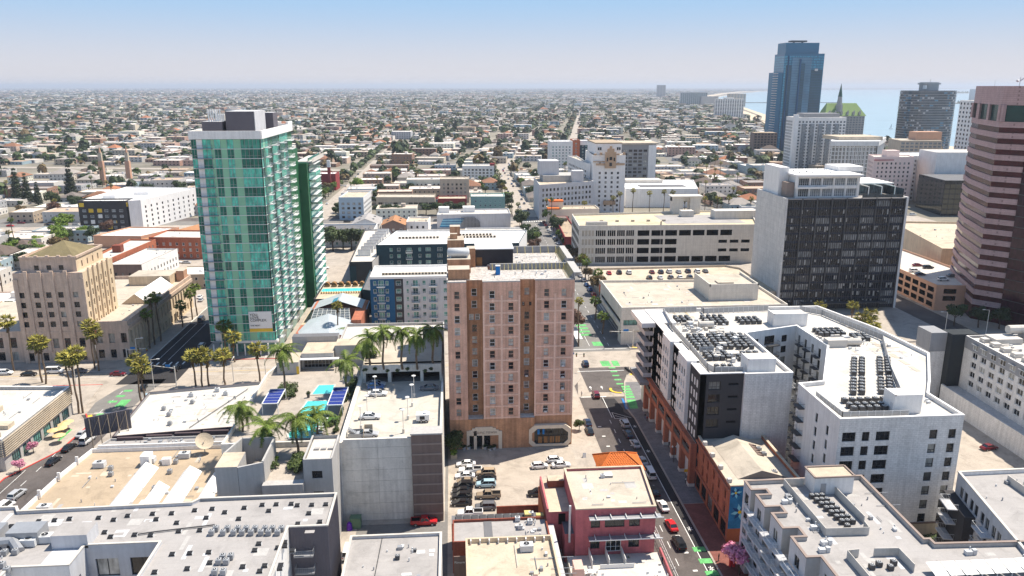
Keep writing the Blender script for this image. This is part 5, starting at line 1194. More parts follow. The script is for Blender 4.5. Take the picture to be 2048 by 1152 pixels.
# ------------------------------------------------ across the cross street, right
def dark_office():
 t=root('dark_glass_office_tower','dark glass office tower with blank white end wall and glazed rooftop pavilion',158,316);H=46.0
 x0,x1,y0,y1=133.2,182.5,302,331
 mb=MB();mb.box(x0,y0,0,x1,y1,H,0);mb.build('wall','wall_char',t)
 e=MB();e.box(x0-.9,y0-.9,0,x0-.02,y1+.5,H+.6,0);e.build('end_wall','panel_white',t);e=MB();e.box(x1+.02,y0-.9,0,x1+.9,y1+.5,H+.6,0);e.build('end_wall','wall_white',t)
 NB,NF=8,13;bw=(x1-x0)/NB;fh=(H-1.5)/NF
 q=MB();r=random.Random(1)
 for k in range(NB+1):
  f=MB();x=x0+k*bw;f.box(x-.22,y0-.75,0,x+.22,y0-.02,H+.3);f.build('fin','metal_dark',t)
 wm=MB()
 npn=6;pw=(bw-.5)/npn
 for i in range(npn):wm.quad((.25+i*pw+.08,0,.9),(.25+(i+1)*pw-.08,0,.9),(.25+(i+1)*pw-.08,0,fh-.25),(.25+i*pw+.08,0,fh-.25),0);wm.box(.25+i*pw-.06,-.3,.0,.25+i*pw+.06,-.01,fh,1)
 wm.box(.22,-.12,.0,bw-.22,-.02,.75,2);wm.box(.22,-.2,.75,bw-.22,-.02,.85,1)
 me=wm.mesh('window_bay',['gl_office','metal_dark','wall_navydark'])
 for j in range(NF):
  for k in range(NB):link('window_bay',me,t,(x0+k*bw-158,y0-.04-316,.9+j*fh))
 wh=MB()
 bl=MB()
 for j in range(NF):
  for k in range(NB*npn):
   if r.random()<(.42 if j in(0,1,2,5,9)else .22)and j<NF-1:
    kk,i=divmod(k,npn);xa=x0+kk*bw+.25+i*pw+.12;zt=.9+j*fh+fh-.3;hh=r.choice([.5,1,1.6,2.1]);w_=(pw-.24)*r.choice([1,1,.5]);bl.quad((xa,y0-.055,zt-hh),(xa+w_,y0-.055,zt-hh),(xa+w_,y0-.055,zt),(xa,y0-.055,zt))
 stuff(bl.build('blinds','wall_midgrey',t))
 rf=MB();rf.box(x0-.5,y0-.5,H,x1+.5,y1+.5,H+.3);rf.build('roof','roof_grey',t)
 # rooftop pavilion
 GLS=('multi','frame_white','gl_grey')
 b=MB();z=H+.3;px0,px1,py0,py1=137.6,164,304.6,326
 facade(b,t,(px0,py0),(px1,py0),z,z+9,[(1+k*5,5.4+k*5,z+.3,z+3.6,GLS)for k in range(5)]+[(1+k*5,5.4+k*5,z+4.8,z+7.8,GLS)for k in range(5)],.6,0);b.quad((px1,py0,z),(px1,py1,z),(px1,py1,z+9),(px1,py0,z+9));b.quad((px0,py1,z),(px0,py0,z),(px0,py0,z+9),(px0,py1,z+9));b.quad((px1,py1,z),(px0,py1,z),(px0,py1,z+9),(px1,py1,z+9));b.build('pavilion_wall','wall_white',t)
 b=MB();b.box(136.8,303,z+8.6,164.6,327,z+9.3,0,True);b.box(136.9,303.1,z+3.8,150,304.5,z+4.4,0,True);b.box(136.9,303,z+4.4,137.5,304.5,z+8.6,0);b.build('pavilion_roof','roof_bright',t)
 b=MB();b.box(133.4,312,z,137.4,328,z+11.5,0);b.build('lift_tower','wall_white2',t);b=MB();b.box(134.4,306,z,137.4,311,z+6,0);b.build('flue_box','wall_brownlight',t);b=MB();b.box(160,316,z+9.3,171,328,z+11.2,0);b.build('plant_screen','wall_white2',t)
 b=MB();b.box(166,316,z,181,329,z+4.5,0);b.box(165,310,z+4.5,181.5,330,z+5,1,True);b.build('terrace_room',['gl_grey','roof_bright'],t)
 b=MB()
 for x in(167.5,173,178.5):b.bar((x,303.5),(x,315),.25,z+4.2,z+4.5);b.box(x-.13,303.4,z,x+.13,303.7,z+4.2)
 b.build('pergola_frames','frame_white',t);b=MB();b.box(167,304,z+.05,178,307,z+.2);b.build('roof_pool','pool_water',t)
 b=MB();b.bar((164.6,302.6),(181.6,302.6),.06,z,z+1.3);b.bar((181.8,302.6),(181.8,330),.06,z,z+3.5);b.build('glass_screen','gl_grey',t);clutter(t,140,308,160,324,z+9.3,12,4)
 k=MB();k.box(142,298,3.2,178,301,3.5,0,True);k.build('entrance_canopy','metal_dark',t)
mat('wall_navydark',(.03,.035,.055),var=.1)
dark_office()
def bank_and_garage():
 t=root('low_bank_building','low beige bank with overhanging upper floor, ribbon windows and corner pier',88,285);H=13.0
 p=[(58.8,262.5),(119.5,262.5),(119.5,300),(58.8,303)]
 facs={3:[(1.5,38.5,7.4,9.0,('multi',DK,'gl_dark'))],0:[(.8,9.5,7.2,9.2,('multi',DK,'gl_teal'))]+[(14+k*7,19+k*7,7.4,9.0,('multi',DK,'gl_dark'))for k in range(6)]}
 shell(t,p,5.2,H,'panel_cream','roof_beige',par=.9,pw=.4,facs=facs,depth=.5)
 b=MB();b.quad((58.8,262.5,5.2),(58.8,303,5.2),(119.5,300,5.2),(119.5,262.5,5.2));b.build('soffit','wall_beige',t)
 b=MB();b.box(58.9,262.6,0,62,268,5.18);b.prism([(62,262.6),(66,263.5),(68,266),(68,268),(62,268)],0,5.18,0);b.build('corner_pier','panel_cream',t)
 b=MB();b.box(66,270,0,119,299,5.18);b.build('ground_floor_wall','wall_brown',t)
 b=MB();b.box(93.5,272,H,112,291,H+5.4,0,top_mi=1);b.bar((93.5,272.2),(112,272.2),.4,H+5.4,H+6.3);b.bar((93.7,272),(93.7,291),.4,H+5.4,H+6.3);b.bar((111.8,272),(111.8,291),.4,H+5.4,H+6.3);b.box(98,276,H+5.4,104,280,H+5.9,1);b.build('roof_block',['panel_cream','roof_beige'],t)
 clutter(t,62,266,92,298,H,12,4);patches(t,61,264,90,298,H,26,6);patches(t,90,264,116,270,H,9,7)
 g=root('low_parking_deck','low parking deck with rows of cars behind the bank building',95,330)
 p=[(62,303.5),(132,302.5),(133,346),(128,352),(64,350)]
 shell(g,p,0,7.0,'wall_beige','roof_cream',par=.9,pw=.3)
 b=MB();b.box(80,318,7.02,92,324,7.06);b.box(96,326.5,7.02,126,327.6,7.06);b.build('ramp_shade_patch','void',g)  # flat near-black slabs painting the dark of the ramp wells
 for a,c in(((80,318),(92,318)),((80,324),(92,324)),((95.5,326),(127,326)),((95.5,328),(127,328)),((68,316),(76,316)),((68,324),(76,324)),((76,316),(76,324))):w=MB();w.bar(a,c,.25,7,7.9);w.build('ramp_wall','roof_cream',g)
 w=root('big_parking_structure','long cream parking structure with slotted openings on four levels',110,400);H=19.5
 ops=[]
 for j in range(4):
  z=1.2+j*4.6
  for k in range(4):ops.append((1.6+k*1.7,2.7+k*1.7,z,z+3.0,('open',DK,'roof_beige')))
  for gi in range(4):
   for k in range(5 if gi==0 else 4):ops.append((8.8+gi*4.8+(1.4 if gi else 0)+k*1.05,9.6+gi*4.8+(1.4 if gi else 0)+k*1.05,z,z+3.0,None,6))
  for k in range(7):
   if j in(1,2)and k>2:continue
   x=30.5+k*7.2;ops.append((x,x+6.1,z,z+2.9,None,6))
  if j in(1,2):
   for k in range(3):ops.append((73+k*6,77.5+k*6,z+.6,z+2.2,None,6))
 shell(w,[(64,392),(157,389),(172,440),(66,430)],0,H,'panel_cream','roof_yellow',par=1.1,pw=.4,facs={0:ops,3:[(2+k*3,4+k*3,1.4+j*4.6,4.2+j*4.6,None,1.5)for k in range(12)for j in range(4)]})
 v=MB();v.quad((65,398.1,0),(158,395.1,0),(158,395.1,19),(65,398.1,19));v.build('slot_shade_sheet','void',w)  # near-black sheet painting the gloom behind the slots
 b=MB();b.box(68,393,H,79,396,H+2.6,0,top_mi=1);b.box(124,432,H,130,438,H+9.5,0);b.box(134,432,H,140,438,H+9.5,0);b.box(124,434,H+7,140,438.5,H+9.6,0,True);b.box(123,431,H+9.6,141,439,H+10.2,0,True);b.box(126,421,H,133,426,H+3.4,0);b.box(142,412,H,166,420,H+4.6,0);b.build('roof_block',['panel_cream','roof_grey'],w)
 b=MB()
 for k in range(5):b.box(78+k*8.5,408,H+.02,79.6+k*8.5,409.4,H+1)
 b.build('roof_curbs','roof_beige',w);b=MB();b.box(112,400,H+.03,155,428,H+.05);b.build('roof_patches','roof_grey',w)
 pm=MB();pm.cyl(106.5,391,0,H+3,.35,8);pm.build('downpipe','concrete_dark',w)
bank_and_garage()
def peach_right():
 t=root('peach_car_park','low peach car park with vehicles on top beside the copper glass tower',205,312)
 shell(t,[(197,296),(224,292),(224,372),(200,372)],0,10.2,['wall_peach','wall_peach','wall_peach','wall_peach'],'roof_white',par=.8,pw=.3,facs={3:[(46+k*6,50.5+k*6,z,z+2,None,2.5)for k in range(5)for z in(1.2,4.4,7.4)],0:[(3,8,z,z+2,None,2)for z in(4.4,7.4)]})
 u=root('beige_blank_store','large beige store with blank walls and white roof',250,380);shell(u,[(229,344),(268,336),(292,412),(247,420)],0,15,'wall_cream','roof_cream',par=1,pw=.4);clutter(u,240,350,270,400,15,14,3)
 v=root('copper_glass_tower','tall office tower with pink stone bands and copper mirror glass at the right edge',235,300);H=90.0
 P=[(214.5,311),(204.5,284),(211,276.5),(240,268),(262,290),(262,326),(222,326)]
 fh=4.05;n=18
 for j in range(n):
  z=4.2+j*fh
  b=MB();b.prism(inset(P,.35),z+(0 if j else-4.2),z+1.9,0);b.build('window_band','gl_copperglass',v)
  c=MB();c.prism(P,z+1.95,z+fh-.05,0);c.build('stone_band','panel_pink',v)
 zt=4.2+n*fh;b=MB();b.prism(inset(P,.5),zt,zt+6.0,0);b.build('window_band','gl_darkteal',v)
 c=MB();c.prism(P,zt+6.0,H,0)
 for k in range(len(P)):
  a,d=Vector(P[k]),Vector(P[(k+1)%len(P)]);L=(d-a).length
  for u_ in((0,L)if L<25 else(0,L/2,L)):
   q=a+(d-a).normalized()*min(max(u_,.8),L-.8);c.obox(q.x,q.y,zt,1.2,1.2,6.0)
 c.build('crown_band','panel_pink',v)
 g=MB();g.prism([(210.9,276.2),(219,257),(246,249),(256,268),(240,270)],0,H-9,0);g.build('glass_slab','gl_maroon',v);g=MB()
 for k in range(18):g.prism([(210.8,276.0),(218.9,256.9),(246,248.9),(246.2,249.2),(219.1,257.2),(211,276.3)],6+k*fh,6.25+k*fh,0,bottom=True)
 g.build('glass_slab_joints','metal_dark',v)
 w=MB();w.cyl(222,300,H,H+3.5,.12,6);w.tube((222,300,H+2),(223.5,299,H+3.4),.25,6);w.tube((220.8,300,H+1.8),(220.8,299.4,H+2.3),.5,8);w.cyl(216,306,H,H+2.4,.06,5);w.build('antenna','metal_pale',v)
peach_right()
# ------------------------------------------------ left of centre, beyond the cross street
def green_tower():
 t=root('green_glass_tower','tall green glass residential tower with white top band and stacks of balconies',-72,290);H=73.4
 X0,X1,Y0,Y1=-84.0,-62.0,262.0,312.0;nf=22;fh=(H-5)/nf
 core=MB();core.box(X0+.4,Y0+.4,5,X1-.4,Y1,H,0);core.build('core','wall_teal',t)
 base=MB();base.box(X0+2,Y0+2.5,0,X1,Y1,5,0);base.box(X0+9,Y0-.3,4.2,X1+.5,Y0+3,5,1,True);base.build('base_wall',['gl_teal','wall_white2'],t)
 # front facade, one row of panels per storey; panel kinds across the width
 cols=[(0,1.6,'g'),(1.6,3.5,'w'),(3.5,6.2,'g'),(6.2,7.2,'p'),(7.2,9.2,'g'),(9.2,11.2,'p'),(11.2,13.3,'g'),(13.3,15.6,'p'),(15.6,22,'g')]
 r=random.Random(12);mm={'g':'gl_green','p':'greenpanel','w':'wall_white2','d':'green_slab'};cache={}
 for j in range(nf):
  z=5+j*fh
  for(a,c,k)in cols:
   kk=k
   if k=='g' and a==0 and j%3==0:kk='g'
   key=(a,kk)
   if key not in cache:
    b=MB();w=c-a;b.box(0,0,.06,w,.35,fh-.12,1)
    if kk=='g':
     n=max(2,round(w/1.25))
     for q in range(n+1):b.box(w*q/n-.04,-.06,.06,w*q/n+.04,-.002,fh-.12,0)
     b.box(0,-.05,fh*.28,w,-.003,fh*.28+.06,0)
    cache[key]=b.mesh({'g':'window','p':'spandrel_panel','w':'white_panel'}[kk],['metal_grey',mm[kk]])
   link(cache[key].name.split('.')[0],cache[key],t,(X0+a+72,Y0-290,z))
  b=MB();b.box(X0-.12,Y0-.12,z-.12,X1+.12,Y0-.001,z+.05,0,True);b.box(X1+.001,Y0-.12,z-.12,X1+.12,Y1,z+.05,0,True);b.build('floor_edge','frame_white',t)
  balcony(t,X0+3.9,Y0,z+.1,5.4,1.0,0,'metal_grey','metal_grey',bars=False)
  # side facade facing right
 for j in range(nf):
  z=5+j*fh
  for i,(a,c,k)in enumerate([(0,3,'g'),(3,5.2,'p'),(5.2,9.5,'g'),(9.5,13.5,'g'),(13.5,15.5,'d'),(15.5,21,'g'),(21,26,'g'),(26,28,'d'),(28,34,'g'),(34,42,'g'),(42,50,'d')]):
   key=('s',a)
   if key not in cache:
    b=MB();w=c-a;b.box(0,0,.06,w,.35,fh-.12,1)
    if k=='g':
     for q in range(max(2,round(w/1.6))+1):n=max(2,round(w/1.6));b.box(w*q/n-.04,-.06,.06,w*q/n+.04,-.002,fh-.12,0)
    cache[key]=b.mesh('window' if k=='g' else 'spandrel_panel',['metal_grey',mm[k]])
   link('window' if k=='g' else 'spandrel_panel',cache[key],t,(X1+72,Y0+a-290,z),R(90))
  for y,w_,d_ in((4,3.6,2.0),(15,4.2,2.4),(27,4.2,2.4)):balcony(t,X1,Y0+y,z+.1,w_,d_,R(90),'metal_pale','metal_grey',h=1.1)
  balcony(t,X1,Y0+40,z+.1,5,2.4,R(90),'frame_white','frame_white',h=1.1)
 top=MB()
 for a,c,h in(((X0-.3,Y0-.3),(X1+.3,Y0-.3),2.6),((X1+.3,Y0-.3),(X1+.3,Y1-8),2.6),((X1+.3,Y1-8),(X1+.3,Y1),3.6),((X0-.3,Y1),(X0-.3,Y0-.3),2.6),((X1+.3,Y1),(X0-.3,Y1),2.6)):top.bar(a,c,.6,H,H+h)
 top.build('top_band','wall_white2',t);rf=MB();rf.box(X0,Y0,H,X1,Y1,H+.8,0);rf.build('roof','roof_beige',t)
 p=MB();p.box(-81,265,H+.8,-74.6,274,H+5.4,0,top_mi=1);p.box(-73.6,266,H+.8,-64.6,281,H+8.6,0,top_mi=1);p.box(-64.5,266.2,H+.8,-64.3,281,H+8.6,1);p.box(-66,285,H+.8,-62.5,292,H+7.6,0,top_mi=1);p.build('plant_room',['ribbed_dark','wall_lightgrey'],t)
 s=MB()
 for k in range(6):s.tube((-79.4+k*.75,268,H+5.4),(-79.6+k*.75,268,H+9.3),.22,6)
 s.box(-78,270,H+5.4,-75,273,H+7.6,0);s.build('flue_stack','frame_white',t);clutter(t,-82,275,-64,300,H+.8,20,3)
 # lower rear wing
 w=MB();w.box(-63,321,0,-58.6,352,60,0);w.box(-63,312,0,-61.9,321,66,0);w.build('rear_wing_wall','green_slab',t)
 for j in range(19):
  z=3.4+j*3.1
  b=MB();b.box(-58.59,324,z,-58.3,351,z+2.5,0);b.build('window','gl_green',t);balcony(t,-58.4,333,z,15,2.2,R(90),'frame_white','frame_white',bars=False);
 q=MB();q.box(-63.2,322.8,60,-56.6,352,60.5,0,True);q.bar((-56.7,323),(-56.7,352),.08,60.5,61.7);q.build('roof_terrace','roof_white',t)
 bn=MB();bn.box(-70.6,Y0-.35,9.4,-62.9,Y0-.2,15.4,0,True);bn.box(-70.6,Y0-.38,8.2,-62.9,Y0-.2,9.35,1,True);bn.build('banner',['roof_bright','paint_yellow'],t)
 for k,(s_,z_)in enumerate((('YOU.',13.9),('LOVE.',12.9),('COMPLEX.',11.9),('THE NEXT',10.2))):
  letters(s_,1.2 if k<3 else .7,'metal_black',t,(-70.2+72,Y0-.42-290,z_))
 a=MB()
 for k in range(9):a.box(-83+k*2.6,260.2,0,-82.6+k*2.6,260.6,4.4)
 a.build('colonnade','frame_white',t)
mat('green_slab',(.03,.13,.06),var=.12,fine=.05,rough=.5)
green_tower()
def stone_building():
 t=root('art_deco_stone_building','cream art deco stone office building with stepped tower and olive pyramid roof',-130,275);
 K=('multi','frame_dark','gl_dark');V_=('open','wall_stone','gl_dark')
 x0,x1,y0,y1=-143.5,-121.5,258.0,281.0;H=31
 mb=MB();mats=['wall_stone','wall_stone_sunlit']
 xs=[1.9,6.6,10.4,14.2,18.9];rows=[12.6,15.9,19.2,22.6]
 ops=[(u-.85,u+.85,z,z+1.9,V_)for u in xs for z in rows]+[(u-.95,u+.95,5.2,8.6,V_)for u in xs]+[(u-.9,u+.9,.8,3.6,V_)for u in xs]
 facade(mb,t,(x0,y0),(x1,y0),0,H,ops,.45,0,0)
 opr=[(u-.5,u+.5,z,z+2.2,V_)for u in(2,5.6,9.2,12.8,16.4,20.8)for z in(8,11.5,15,18.5,22,25.3)]
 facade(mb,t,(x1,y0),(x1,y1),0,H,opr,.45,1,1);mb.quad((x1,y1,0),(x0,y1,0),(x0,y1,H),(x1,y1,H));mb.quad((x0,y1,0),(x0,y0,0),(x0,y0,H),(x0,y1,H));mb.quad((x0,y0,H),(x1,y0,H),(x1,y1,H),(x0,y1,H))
 # upper stage
 tx0,tx1,ty0,ty1=-141.5,-123.8,259.6,279.5
 facade(mb,t,(tx0,ty0),(tx1,ty0),H,H+4.4,[(u-.75,u+.75,H+.6,H+2.2,V_)for u in(5,8.9,12.8)],.3,0,0);facade(mb,t,(tx1,ty0),(tx1,ty1),H,H+4.4,[(u-.4,u+.4,H+.8,H+2.9,V_)for u in(4,8,12,16)],.3,1,1);mb.quad((tx1,ty1,H),(tx0,ty1,H),(tx0,ty1,H+4.4),(tx1,ty1,H+4.4));mb.quad((tx0,ty1,H),(tx0,ty0,H),(tx0,ty0,H+4.4),(tx0,ty1,H+4.4));mb.quad((tx0,ty0,H+4.4),(tx1,ty0,H+4.4),(tx1,ty1,H+4.4),(tx0,ty1,H+4.4))
 mb.build('wall',mats,t)
 for u in(4.1,8.4,12.3,16.6):q=MB();q.box(x0+u-.55,y0-.5,3.9,x0+u+.55,y0-.003,H+.7,0);q.build('pilaster','wall_stone',t)
 for u in(0,20.8):q=MB();q.box(x0+u-.1,y0-.3,0,x0+u+1.3,y0-.003,H-2,0);q.build('pilaster','wall_stone',t)
 for u in(3.8,7.4,11,14.6,18.4):q=MB();q.box(x1+.003,y0+u-.4,6,x1+.5,y0+u+.4,H+.9,0);q.build('pilaster','wall_stone_sunlit',t)
 q=MB();q.box(x0-.1,y0-.12,10.2,x1+.1,y0-.004,10.9,0);q.build('string_course','wall_stone',t)
 r_=MB();z=H+4.5;cx,cy=(tx0+tx1)/2+1,(ty0+ty1)/2;q4=[(tx0+.9,ty0+.9),(tx1-.9,ty0+.9),(tx1-.9,ty1-.9),(tx0+.9,ty1-.9)]
 for k in range(4):a,b=q4[k],q4[(k+1)%4];r_.tri((*a,z),(*b,z),(cx,cy,z+4.2))
 r_.build('pyramid_roof','roof_green',t);c=MB()
 for k in range(4):a,b=rect(tx0,ty0,tx1,ty1)[k],rect(tx0,ty0,tx1,ty1)[(k+1)%4];c.bar(a,b,.6,H+4.4,H+5.1)
 for k in range(5):
  for f in(.1,.3,.5,.7,.9):c.box(tx0+(tx1-tx0)*f-.5,ty0-.4,H+4.4,tx0+(tx1-tx0)*f+.5,ty0+.3,H+5.5)
  break
 c.build('parapet','wall_stone',t)
 # lower wings
 w0=[(1.3+k*3.9,3.2+k*3.9,z,z+h,V_)for k in range(3)for z,h in((1,3),(6.3,3.4))]
 b=MB();facade(b,t,(x1+.0,y0+.8),(-109.8,y0+.8),0,13.6,w0,.5,0,0)
 ro=[(1.8+k*3.15,3.3+k*3.15,z,z+h,V_)for k in range(20)for z,h in((1,2.6),(5.6,4.4))]
 facade(b,t,(-109.8,y0+.8),(-109.8,325),0,13.6,ro,.6,1,1)
 b.quad((-109.8,325,0),(-140,325,0),(-140,325,13.6),(-109.8,325,13.6));b.build('wing_wall',['wall_stone','wall_stone_sunlit'],t);b=MB();facade(b,t,(-172,y0+1.2),(x0,y0+1.2),0,11,[(2+k*4.3,4.2+k*4.3,z,z+h,V_)for k in range(6)for z,h in((.8,3),(5.2,3.6))],.5,0,0);b.quad((-172,300,0),(-172,y0+1.2,0),(-172,y0+1.2,11),(-172,300,11))
 b.build('wing_wall',['wall_stone','wall_stone_sunlit'],t)
 q=MB();q.quad((-140,y1,12.6),(x1,y1,12.6),(x1,325,12.6),(-140,325,12.6));q.quad((x1,y0+.8,12.6),(-109.8,y0+.8,12.6),(-109.8,325,12.6),(x1,325,12.6));q.quad((-172,y0+1.2,10.4),(x0,y0+1.2,10.4),(x0,300,10.4),(-172,300,10.4));q.build('roof','roof_beige',t)
 c=MB();c.bar((x1,y0+1.08),(-109.8,y0+1.08),.4,12.6,13.9);c.bar((-110,y0+.6),(-110,325),.5,12.6,13.9);c.bar((-140,324.8),(-110,324.8),.5,12.6,13.9);c.box(-109.78,y0+.6,11.2,-109.3,325,12.4,0,True);c.build('cornice','wall_stone',t)
 v=MB();v.quad((-122,285,12.7),(-117,285,16.4),(-117,312,16.4),(-122,312,12.7));v.quad((-117,285,16.4),(-112.5,285,12.7),(-112.5,312,12.7),(-117,312,16.4));v.tri((-122,285,12.7),(-112.5,285,12.7),(-117,285,16.4),1);v.build('gabled_skylight',['roof_bright','wall_cream'],t)
 v=MB();v.box(-130,313,12.6,-114,324,16.4,0,top_mi=1);v.box(-113.5,319,12.6,-110.5,323.6,17,2,top_mi=1);v.build('roof_block',['wall_cream','roof_beige','wall_peach'],t);clutter(t,-120,262,-111,320,12.6,14,5)
 f=thing('flag_pole','white flag pole with drooping red and white flag before the stone building','flag',(-118.2,252.6,.13));q=MB();q.cyl(0,0,0,13,.1,6);link('pole',q.mesh('pole',['frame_white']),f);q=MB();q.box(.1,-.04,9.6,.9,.04,12.6,0,True);q.box(.1,-.05,10.4,.91,.05,11.2,1,True);link('flag',q.mesh('flag',['sign_red','frame_white']),f)
stone_building()
def blue_flats():
 S=('low',WH,'gl_teal');B2=('multi',WH,'gl_teal')
 t=root('navy_and_white_flats','six-storey flats, left bay navy and the rest white, with small balconies',-15,290);H=20.0
 x0,xm,x1,y0,y1=-31.8,-19.5,2.5,286.5,306;fl=[1.6+k*3.1 for k in range(6)];mb=MB()
 ops=[(u-.55,u+.55,z+.3,z+2.1,S)for z in fl for u in(1.7,6.3)]+[(3,5.1,z,z+2.3,B2)for z in fl];facade(mb,t,(x0,y0),(x0+9,y0),0,H+.8,ops,.22,0);facade(mb,t,(x0+9,y0),(xm,y0),0,H+.8,[(.6,2.5,z+.3,z+2.1,('low',WH,'gl_teal'))for z in fl],.22,2)
 ops=[(u-.5,u+.5,z+.3,z+2.1,S)for z in fl for u in(1.6,)]+[(3.6,5.6,z,z+2.3,B2)for z in fl]+[(u-.7,u+.7,z+.3,z+2.1,S)for z in fl for u in(7.8,)]+[(10.2,12.2,z,z+2.3,B2)for z in fl]+[(15,16.6,z+.3,z+2.1,S)for z in fl]
 facade(mb,t,(xm,y0),(x1,y0),0,H+.8,ops,.22,1);mb.quad((x0,y1,0),(x0,y0,0),(x0,y0,H+.8),(x0,y1,H+.8),0);mb.quad((x1,y0,0),(x1,y1,0),(x1,y1,H+.8),(x1,y0,H+.8),1);mb.quad((x1,y1,0),(x0,y1,0),(x0,y1,H+.8),(x1,y1,H+.8),1)
 mb.build('wall',['wall_navy','wall_lightgrey','wall_char'],t)
 q=MB();q.quad((x0,y0,H),(x1,y0,H),(x1,y1,H),(x0,y1,H));
 for a,b in(((x0,y0+.15),(x1,y0+.15)),((x0+.15,y0),(x0+.15,y1)),((x0,y1-.15),(x1,y1-.15))):q.bar(a,b,.35,H,H+.85)
 q.build('roof','roof_bright',t)
 for z in fl:
  balcony(t,x0+4.05,y0,z,3,1.3,0,'frame_white','metal_grey');balcony(t,xm+4.6,y0,z,3,1.4,0,'frame_white','metal_dark');balcony(t,xm+11.2,y0,z,3,1.4,0,'frame_white','metal_dark')
 fan_row(t,x0+4.5,y0+6,H,22,1.25,1.25)
 u=root('dark_teal_flats','long dark teal flats with bright white roof behind the navy flats',-5,380);H2=16.5
 fl=[1+k*3.1 for k in range(5)]
 fo=[(u_-w,u_+w,z+.4,z+2.2,k_)for z in fl for u_,w,k_ in((7,.75,S),(10.6,.75,S),(15.5,1.1,B2),(20.5,.6,S),(24.5,1.2,B2),(30,1.2,B2),(36,.8,S),(42,.8,S))]
 shell(u,[(-37,366),(31,366),(38,401),(-30,404)],0,H2,['wall_teal','wall_white','wall_white','wall_white2'],'roof_bright',par=.7,pw=.4,facs={0:fo});balcony(u,-21.5,366,fl[4],3,1.4,0,'frame_white','frame_white');balcony(u,-21.5,366,fl[3],3,1.4,0,'frame_white','frame_white')
 fan_row(u,-27,384,H2,12,1.7,1.5);fan_row(u,-2,384,H2,14,1.7,1.5);fan_row(u,3,390,H2,10,1.7,1.5)
 w=root('pale_stepped_flats','pale concrete flats with many small roof terraces left of the dark teal flats',-42,400);shell(w,[(-48,352),(-37.6,352),(-31,404),(-36,436),(-50,436)],0,11.5,['wall_char','wall_midgrey','wall_midgrey','wall_midgrey'],'roof_white',par=.8,pw=.3)
 for k in range(8):q=MB();q.box(-46+k*.6,368+k*8,11.5,-40+k*.6,371+k*8,14.2,0,top_mi=1);q.build('terrace_wall',['wall_white','roof_dark'],w)
 q=MB();q.box(-47.9,351.7,0,-45,351.98,10.4,0);q.build('dark_panel','wall_teal',w)
 f=root('teal_annex','low dark navy annex beside the roof pool',-34,330);shell(f,[(-38,310),(-32,307),(-32,345),(-38,345)],0,9.5,'wall_teal','roof_dark',par=.6)
 # roof pool with cabanas between tower and flats
 p=root('pool_podium','podium with narrow turquoise pool, cabanas and loungers beside the green tower',-50,330);shell(p,[(-55.5,300),(-38.2,300),(-38.2,326),(-55.5,326)],0,8.4,'wall_char','roof_cream',par=.7,pw=.3)
 q=MB();q.box(-54.8,313.5,8.44,-38.8,318.5,8.5);q.build('swimming_pool','pool_water',p)
 for k in range(6):
  a=MB();n=10;cx=-53.6+k*2.9
  for i in range(n):a0,a1=math.pi*i/n,math.pi*(i+1)/n;a.quad((cx+1.1*math.cos(a0),321.5,8.5+1.9*math.sin(a0)),(cx+1.1*math.cos(a0),323.6,8.5+1.9*math.sin(a0)),(cx+1.1*math.cos(a1),323.6,8.5+1.9*math.sin(a1)),(cx+1.1*math.cos(a1),321.5,8.5+1.9*math.sin(a1)))
  a.quad((cx-1.1,323.5,8.5),(cx+1.1,323.5,8.5),(cx+.9,323.5,10.2),(cx-.9,323.5,10.2),1);a.box(cx-.9,321.9,8.5,cx+.9,323.3,8.95,1);o=a.build('cabana',['wood','umbrella'],None);tag(o,'round wicker cabana in the row behind the podium pool','cabana','wicker cabanas by the podium pool')
 for k in range(16):a=MB();a.box(-54.4+k*1,310.6,8.6,-53.8+k*1,312.6,8.8,0,True);a.quad((-54.4+k,310.6,8.8),(-53.8+k,310.6,8.8),(-53.8+k,310.0,9.4),(-54.4+k,310.0,9.4));o=a.build('sun_lounger','umbrella',None);tag(o,'cream sun lounger in the row along the podium pool','sun lounger','loungers by the podium pool')
 wb=root('white_annex','small white two-storey annex beside the gravel lot',-72,372);shell(wb,[(-76,360),(-69,360),(-69,384),(-76,384)],0,8.2,'wall_white2','roof_white',par=.6,facs={1:[(2,6,1,3,('slider',DK,'gl_dark')),(2,6,4.8,7,('slider',DK,'gl_dark'))]})
 # glazed brick pavilions
 g=root('glass_roofed_pavilion','brick pavilion with grey metal gable roof and glazed skylight lattice',-46,282)
 b=MB();b.box(-54,288,.13,-37.5,299,8.6,0);b.prism([(-37.5,272),(-34,272),(-34,299),(-37.5,299)],.13,8.6,0);b.box(-56,262,.13,-37.5,275,6.2,0);b.build('wall','brick_terra',g)
 rr=MB()
 rr.quad((-55,287.5,8.0),(-44,287.5,11.6),(-44,299.5,11.6),(-55,299.5,8.0));rr.quad((-44,287.5,11.6),(-33.6,287.5,8.0),(-33.6,299.5,8.0),(-44,299.5,11.6));rr.quad((-57,262,5.2),(-44,262,7),(-46,275.5,10.2),(-53,275.5,8.0));rr.quad((-44,262,7),(-34,262,5.2),(-34,273,7.0),(-46,275.5,10.2));rr.build('roof','roof_metalblue',g)
 gl=MB();gl.quad((-53,275.6,6.5),(-38,275.6,6.5),(-40,287.4,8.6),(-53,287.4,8.6));gl.build('glass_roof','gl_grey',g);lt=MB()
 for k in range(9):lt.tube((-53+k*1.8,275.6,6.65),(-53+k*1.6,287.4,8.75),.07,4)
 for k in range(7):lt.tube((-53,275.6+k*1.95,6.65+k*.35),(-38.4-k*.25,275.6+k*1.95,6.65+k*.35),.07,4)
 lt.build('glazing_bars','frame_white',g);bl=MB();bl.quad((-46.5,288,10.9),(-44.6,288,11.6),(-44.6,293,11.66),(-46.5,293,10.96));bl.build('roof_light','gl_blue',g)
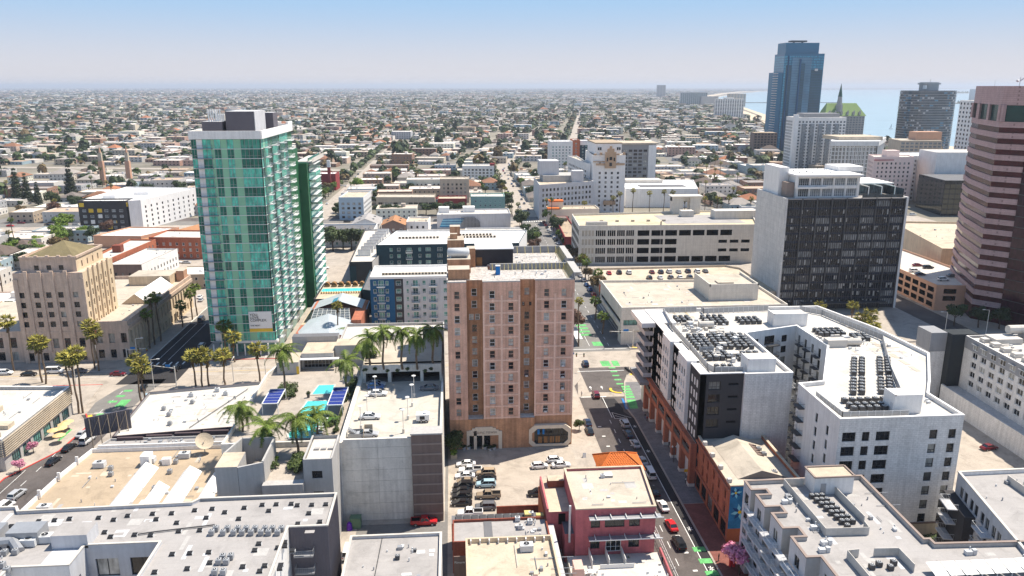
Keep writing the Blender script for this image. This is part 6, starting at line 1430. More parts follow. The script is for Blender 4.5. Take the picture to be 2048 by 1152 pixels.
 # grey wall and flat white roofs behind the palm row
 k=root('long_white_roofed_shop','long low building with white roof and grey parapet behind the palm row',-18,228)
 shell(k,[(-33.3,214),(-3.6,214),(-3.6,231),(-33.3,231)],0,18.9,'wall_midgrey','roof_white',par=.8,pw=.35);b=MB();b.box(-9.4,211,0,-3.5,213.8,23.5,0,top_mi=1);b.box(-22,211.6,18.6,-17.6,213.4,22,0,top_mi=1);b.build('service_tower',['wall_midgrey','roof_dark'],k);clutter(k,-31,216,-6,229,18.9,8,2)
mat('roof_metalblue',(.42,.46,.5),rough=.5,var=.08,fine=.03,spec=.5)
blue_flats()
# ------------------------------------------------ mid-distance landmarks
def block(name,label,poly,H,wall,roof,cols=None,rows=None,ww=1.3,wh=1.6,z0=1.2,fh=3.1,faces=(0,),kind=('slider',DK,'gl_mix'),par=.8,extra=None,stepu=3.6,u0=1.8,mats_by_edge=None,skipf=None):
 cx=sum(p[0]for p in poly)/len(poly);cy=sum(p[1]for p in poly)/len(poly);t=root(name,label,cx,cy);facs={}
 for f in faces:
  a,b=poly[f],poly[(f+1)%len(poly)];L=math.hypot(b[0]-a[0],b[1]-a[1]);n=max(1,int((L-u0)/stepu));off=(L-(n-1)*stepu)/2
  facs[f]=[(off+k*stepu-ww/2,off+k*stepu+ww/2,z0+j*fh,z0+j*fh+wh,kind)for k in range(n)for j in range(int((H-z0)/fh))if not(skipf and skipf(k,j,f))]
 shell(t,poly,0,H,mats_by_edge or wall,roof,par=par,pw=.4,facs=facs,depth=.2)
 if extra:
  b=MB();ms=[]
  for(x0,y0,x1,y1,za,zb,m_)in extra:
   if m_ not in ms:ms.append(m_)
   b.box(x0,y0,za,x1,y1,zb,ms.index(m_),True)
  b.build('roof_block',ms,t)
 clutter(t,min(p[0]for p in poly)+2,min(p[1]for p in poly)+2,max(p[0]for p in poly)-2,max(p[1]for p in poly)-2,H,8,int(abs(cx)))
 return t
def landmarks():
 T=block('charcoal_yellow_flats','charcoal apartment block with scattered yellow panels and white side wing',[(-238,512),(-208,511),(-207,522),(-238,522)],18.6,'wall_char','roof_bright',ww=2.4,wh=1.7,stepu=4.6,fh=3.6,z0=1.4,kind=('multi',WH,'gl_grey'))
 r=random.Random(4)
 for k,j in((0,4),(4,4),(5,4),(1,3),(4,1),(3,0),(2,3)):b=MB();x=-237+k*5.4;b.box(x,511.3,1.2+j*3.6,x+2.8,511.9,3.6+j*3.6,0,True);b.build('yellow_panel','paint_yellow',T)
 for k,j in((2,2),(5,2),(0,0),(5,0),(1,1)):b=MB();x=-236+k*5;b.box(x,511.3,1.2+j*3.6,x+2.4,511.9,3.6+j*3.6,0,True);b.build('white_panel','roof_bright',T)
 block('white_stepped_flats','white stepped apartment wing with yellow balcony recesses behind the charcoal block',[(-206.5,511),(-200,514),(-184,575),(-236,585),(-238,523),(-207,523)],18.6,'wall_white2','roof_bright',faces=(1,),stepu=6,ww=1.5,extra=[(-201.5,530,-198.5,536,2,17,'paint_yellow'),(-197,546,-194,552,2,17,'paint_yellow'),(-230,530,-222,538,18.6,20.5,'roof_bright'),(-216,545,-206,555,18.6,20.5,'roof_bright')])
 block('red_brick_flats','three-storey red brick building with fire stair right beside the green tower',[(-163,424),(-133,420),(-131,442),(-161,446)],11,'brick_orange','roof_white',faces=(0,1),kind=('sash',WH,'gl_mix'))
 block('white_side_flats','low block, brown brick front and white side with many small windows',[(-160,366),(-145,365),(-141,402),(-157,404)],9.0,'wall_brown','roof_white',faces=(0,1),mats_by_edge=['wall_brown','wall_white2','wall_white','wall_white'],ww=1.0,stepu=3.2,kind=('slider',DK,'gl_dark'))
 block('orange_brick_shop','long orange brick building with white roof and brick lift box',[(-172,362),(-163,362),(-158,420),(-172,422)],10.5,'brick_orange','roof_white',faces=(0,1),extra=[(-168,390,-164,394,10.5,14,'brick_red')])
 block('long_white_roof_hall','long hall with blinding white roof and peach side wall',[(-206,456),(-178,452),(-166,480),(-196,484)],6.5,'wall_peach','roof_bright',faces=())
 for i,(p,lab)in enumerate((([(-172,458),(-160,456),(-139,516),(-152,520)],'long tan gabled hall roof running diagonally, upper one'),([(-188,420),(-170,430),(-158,455),(-176,452)],'long tan gabled hall roof running diagonally, lower one'))):
  t=root('tan_gabled_hall',lab,p[0][0],p[0][1],group='tan gabled halls');b=MB();b.prism(p,0,5,0);b.build('wall','wall_peach',t);a,c=((p[0][0]+p[1][0])/2,(p[0][1]+p[1][1])/2),((p[2][0]+p[3][0])/2,(p[2][1]+p[3][1])/2);b=MB()
  b.quad((*p[0],5),(*a,8),(*c,8),(*p[3],5));b.quad((*a,8),(*p[1],5),(*p[2],5),(*c,8));b.tri((*p[0],5),(*p[1],5),(*a,8));b.build('roof','hall_roof',t)
 block('townhouse_row','row of pale townhouses with repeated gables behind the round-headed trees',[(-82,448),(-46,450),(-46,470),(-82,470)],9.0,'wall_white','roof_dark',kind=('slider',WH,'gl_teal'))
 t=root('gabled_roof_row','grey gabled roofs of the townhouse row',-64,448)
 for k in range(7):
  x=-81.5+k*5.1;b=MB();b.tri((x,446.8,8.4),(x+4.6,446.8,8.4),(x+2.3,446.8,10.9),0);b.quad((x-.3,446.5,8.2),(x+2.3,446.5,11.1),(x+2.3,456,11.1),(x-.3,456,8.2),1);b.quad((x+2.3,446.5,11.1),(x+4.9,446.5,8.2),(x+4.9,456,8.2),(x+2.3,456,11.1),1);b.build('gable',['wall_white','hw_slate'],t)
 def gh(x0,y0,x1,y1,h,rh,wm,rm,name,lab):
  t=root(name,lab,(x0+x1)/2,(y0+y1)/2);b=MB();facade(b,t,(x0,y0),(x1,y0),0,h,[(u,u+1.4,z,z+1.5,('slider',WH,'gl_mix'))for u in(1.5,(x1-x0)/2-.7,x1-x0-3)for z in(1,4.2)],.2,0);b.quad((x1,y0,0),(x1,y1,0),(x1,y1,h),(x1,y0,h));b.quad((x0,y1,0),(x0,y0,0),(x0,y0,h),(x0,y1,h));m_=(x0+x1)/2;b.tri((x0,y0,h),(x1,y0,h),(m_,y0,h+rh));b.build('wall',wm,t)
  b=MB();b.quad((x0-.6,y0-.6,h-.2),(m_,y0-.6,h+rh+.1),(m_,y1,h+rh+.1),(x0-.6,y1,h-.2));b.quad((m_,y0-.6,h+rh+.1),(x1+.6,y0-.6,h-.2),(x1+.6,y1,h-.2),(m_,y1,h+rh+.1))
  for sx in(-1,1):
   for yy in(.3,.7):cx=m_+sx*(x1-x0)*.25;b.box(cx-.8,y0+(y1-y0)*yy,h+rh*.5,cx+.8,y0+(y1-y0)*yy+1.4,h+rh*.5+.35,1)
  b.build('roof',[rm,'metal_dark'],t)
 gh(-44,474,-30,494,8,3,'wall_brown','hall_roof','brown_gabled_house','brown house with tan gabled roof and skylights behind the teal flats');gh(-62,476,-46,500,8.5,3.2,'wall_white','roof_grey','grey_gabled_house','pale house with grey gabled roof left of the tan gabled one')
 block('white_house','plain white two-storey flats right of the tan gabled house',[(-29.5,482),(-16,481),(-15,500),(-29,501)],7.8,'wall_white2','roof_cream')
 T=block('mural_wall_building','long grey building with blue wave mural and black dot pattern',[(-11,503),(37,505),(37,527),(-10,524)],8.6,'wall_lightgrey','roof_white',faces=(),extra=[(-10,515,-3,522,8.6,12,'wall_white2'),(6,516,14,523,8.6,12,'wall_white2')])
 b=MB();r=random.Random(6)
 for k in range(7):b.poly([(-9.5+k*.4,502.85+k*.04,1.2+k*.8),(2+k*.8,503.3,.8+k*.9),(4+k*.5,503.35,1.3+k*.9),(-9+k*.3,502.9+k*.03,2.0+k*.75)],k%2)
 for i in range(16):
  for j in range(9):
   if i+j<20 and i>1 and j<9:x=3+i*.9;b.box(x,503.2,.8+j*.8,x+.45,503.4+i*.02,1.2+j*.8,2)
 b.build('wall_painting',['mural_blue','mural_pale','metal_black'],T)
 block('low_shop_row','low shop row with white roof and teal shutters in front of the mural wall',[(6,440),(42,441),(43,470),(7,470)],5.5,'wall_white','roof_white',ww=1.8,kind=('slider',WH,'gl_teal'),extra=[(14,450,26,456,5.5,7.2,'roof_dark')])
 block('court_flats','low white flats with planted court beside the grey mural wall',[(-28,440),(0,440),(0,464),(-28,464)],6.0,'wall_white','roof_cream')
 block('dark_red_store','small dark red store with tan roof and barred windows beside the parking structure',[(53.5+9,432),(72,432),(74,505),(66,505)],6.4,'wall_red','roof_tan',faces=(0,3),extra=[(66,488,72,496,6.4,8.5,'wall_brown')])
 block('teal_flats','pale teal three-storey flats left of the main street',[(12.5,570),(37.5,568),(38,588),(13,588)],11,'wall_green','roof_white',kind=('slider',WH,'gl_teal'))
 block('pink_cream_flats','long cream balcony flats with small red corner sign left of the bright street',[(9,768),(40,764),(41,785),(10,786)],14,'wall_white','roof_white',ww=2,fh=2.9,extra=[(36,765,40.5,770,14,17,'wall_red')])
 block('beige_cube_flats','plain beige cube of flats with rows of small windows',[(-10.5,622),(12.5,620),(13,640),(-10,640)],18,'wall_beige','roof_beige',ww=1.5,stepu=3.4)
 block('rust_wall_shop','low shop with rust red wall in front of the beige cube flats',[(-12,596),(10,595),(10,612),(-12,612)],6,'wall_red','roof_cream',faces=())
 block('pale_blue_building','pale blue and white three-storey building by the left avenue',[(-79,543),(-62,542),(-60,575),(-77,576)],15,'wall_paleblue','roof_cream',faces=(0,1),ww=1.9,stepu=3.8,mats_by_edge=['wall_paleblue','wall_white','wall_white','wall_white'])
 block('long_beige_hall','long beige hall with strip window behind the pale blue building',[(-58,590),(-14,586),(-14,606),(-58,610)],8.5,'wall_beige','roof_beige',ww=3.2,stepu=3.8,fh=5,z0=3.5,wh=1.8)
 # tower with stepped terracotta crest
 T=block('white_hotel_tower','slender white tower with ornate terracotta crest and arched centre windows',[(101,563),(124.5,561),(126,606),(103,608)],41,'wall_white2','roof_cream',faces=(0,),ww=1.5,wh=1.7,stepu=4.4,fh=3.35,skipf=lambda k,j,f:j==9)
 b=MB();b.box(103.2,566,41.8,122.5,600,49.5,0,top_mi=1);b.box(103,565.8,49.5,122.8,600,50.3,1,True);b.box(101,562.0,36.8,124.8,562.6,37.4,2,True)
 b.box(109.5,560.4,32.5,117.5,561.2,44,2,True);b.box(111,560.3,44,116,561.2,46.5,2,True);b.box(112.6,560.3,46.5,114.4,561.2,48.2,2,True);b.box(103,560.9,34.5,109.4,561.5,36,2,True);b.box(117.6,560.9,34.5,124,561.5,36,2,True);b.box(109,560.4,6,118,561.1,9,2,True)
 for k in range(6):b.box(101.4+k*4.2,560.9,41.8,103.2+k*4.2,562,42.9+(k%2)*.8,2)
 b.build('crest',['wall_white2','roof_tan','wall_terra'],T)
 b=MB()
 for z in(34,38.2):b.box(112.6,560.1,z,114.4,560.35,z+2.4,0)
 for x in(110.6,115.7):b.box(x,560.1,37.5,x+.9,560.35,40,0)
 for k in range(4):b.box(105+(k%2)*14+(k//2)*1.5,565.7,45,106+(k%2)*14+(k//2)*1.5,565.95,47,0)
 b.build('arched_window','gl_dark',T)
 block('balconied_side_wing','white wing with repeated dark balconies left of the ornate tower',[(99,575),(100.9,571),(101,640),(94,640)],34,'wall_white','roof_cream',faces=(3,),ww=3.2,stepu=5,fh=3.3)
 block('dark_balcony_tower','tall block with dark glazed balconies and white end bays behind the ornate tower',[(150,722),(188,720),(190,745),(152,748)],37,'wall_grey','roof_tan',ww=3.4,wh=2.1,stepu=4.6,fh=3.3,mats_by_edge=['wall_grey','wall_white','wall_white','wall_white'],extra=[(140,722,152,750,0,36,'wall_char'),(181,719.2,188.2,721,0,37,'wall_white2'),(150,719,190,750,37.8,39.2,'roof_cream')])
 T=block('deco_office_block','pale deco office block with tall pilasters and stepped roof',[(59,533),(100,552),(99,580),(60,582)],23.5,'wall_lightgrey','roof_cream',ww=1.5,wh=1.9,stepu=3.0,fh=3.6,z0=1.5,extra=[(64,556,92,578,23.5,28,'wall_midgrey'),(84,548,92,556,24,32,'wall_lightgrey'),(62,560,76,575,28,38,'wall_lightgrey')])
 block('cream_mission_shop','cream mission style shop with red tiled corner roofs',[(62,510),(97,512),(97,528),(63,527)],10,'wall_cream2','roof_cream',ww=1.2,extra=[(62,509.6,70,516,10.8,11.6,'tile_orange'),(64,516,73,522,10.8,15,'wall_cream2'),(63.6,515.6,73.4,522.4,15,15.8,'tile_orange')])
 block('white_library','broad white civic building with dark rooftop panel and tall front windows',[(131,586),(186,582),(200,640),(138,646)],13.5,'wall_white2','roof_bright',ww=3,wh=7,fh=12,z0=2.5,stepu=5.5,kind=('multi',WH,'gl_grey'),extra=[(146,600,182,612,13.5,13.9,'roof_dark'),(140,625,170,640,13.5,16,'roof_white')])
 block('white_low_office','low pale office with flat white roof right of the civic building',[(205,540),(262,536),(268,580),(210,584)],6,'wall_white','roof_white',ww=2.4)
 for(x,y,w,d,h,c,lab)in((104,838,24,24,32,'wall_white','newer flats, white bay on the left'),(129,846,8,20,33,'wall_orange','newer flats, narrow rust coloured bay'),(138,850,24,24,32,'wall_teal','newer flats, dark teal bay with white top')):
  block('modern_flats',lab+', behind the deco office',[(x,y),(x+w,y),(x+w,y+d),(x,y+d)],h,c,'roof_bright',ww=1.6,kind=('slider',WH,'gl_teal'),extra=[(x,y-.3,x+w,y-.05,h-4,h+.8,'wall_white2')]if c=='wall_teal' else None)
 T=block('red_church_hall','dark red church hall with white arches',[(-127,706),(-104,704),(-103,722),(-126,724)],14,'wall_red','roof_bright',ww=1.8,wh=3.2,fh=13,z0=1.5,kind=('multi',WH,'gl_grey'))
 b=MB();b.box(-110,699,0,-107.6,701.4,21,0);b.box(-110.2,698.8,21,-107.4,701.6,27,1);o=b.build('bell_tower',['wall_red','frame_white']);tag(o,'slim dark red bell tower with white open top beside the church hall','tower')
 for x,lab in((-330,'left'),(-306,'right')):b=MB();b.prism([(x,760),(x+4,760),(x+4,764),(x,764)],0,22,0);b.box(x+.6,760.6,22,x+3.4,763.4,30,1);b.cyl(x+2,762,30,36,1.3,6,0,.05);o=b.build('church_spire',['wall_peach','roof_cream']);tag(o,'slender pale church spire, %s one of the pair at the left'%lab,'spire','pair of church spires')
 # the towers on the shore
 def grid_tower(name,lab,poly,H,wm,rm,gm,fh,bay,extra=None,par=1,faces=(0,3),wfrac=.72,hfrac=.62,top=None):
  t=root(name,lab,poly[0][0],poly[0][1]);b=MB();b.prism(poly,0,H+par,0);b.build('wall',wm,t);r_=MB();r_.poly([(x,y,H+par+.05)for x,y in inset(poly,.8)]);r_.build('roof',rm,t);g=MB()
  for f in faces:
   a,c=Vector(poly[f]),Vector(poly[(f+1)%len(poly)]);L=(c-a).length;d=(c-a)/L;n_=Vector((d.y,-d.x));nb=max(1,int(L/bay));nf=int(H/fh)
   for j in range(nf):
    for k in range(nb):
     u0=L*(k+.5)/nb-bay*wfrac/2;p=a+d*u0+n_*.06;q=p+d*bay*wfrac;z=1.5+j*fh;g.quad((p.x,p.y,z),(q.x,q.y,z),(q.x,q.y,z+fh*hfrac),(p.x,p.y,z+fh*hfrac))
  o=g.build('windows',gm,t);stuff(o)
  if extra:
   e=MB();ms=[]
   for(x0,y0,x1,y1,za,zb,m_)in extra:
    if m_ not in ms:ms.append(m_)
    e.box(x0,y0,za,x1,y1,zb,ms.index(m_),True)
   e.build('roof_block',ms,t)
  return t
 T=grid_tower('blue_glass_skyscraper','tallest tower, blue glass with stepped crown, near the sea',[(457,1085),(512,1082),(516,1120),(459,1124)],132,'gl_bluebody','roof_dark','gl_blue',3.4,5.0,wfrac=.86,hfrac=.8,extra=[(459,1088,506,1116,132,147.5,'gl_bluebody'),(470,1096,492,1108,149,151,'metal_dark'),(474,1100,476,1102,147,150,'metal_dark'),(486,1100,488,1102,147,150,'metal_dark')])
 for x0,x1,z0_,z1_,m_ in((460,468,0,118,'gl_tealdark'),(468.2,495,0,128,'gl_steel'),(495.2,511,0,112,'gl_tealdark'),(480,486,30,120,'gl_tealdark')):
  k=MB();e=.9 if z0_ else .35;k.prism([(x0,1085-(x0-457)*.0545-e),(x1,1085-(x1-457)*.0545-e),(x1,1085-(x1-457)*.0545-.1),(x0,1085-(x0-457)*.0545-.1)],z0_,z1_,0,bottom=True);k.build('glass_bay',m_,T)
 for j in range(36):k=MB();z=5+j*3.5;k.prism([(460,1083.7),(511,1080.9),(511,1081.2),(460,1084)],z,z+.35,0,bottom=True);k.build('floor_line','wall_navy',T)
 b=MB();b.box(450,1086,0,456.9,1118,108,0,top_mi=1);b.build('lower_wing',['gl_bluebody','roof_dark'],T)
 for k in range(32):b=MB();b.box(448.4,1084.5,4+k*3.3,450,1100,4.5+k*3.3,0,True);b.build('balcony','metal_pale',T)
 b=MB();b.box(478,1081.7,20,480,1082.9,126,0);b.box(462,1082.5,6,463,1084,130,0);b.box(500,1081,110,504,1082.5,113,1);b.build('facade_joint',['wall_navy','metal_pale'],T)
 grid_tower('striped_white_tower','white tower with dark vertical window stripes left of the sea',[(372,842),(428,838),(432,870),(376,874)],56,'wall_white','roof_white','gl_grey',3.3,3.6,wfrac=.55,extra=[(384,846,424,866,57,61,'wall_grey'),(371.2,841,376,845,0,60,'wall_white2')]+[(380+k*9,840.2-k*.6,384.5+k*9,842,0,50,'gl_grey')for k in range(5)])
 T=grid_tower('green_roofed_chateau_hotel','grey stone tower with steep green copper roof and pointed spire',[(575,1200),(640,1196),(644,1226),(579,1230)],44,'wall_midgrey','roof_dark','gl_grey',3.6,4.6)
 b=MB();p=[(577,1199),(642,1195.5),(645,1227),(580,1230)];top=[(585,1212),(631,1209.5),(632,1216),(587,1218.5)]
 for k in range(4):a,c,d,e=p[k],p[(k+1)%4],top[(k+1)%4],top[k];b.quad((*a,45),(*c,45),(*d,64),(*e,64))
 b.poly([(*q,64)for q in top]);b.build('copper_roof','copper_green',T)
 b=MB();b.cyl(602,1206,44,62,5.4,8,0);b.cyl(602,1206,62,74,4.2,8,0,3.2);b.cyl(602,1206,74,94,3.4,8,1,.1);b.build('spire',['wall_midgrey','copper_dark'],T)
 for k in range(6):b=MB();x=583+k*9.5;b.box(x,1199.5-k*.5,45,x+3,1205,51,0);b.tri((x-.4,1199.3-k*.5,51),(x+3.4,1199.3-k*.5,51),(x+1.5,1199.3-k*.5,54));b.build('dormer','wall_midgrey',T)
 T=grid_tower('honeycomb_office_block','square office block with deep white grid of arched window bays',[(368,744),(412,741),(452,800),(402,812)],37,'wall_white','roof_cream','gl_dark',3.9,3.4,wfrac=.8,hfrac=.78,faces=(0,1,3),extra=[(380,755,425,790,38,41.5,'roof_cream')])
 b=MB();b.prism([(366.5,742.5),(413,739.5),(454.5,801),(401,814)],33.5,38.2,0,bottom=True);b.build('cornice','wall_white',T)
 for f,(a,c)in enumerate((((368,744),(412,741)),((412,741),(452,800)))):
  n=13 if f==0 else 18
  for k in range(n+1):b=MB();x,y=a[0]+(c[0]-a[0])*k/n,a[1]+(c[1]-a[1])*k/n;b.obox(x,y-.3,1,.5,.9,33);b.build('fin','wall_white',T)
 block('pink_trimmed_hotel','pink and white balconied hotel with red cornice line',[(326,588),(357,586),(364,606),(334,612)],36,'wall_pinkish','roof_white',faces=(0,1,3),ww=1.3,stepu=3.4,fh=3.3,extra=[(325.5,587.0,357.5,587.4,34,34.8,'wall_salmon'),(340,595,350,603,36,41,'wall_pinkish')])
 block('white_hotel_wing','cream white hotel wing with balconies right of the pink hotel',[(360,607),(392,604),(397,640),(366,642)],35,'wall_white','roof_bright',faces=(0,3),ww=1.4,stepu=3.6,fh=3.3)
 T=root('round_glass_tower','broad round-cornered dark glass tower standing before the sea',655,1060);n=28;b=MB();b2=MB()
 def ell(rx,ry):return[(655+rx*math.copysign(abs(math.cos(6.283*k/n))**.7,math.cos(6.283*k/n)),1062+ry*math.copysign(abs(math.sin(6.283*k/n))**.7,math.sin(6.283*k/n)))for k in range(n)]
 b.prism(ell(34,26),0,84,0);b.build('glass_body','gl_greybody',T)
 for k in range(25):
  q=MB();q.prism(ell(34.8,26.8),3+k*3.3,3.4+k*3.3,0,bottom=True);q.build('floor_slab','wall_midgrey',T)
 bl=MB();r=random.Random(2);E_=ell(34.2,26.2)
 for j in range(24):
  for k in range(n):
   for h_ in(0,.5):
    if r.random()<.5:a,c=Vector(E_[k]),Vector(E_[(k+1)%n]);a,c=a.lerp(c,h_+.05),a.lerp(c,h_+.45);z=4+j*3.3;bl.quad((*a,z),(*c,z),(*c,z+1.9),(*a,z+1.9),r.choice([0,0,1,2]))
 stuff(bl.build('window_blinds',['gl_grey','wall_lightgrey','gl_steel'],T));q=MB();q.prism(ell(12,9),84,95,0);q.prism(ell(14,11),92,94,0,bottom=True);q.cyl(643,1052,86,91,2.4,10,1);q.cyl(655,1060,95,99,.3,5);q.build('roof_block',['metal_grey','frame_white'],T)
 grid_tower('teal_slab_tower','distant teal glass slab block near the beach',[(1058,3653),(1180,3640),(1190,3680),(1064,3690)],62,'wall_lightgrey','roof_dark','gl_teal',4.5,9,faces=(0,),wfrac=.9,hfrac=.7,extra=[(1150,3630,1230,3690,0,44,'wall_midgrey')])
 grid_tower('white_beach_block','white gridded apartment block by the beach',[(738,2200),(817,2192),(822,2222),(744,2230)],54,'wall_white2','roof_beige','gl_grey',3.8,6.2,faces=(0,3),extra=[(765,2200,790,2215,54,59,'wall_white')])
 grid_tower('tan_beach_block','narrow tan block beside the teal slab by the beach',[(1250,3560),(1330,3550),(1340,3590),(1260,3600)],55,'wall_beige','roof_beige','gl_grey',4.5,12,faces=(0,))
 grid_tower('lone_far_tower','solitary hazy tower far out in the flat city',[(1651,6384),(1722,6378),(1730,6420),(1660,6426)],96,'wall_grey','roof_dark','gl_grey',8,18,faces=(0,),extra=[(1640,6400,1730,6440,0,18,'wall_white')])
 grid_tower('black_glass_block','dark mirrored office block in front of the white hotel',[(348,530),(392,526),(400,566),(354,572)],24,'gl_dark','roof_dark','gl_copperdark',3.6,4,faces=(0,3),wfrac=.9,hfrac=.8);grid_tower('blank_white_block','blank white block above the dark mirrored offices',[(368,575),(420,570),(424,600),(372,605)],40,'wall_white','roof_white','gl_grey',3.6,40,faces=())
 grid_tower('white_speckled_tower','white tower with small dark square windows behind the copper tower',[(548,800),(600,796),(604,830),(552,834)],74,'wall_white2','roof_white','gl_dark',4.6,6.2,faces=(0,3),wfrac=.42,hfrac=.5)
 grid_tower('cream_terrace_block','cream stepped block with roof terrace before the round tower',[(500,850),(545,845),(552,880),(506,886)],30,'wall_beige','roof_beige','gl_grey',3.6,5,faces=(0,),extra=[(520,855,550,870,30,40,'wall_peach')])
 grid_tower('brown_side_block','brown flats against the foot of the blue skyscraper',[(405,1040),(436,1038),(438,1060),(408,1062)],28,'wall_brown','roof_tan','gl_dark',3.5,4,faces=(0,))
 b=MB();b.prism([(1180,11000),(1400,11000),(1400,11300),(1180,11300)],0,.1);
 for(x,y,w,d,h,lab,tower)in((2745,4050,190,100,10,'low green oil island with a pale derrick tower off the shore',True),(6450,9900,620,200,10,'far low island seen beyond the derrick island',False)):
  t=root('oil_island',lab,x,y,cat='island');b=MB();n=14;b.prism([(x+w/2*math.cos(6.28*k/n),y+d/2*math.sin(6.28*k/n))for k in range(n)],-1,4,0);b.build('rock_base','roof_tan',t)
  r=random.Random(int(x));b=MB()
  for _ in range(60):a=r.uniform(0,6.28);q=r.random()**.5;k=w/190;b.cyl(x+w*.42*q*math.cos(a),y+d*.42*q*math.sin(a),3,3+r.uniform(5,15)*k**.5,r.uniform(4,8)*k,6,0,1.5)
  stuff(b.build('planting','leaf_dark',t))
  if tower:b=MB();b.box(x-14,y-8,4,x+14,y+8,74,0);b.build('derrick_tower','wall_lightgrey',t)
 p=MB();p.box(1100,4200,2,2100,4216,5);o=p.build('pier','concrete_dark');tag(o,'long thin pier far out on the water','pier')
 s=thing('sailing_boat','tiny white sailing boat on the open water','boat',(950,1660,-.5));q=MB();q.prism([(-5,0),(-2,-1.6),(4,-1.4),(5,0),(4,1.4),(-2,1.6)],0,1.6,0);link('hull',q.mesh('hull',['frame_white']),s);q=MB();q.tri((-3.5,0,2.5),(1.5,0,2.5),(1.2,.05,13));q.tri((1.5,.05,2.5),(-3.5,0.05,2.5),(1.2,.1,13));link('sail',q.mesh('sail',['frame_white']),s)
mat('hall_roof',(.4,.2,.1),var=.14,sc=.4,fine=.15);mat('hw_slate',(.16,.15,.15),var=.15,fine=.15);mat('wall_paleblue',(.4,.5,.58),var=.06);mat('wall_terra',(.5,.34,.22),var=.12);mat('wall_pinkish',(.8,.62,.57),var=.06)
mat('copper_green',(.24,.34,.12),var=.12,sc=.05);mat('copper_dark',(.05,.13,.1),var=.1)
m,t,b=new_mat('gl_bluebody');b.inputs['Base Color'].default_value=(.012,.14,.26,1);b.inputs['Roughness'].default_value=.2;b.inputs['Specular IOR Level'].default_value=.4
m,t,b=new_mat('gl_greybody');b.inputs['Base Color'].default_value=(.05,.07,.095,1);b.inputs['Roughness'].default_value=.15;b.inputs['Specular IOR Level'].default_value=.8
m,t,b=new_mat('gl_copperdark');b.inputs['Base Color'].default_value=(.05,.045,.03,1);b.inputs['Roughness'].default_value=.08;b.inputs['Specular IOR Level'].default_value=.9
landmarks()
# ------------------------------------------------ the flat city: 300 nearest houses as things, the rest as one mass
EXCL=[(-90,256,47,410),(-82,405,50,530),(44,256,66,560),(60,256,190,452),(-104,256,-88,545),(184,256,196,545),
(196,256,262,420),(-150,250,-104,345),(-162,252,-140,290),(-245,505,-200,580),(-172,355,-140,405),(-165,405,-128,445),(-172,455,-135,520),(-208,452,-176,485),
(55,528,195,605),(155,715,190,760),(-12,618,14,640),(6,760,42,785),(-140,695,-100,740),(98,830,165,880),(-80,540,-58,580),
(12,560,38,590),(366,738,458,816),(370,836,434,876),(404,1036,440,1066),(436,1080,508,1126),(498,846,552,888),(546,796,606,836),(310,500,470,720),(-424,735,-360,775),(590,1010,720,1110),(560,1180,670,1260),(10,590,36,612),(100,452,190,526),(62,452,80,520),(-190,590,-150,640),
(196,420,420,545),(-420,40,-108,236),(-160,520,-110,600),(-60,575,-35,600)]
def excluded(x,y,m=3):
 if any(x0-m<x<x1+m and y0-m<y<y1+m for x0,y0,x1,y1 in EXCL):return True
 if 525<y<551 or(y>540 and abs(x-main_x(y))<13):return True
 if 540<y<1400 and abs(x+94)<10:return True
 if y>1000 and abs(x-(148+(y-1000)*.168))<10:return True
 if 800<y<2600 and abs(x-(240+(y-800)*.194))<8:return True
 if 700<y<1050 and abs(y-(850-(x-48)*(.158 if x<48 else .13)))<11:return True
 cx=1e9
 for(x0,y0),(x1,y1)in zip(COAST[1:],COAST[2:]):
  if y0<=y<=y1:cx=x0+(x1-x0)*(y-y0)/(y1-y0);break
 if x>cx-62-max(0,y-1500)*.03:return True
 return False
def in_view(x,y,m=0):
 a=x*FY-y*FX;w=x*FX+y*FY
 return w>50 and abs(a)<w*.69+30+m
WALLC=[(.66,.62,.57),(.66,.62,.57),(.62,.54,.43),(.5,.4,.3),(.56,.54,.52),(.45,.45,.46),(.6,.45,.36),(.34,.2,.14),(.35,.45,.5),(.55,.35,.28),(.75,.72,.6)]
WALLN=['white','white','cream','tan','pale grey','grey','peach','brown','blue grey','terracotta','pale yellow']
FLATC=[(.78,.73,.68),(.7,.65,.6),(.64,.56,.48),(.54,.46,.39),(.34,.3,.28),(.6,.54,.5),(.48,.36,.27)]
FLATN=['bright white','white','cream','beige','dark grey','pale grey','tan']
HIPC=[(.13,.1,.085),(.2,.17,.155),(.26,.13,.08),(.36,.15,.08),(.3,.27,.25),(.1,.1,.11)]
HIPN=['dark brown','grey brown','rust brown','red tiled','weathered grey','charcoal']
rnd=random.Random(11);LOTS=[]
def lot_fill(x0,y0,x1,y1,s,ang,ox,oy,far):
 """lots of one street block; s = lot pitch"""
 y=y0
 while y<y1:
  d=s*rnd.uniform(1.0,1.35);x=x0
  while x<x1:
   w=s*rnd.choice([.75,.85,1,1.1,1.3,1.7,2.3])
   cx,cy=x+w/2,y+d/2;ca,sa=math.cos(ang),math.sin(ang)
   gx,gy=ox+cx*ca-cy*sa,oy+cx*sa+cy*ca
   if x+w<x1+3 and in_view(gx,gy)and not excluded(gx,gy,w*.45)and rnd.random()<.93:
    LOTS.append((gx,gy,w*rnd.uniform(.74,.93),d*rnd.uniform(.68,.9),ang,far))
   x+=w
  y+=d
NS=[-680,-560,-430,-310,-200,-97,51,190,300,420,540,680]
EW=[250,345,440,537,640,740,843]
for xa,xb in zip(NS,NS[1:]):
 for ya,yb in zip(EW,EW[1:]):lot_fill(xa+8,ya+8,xb-8,yb-8,20,0,0,0,0)
A9=-math.atan(SL)
vv=12.0;k=0
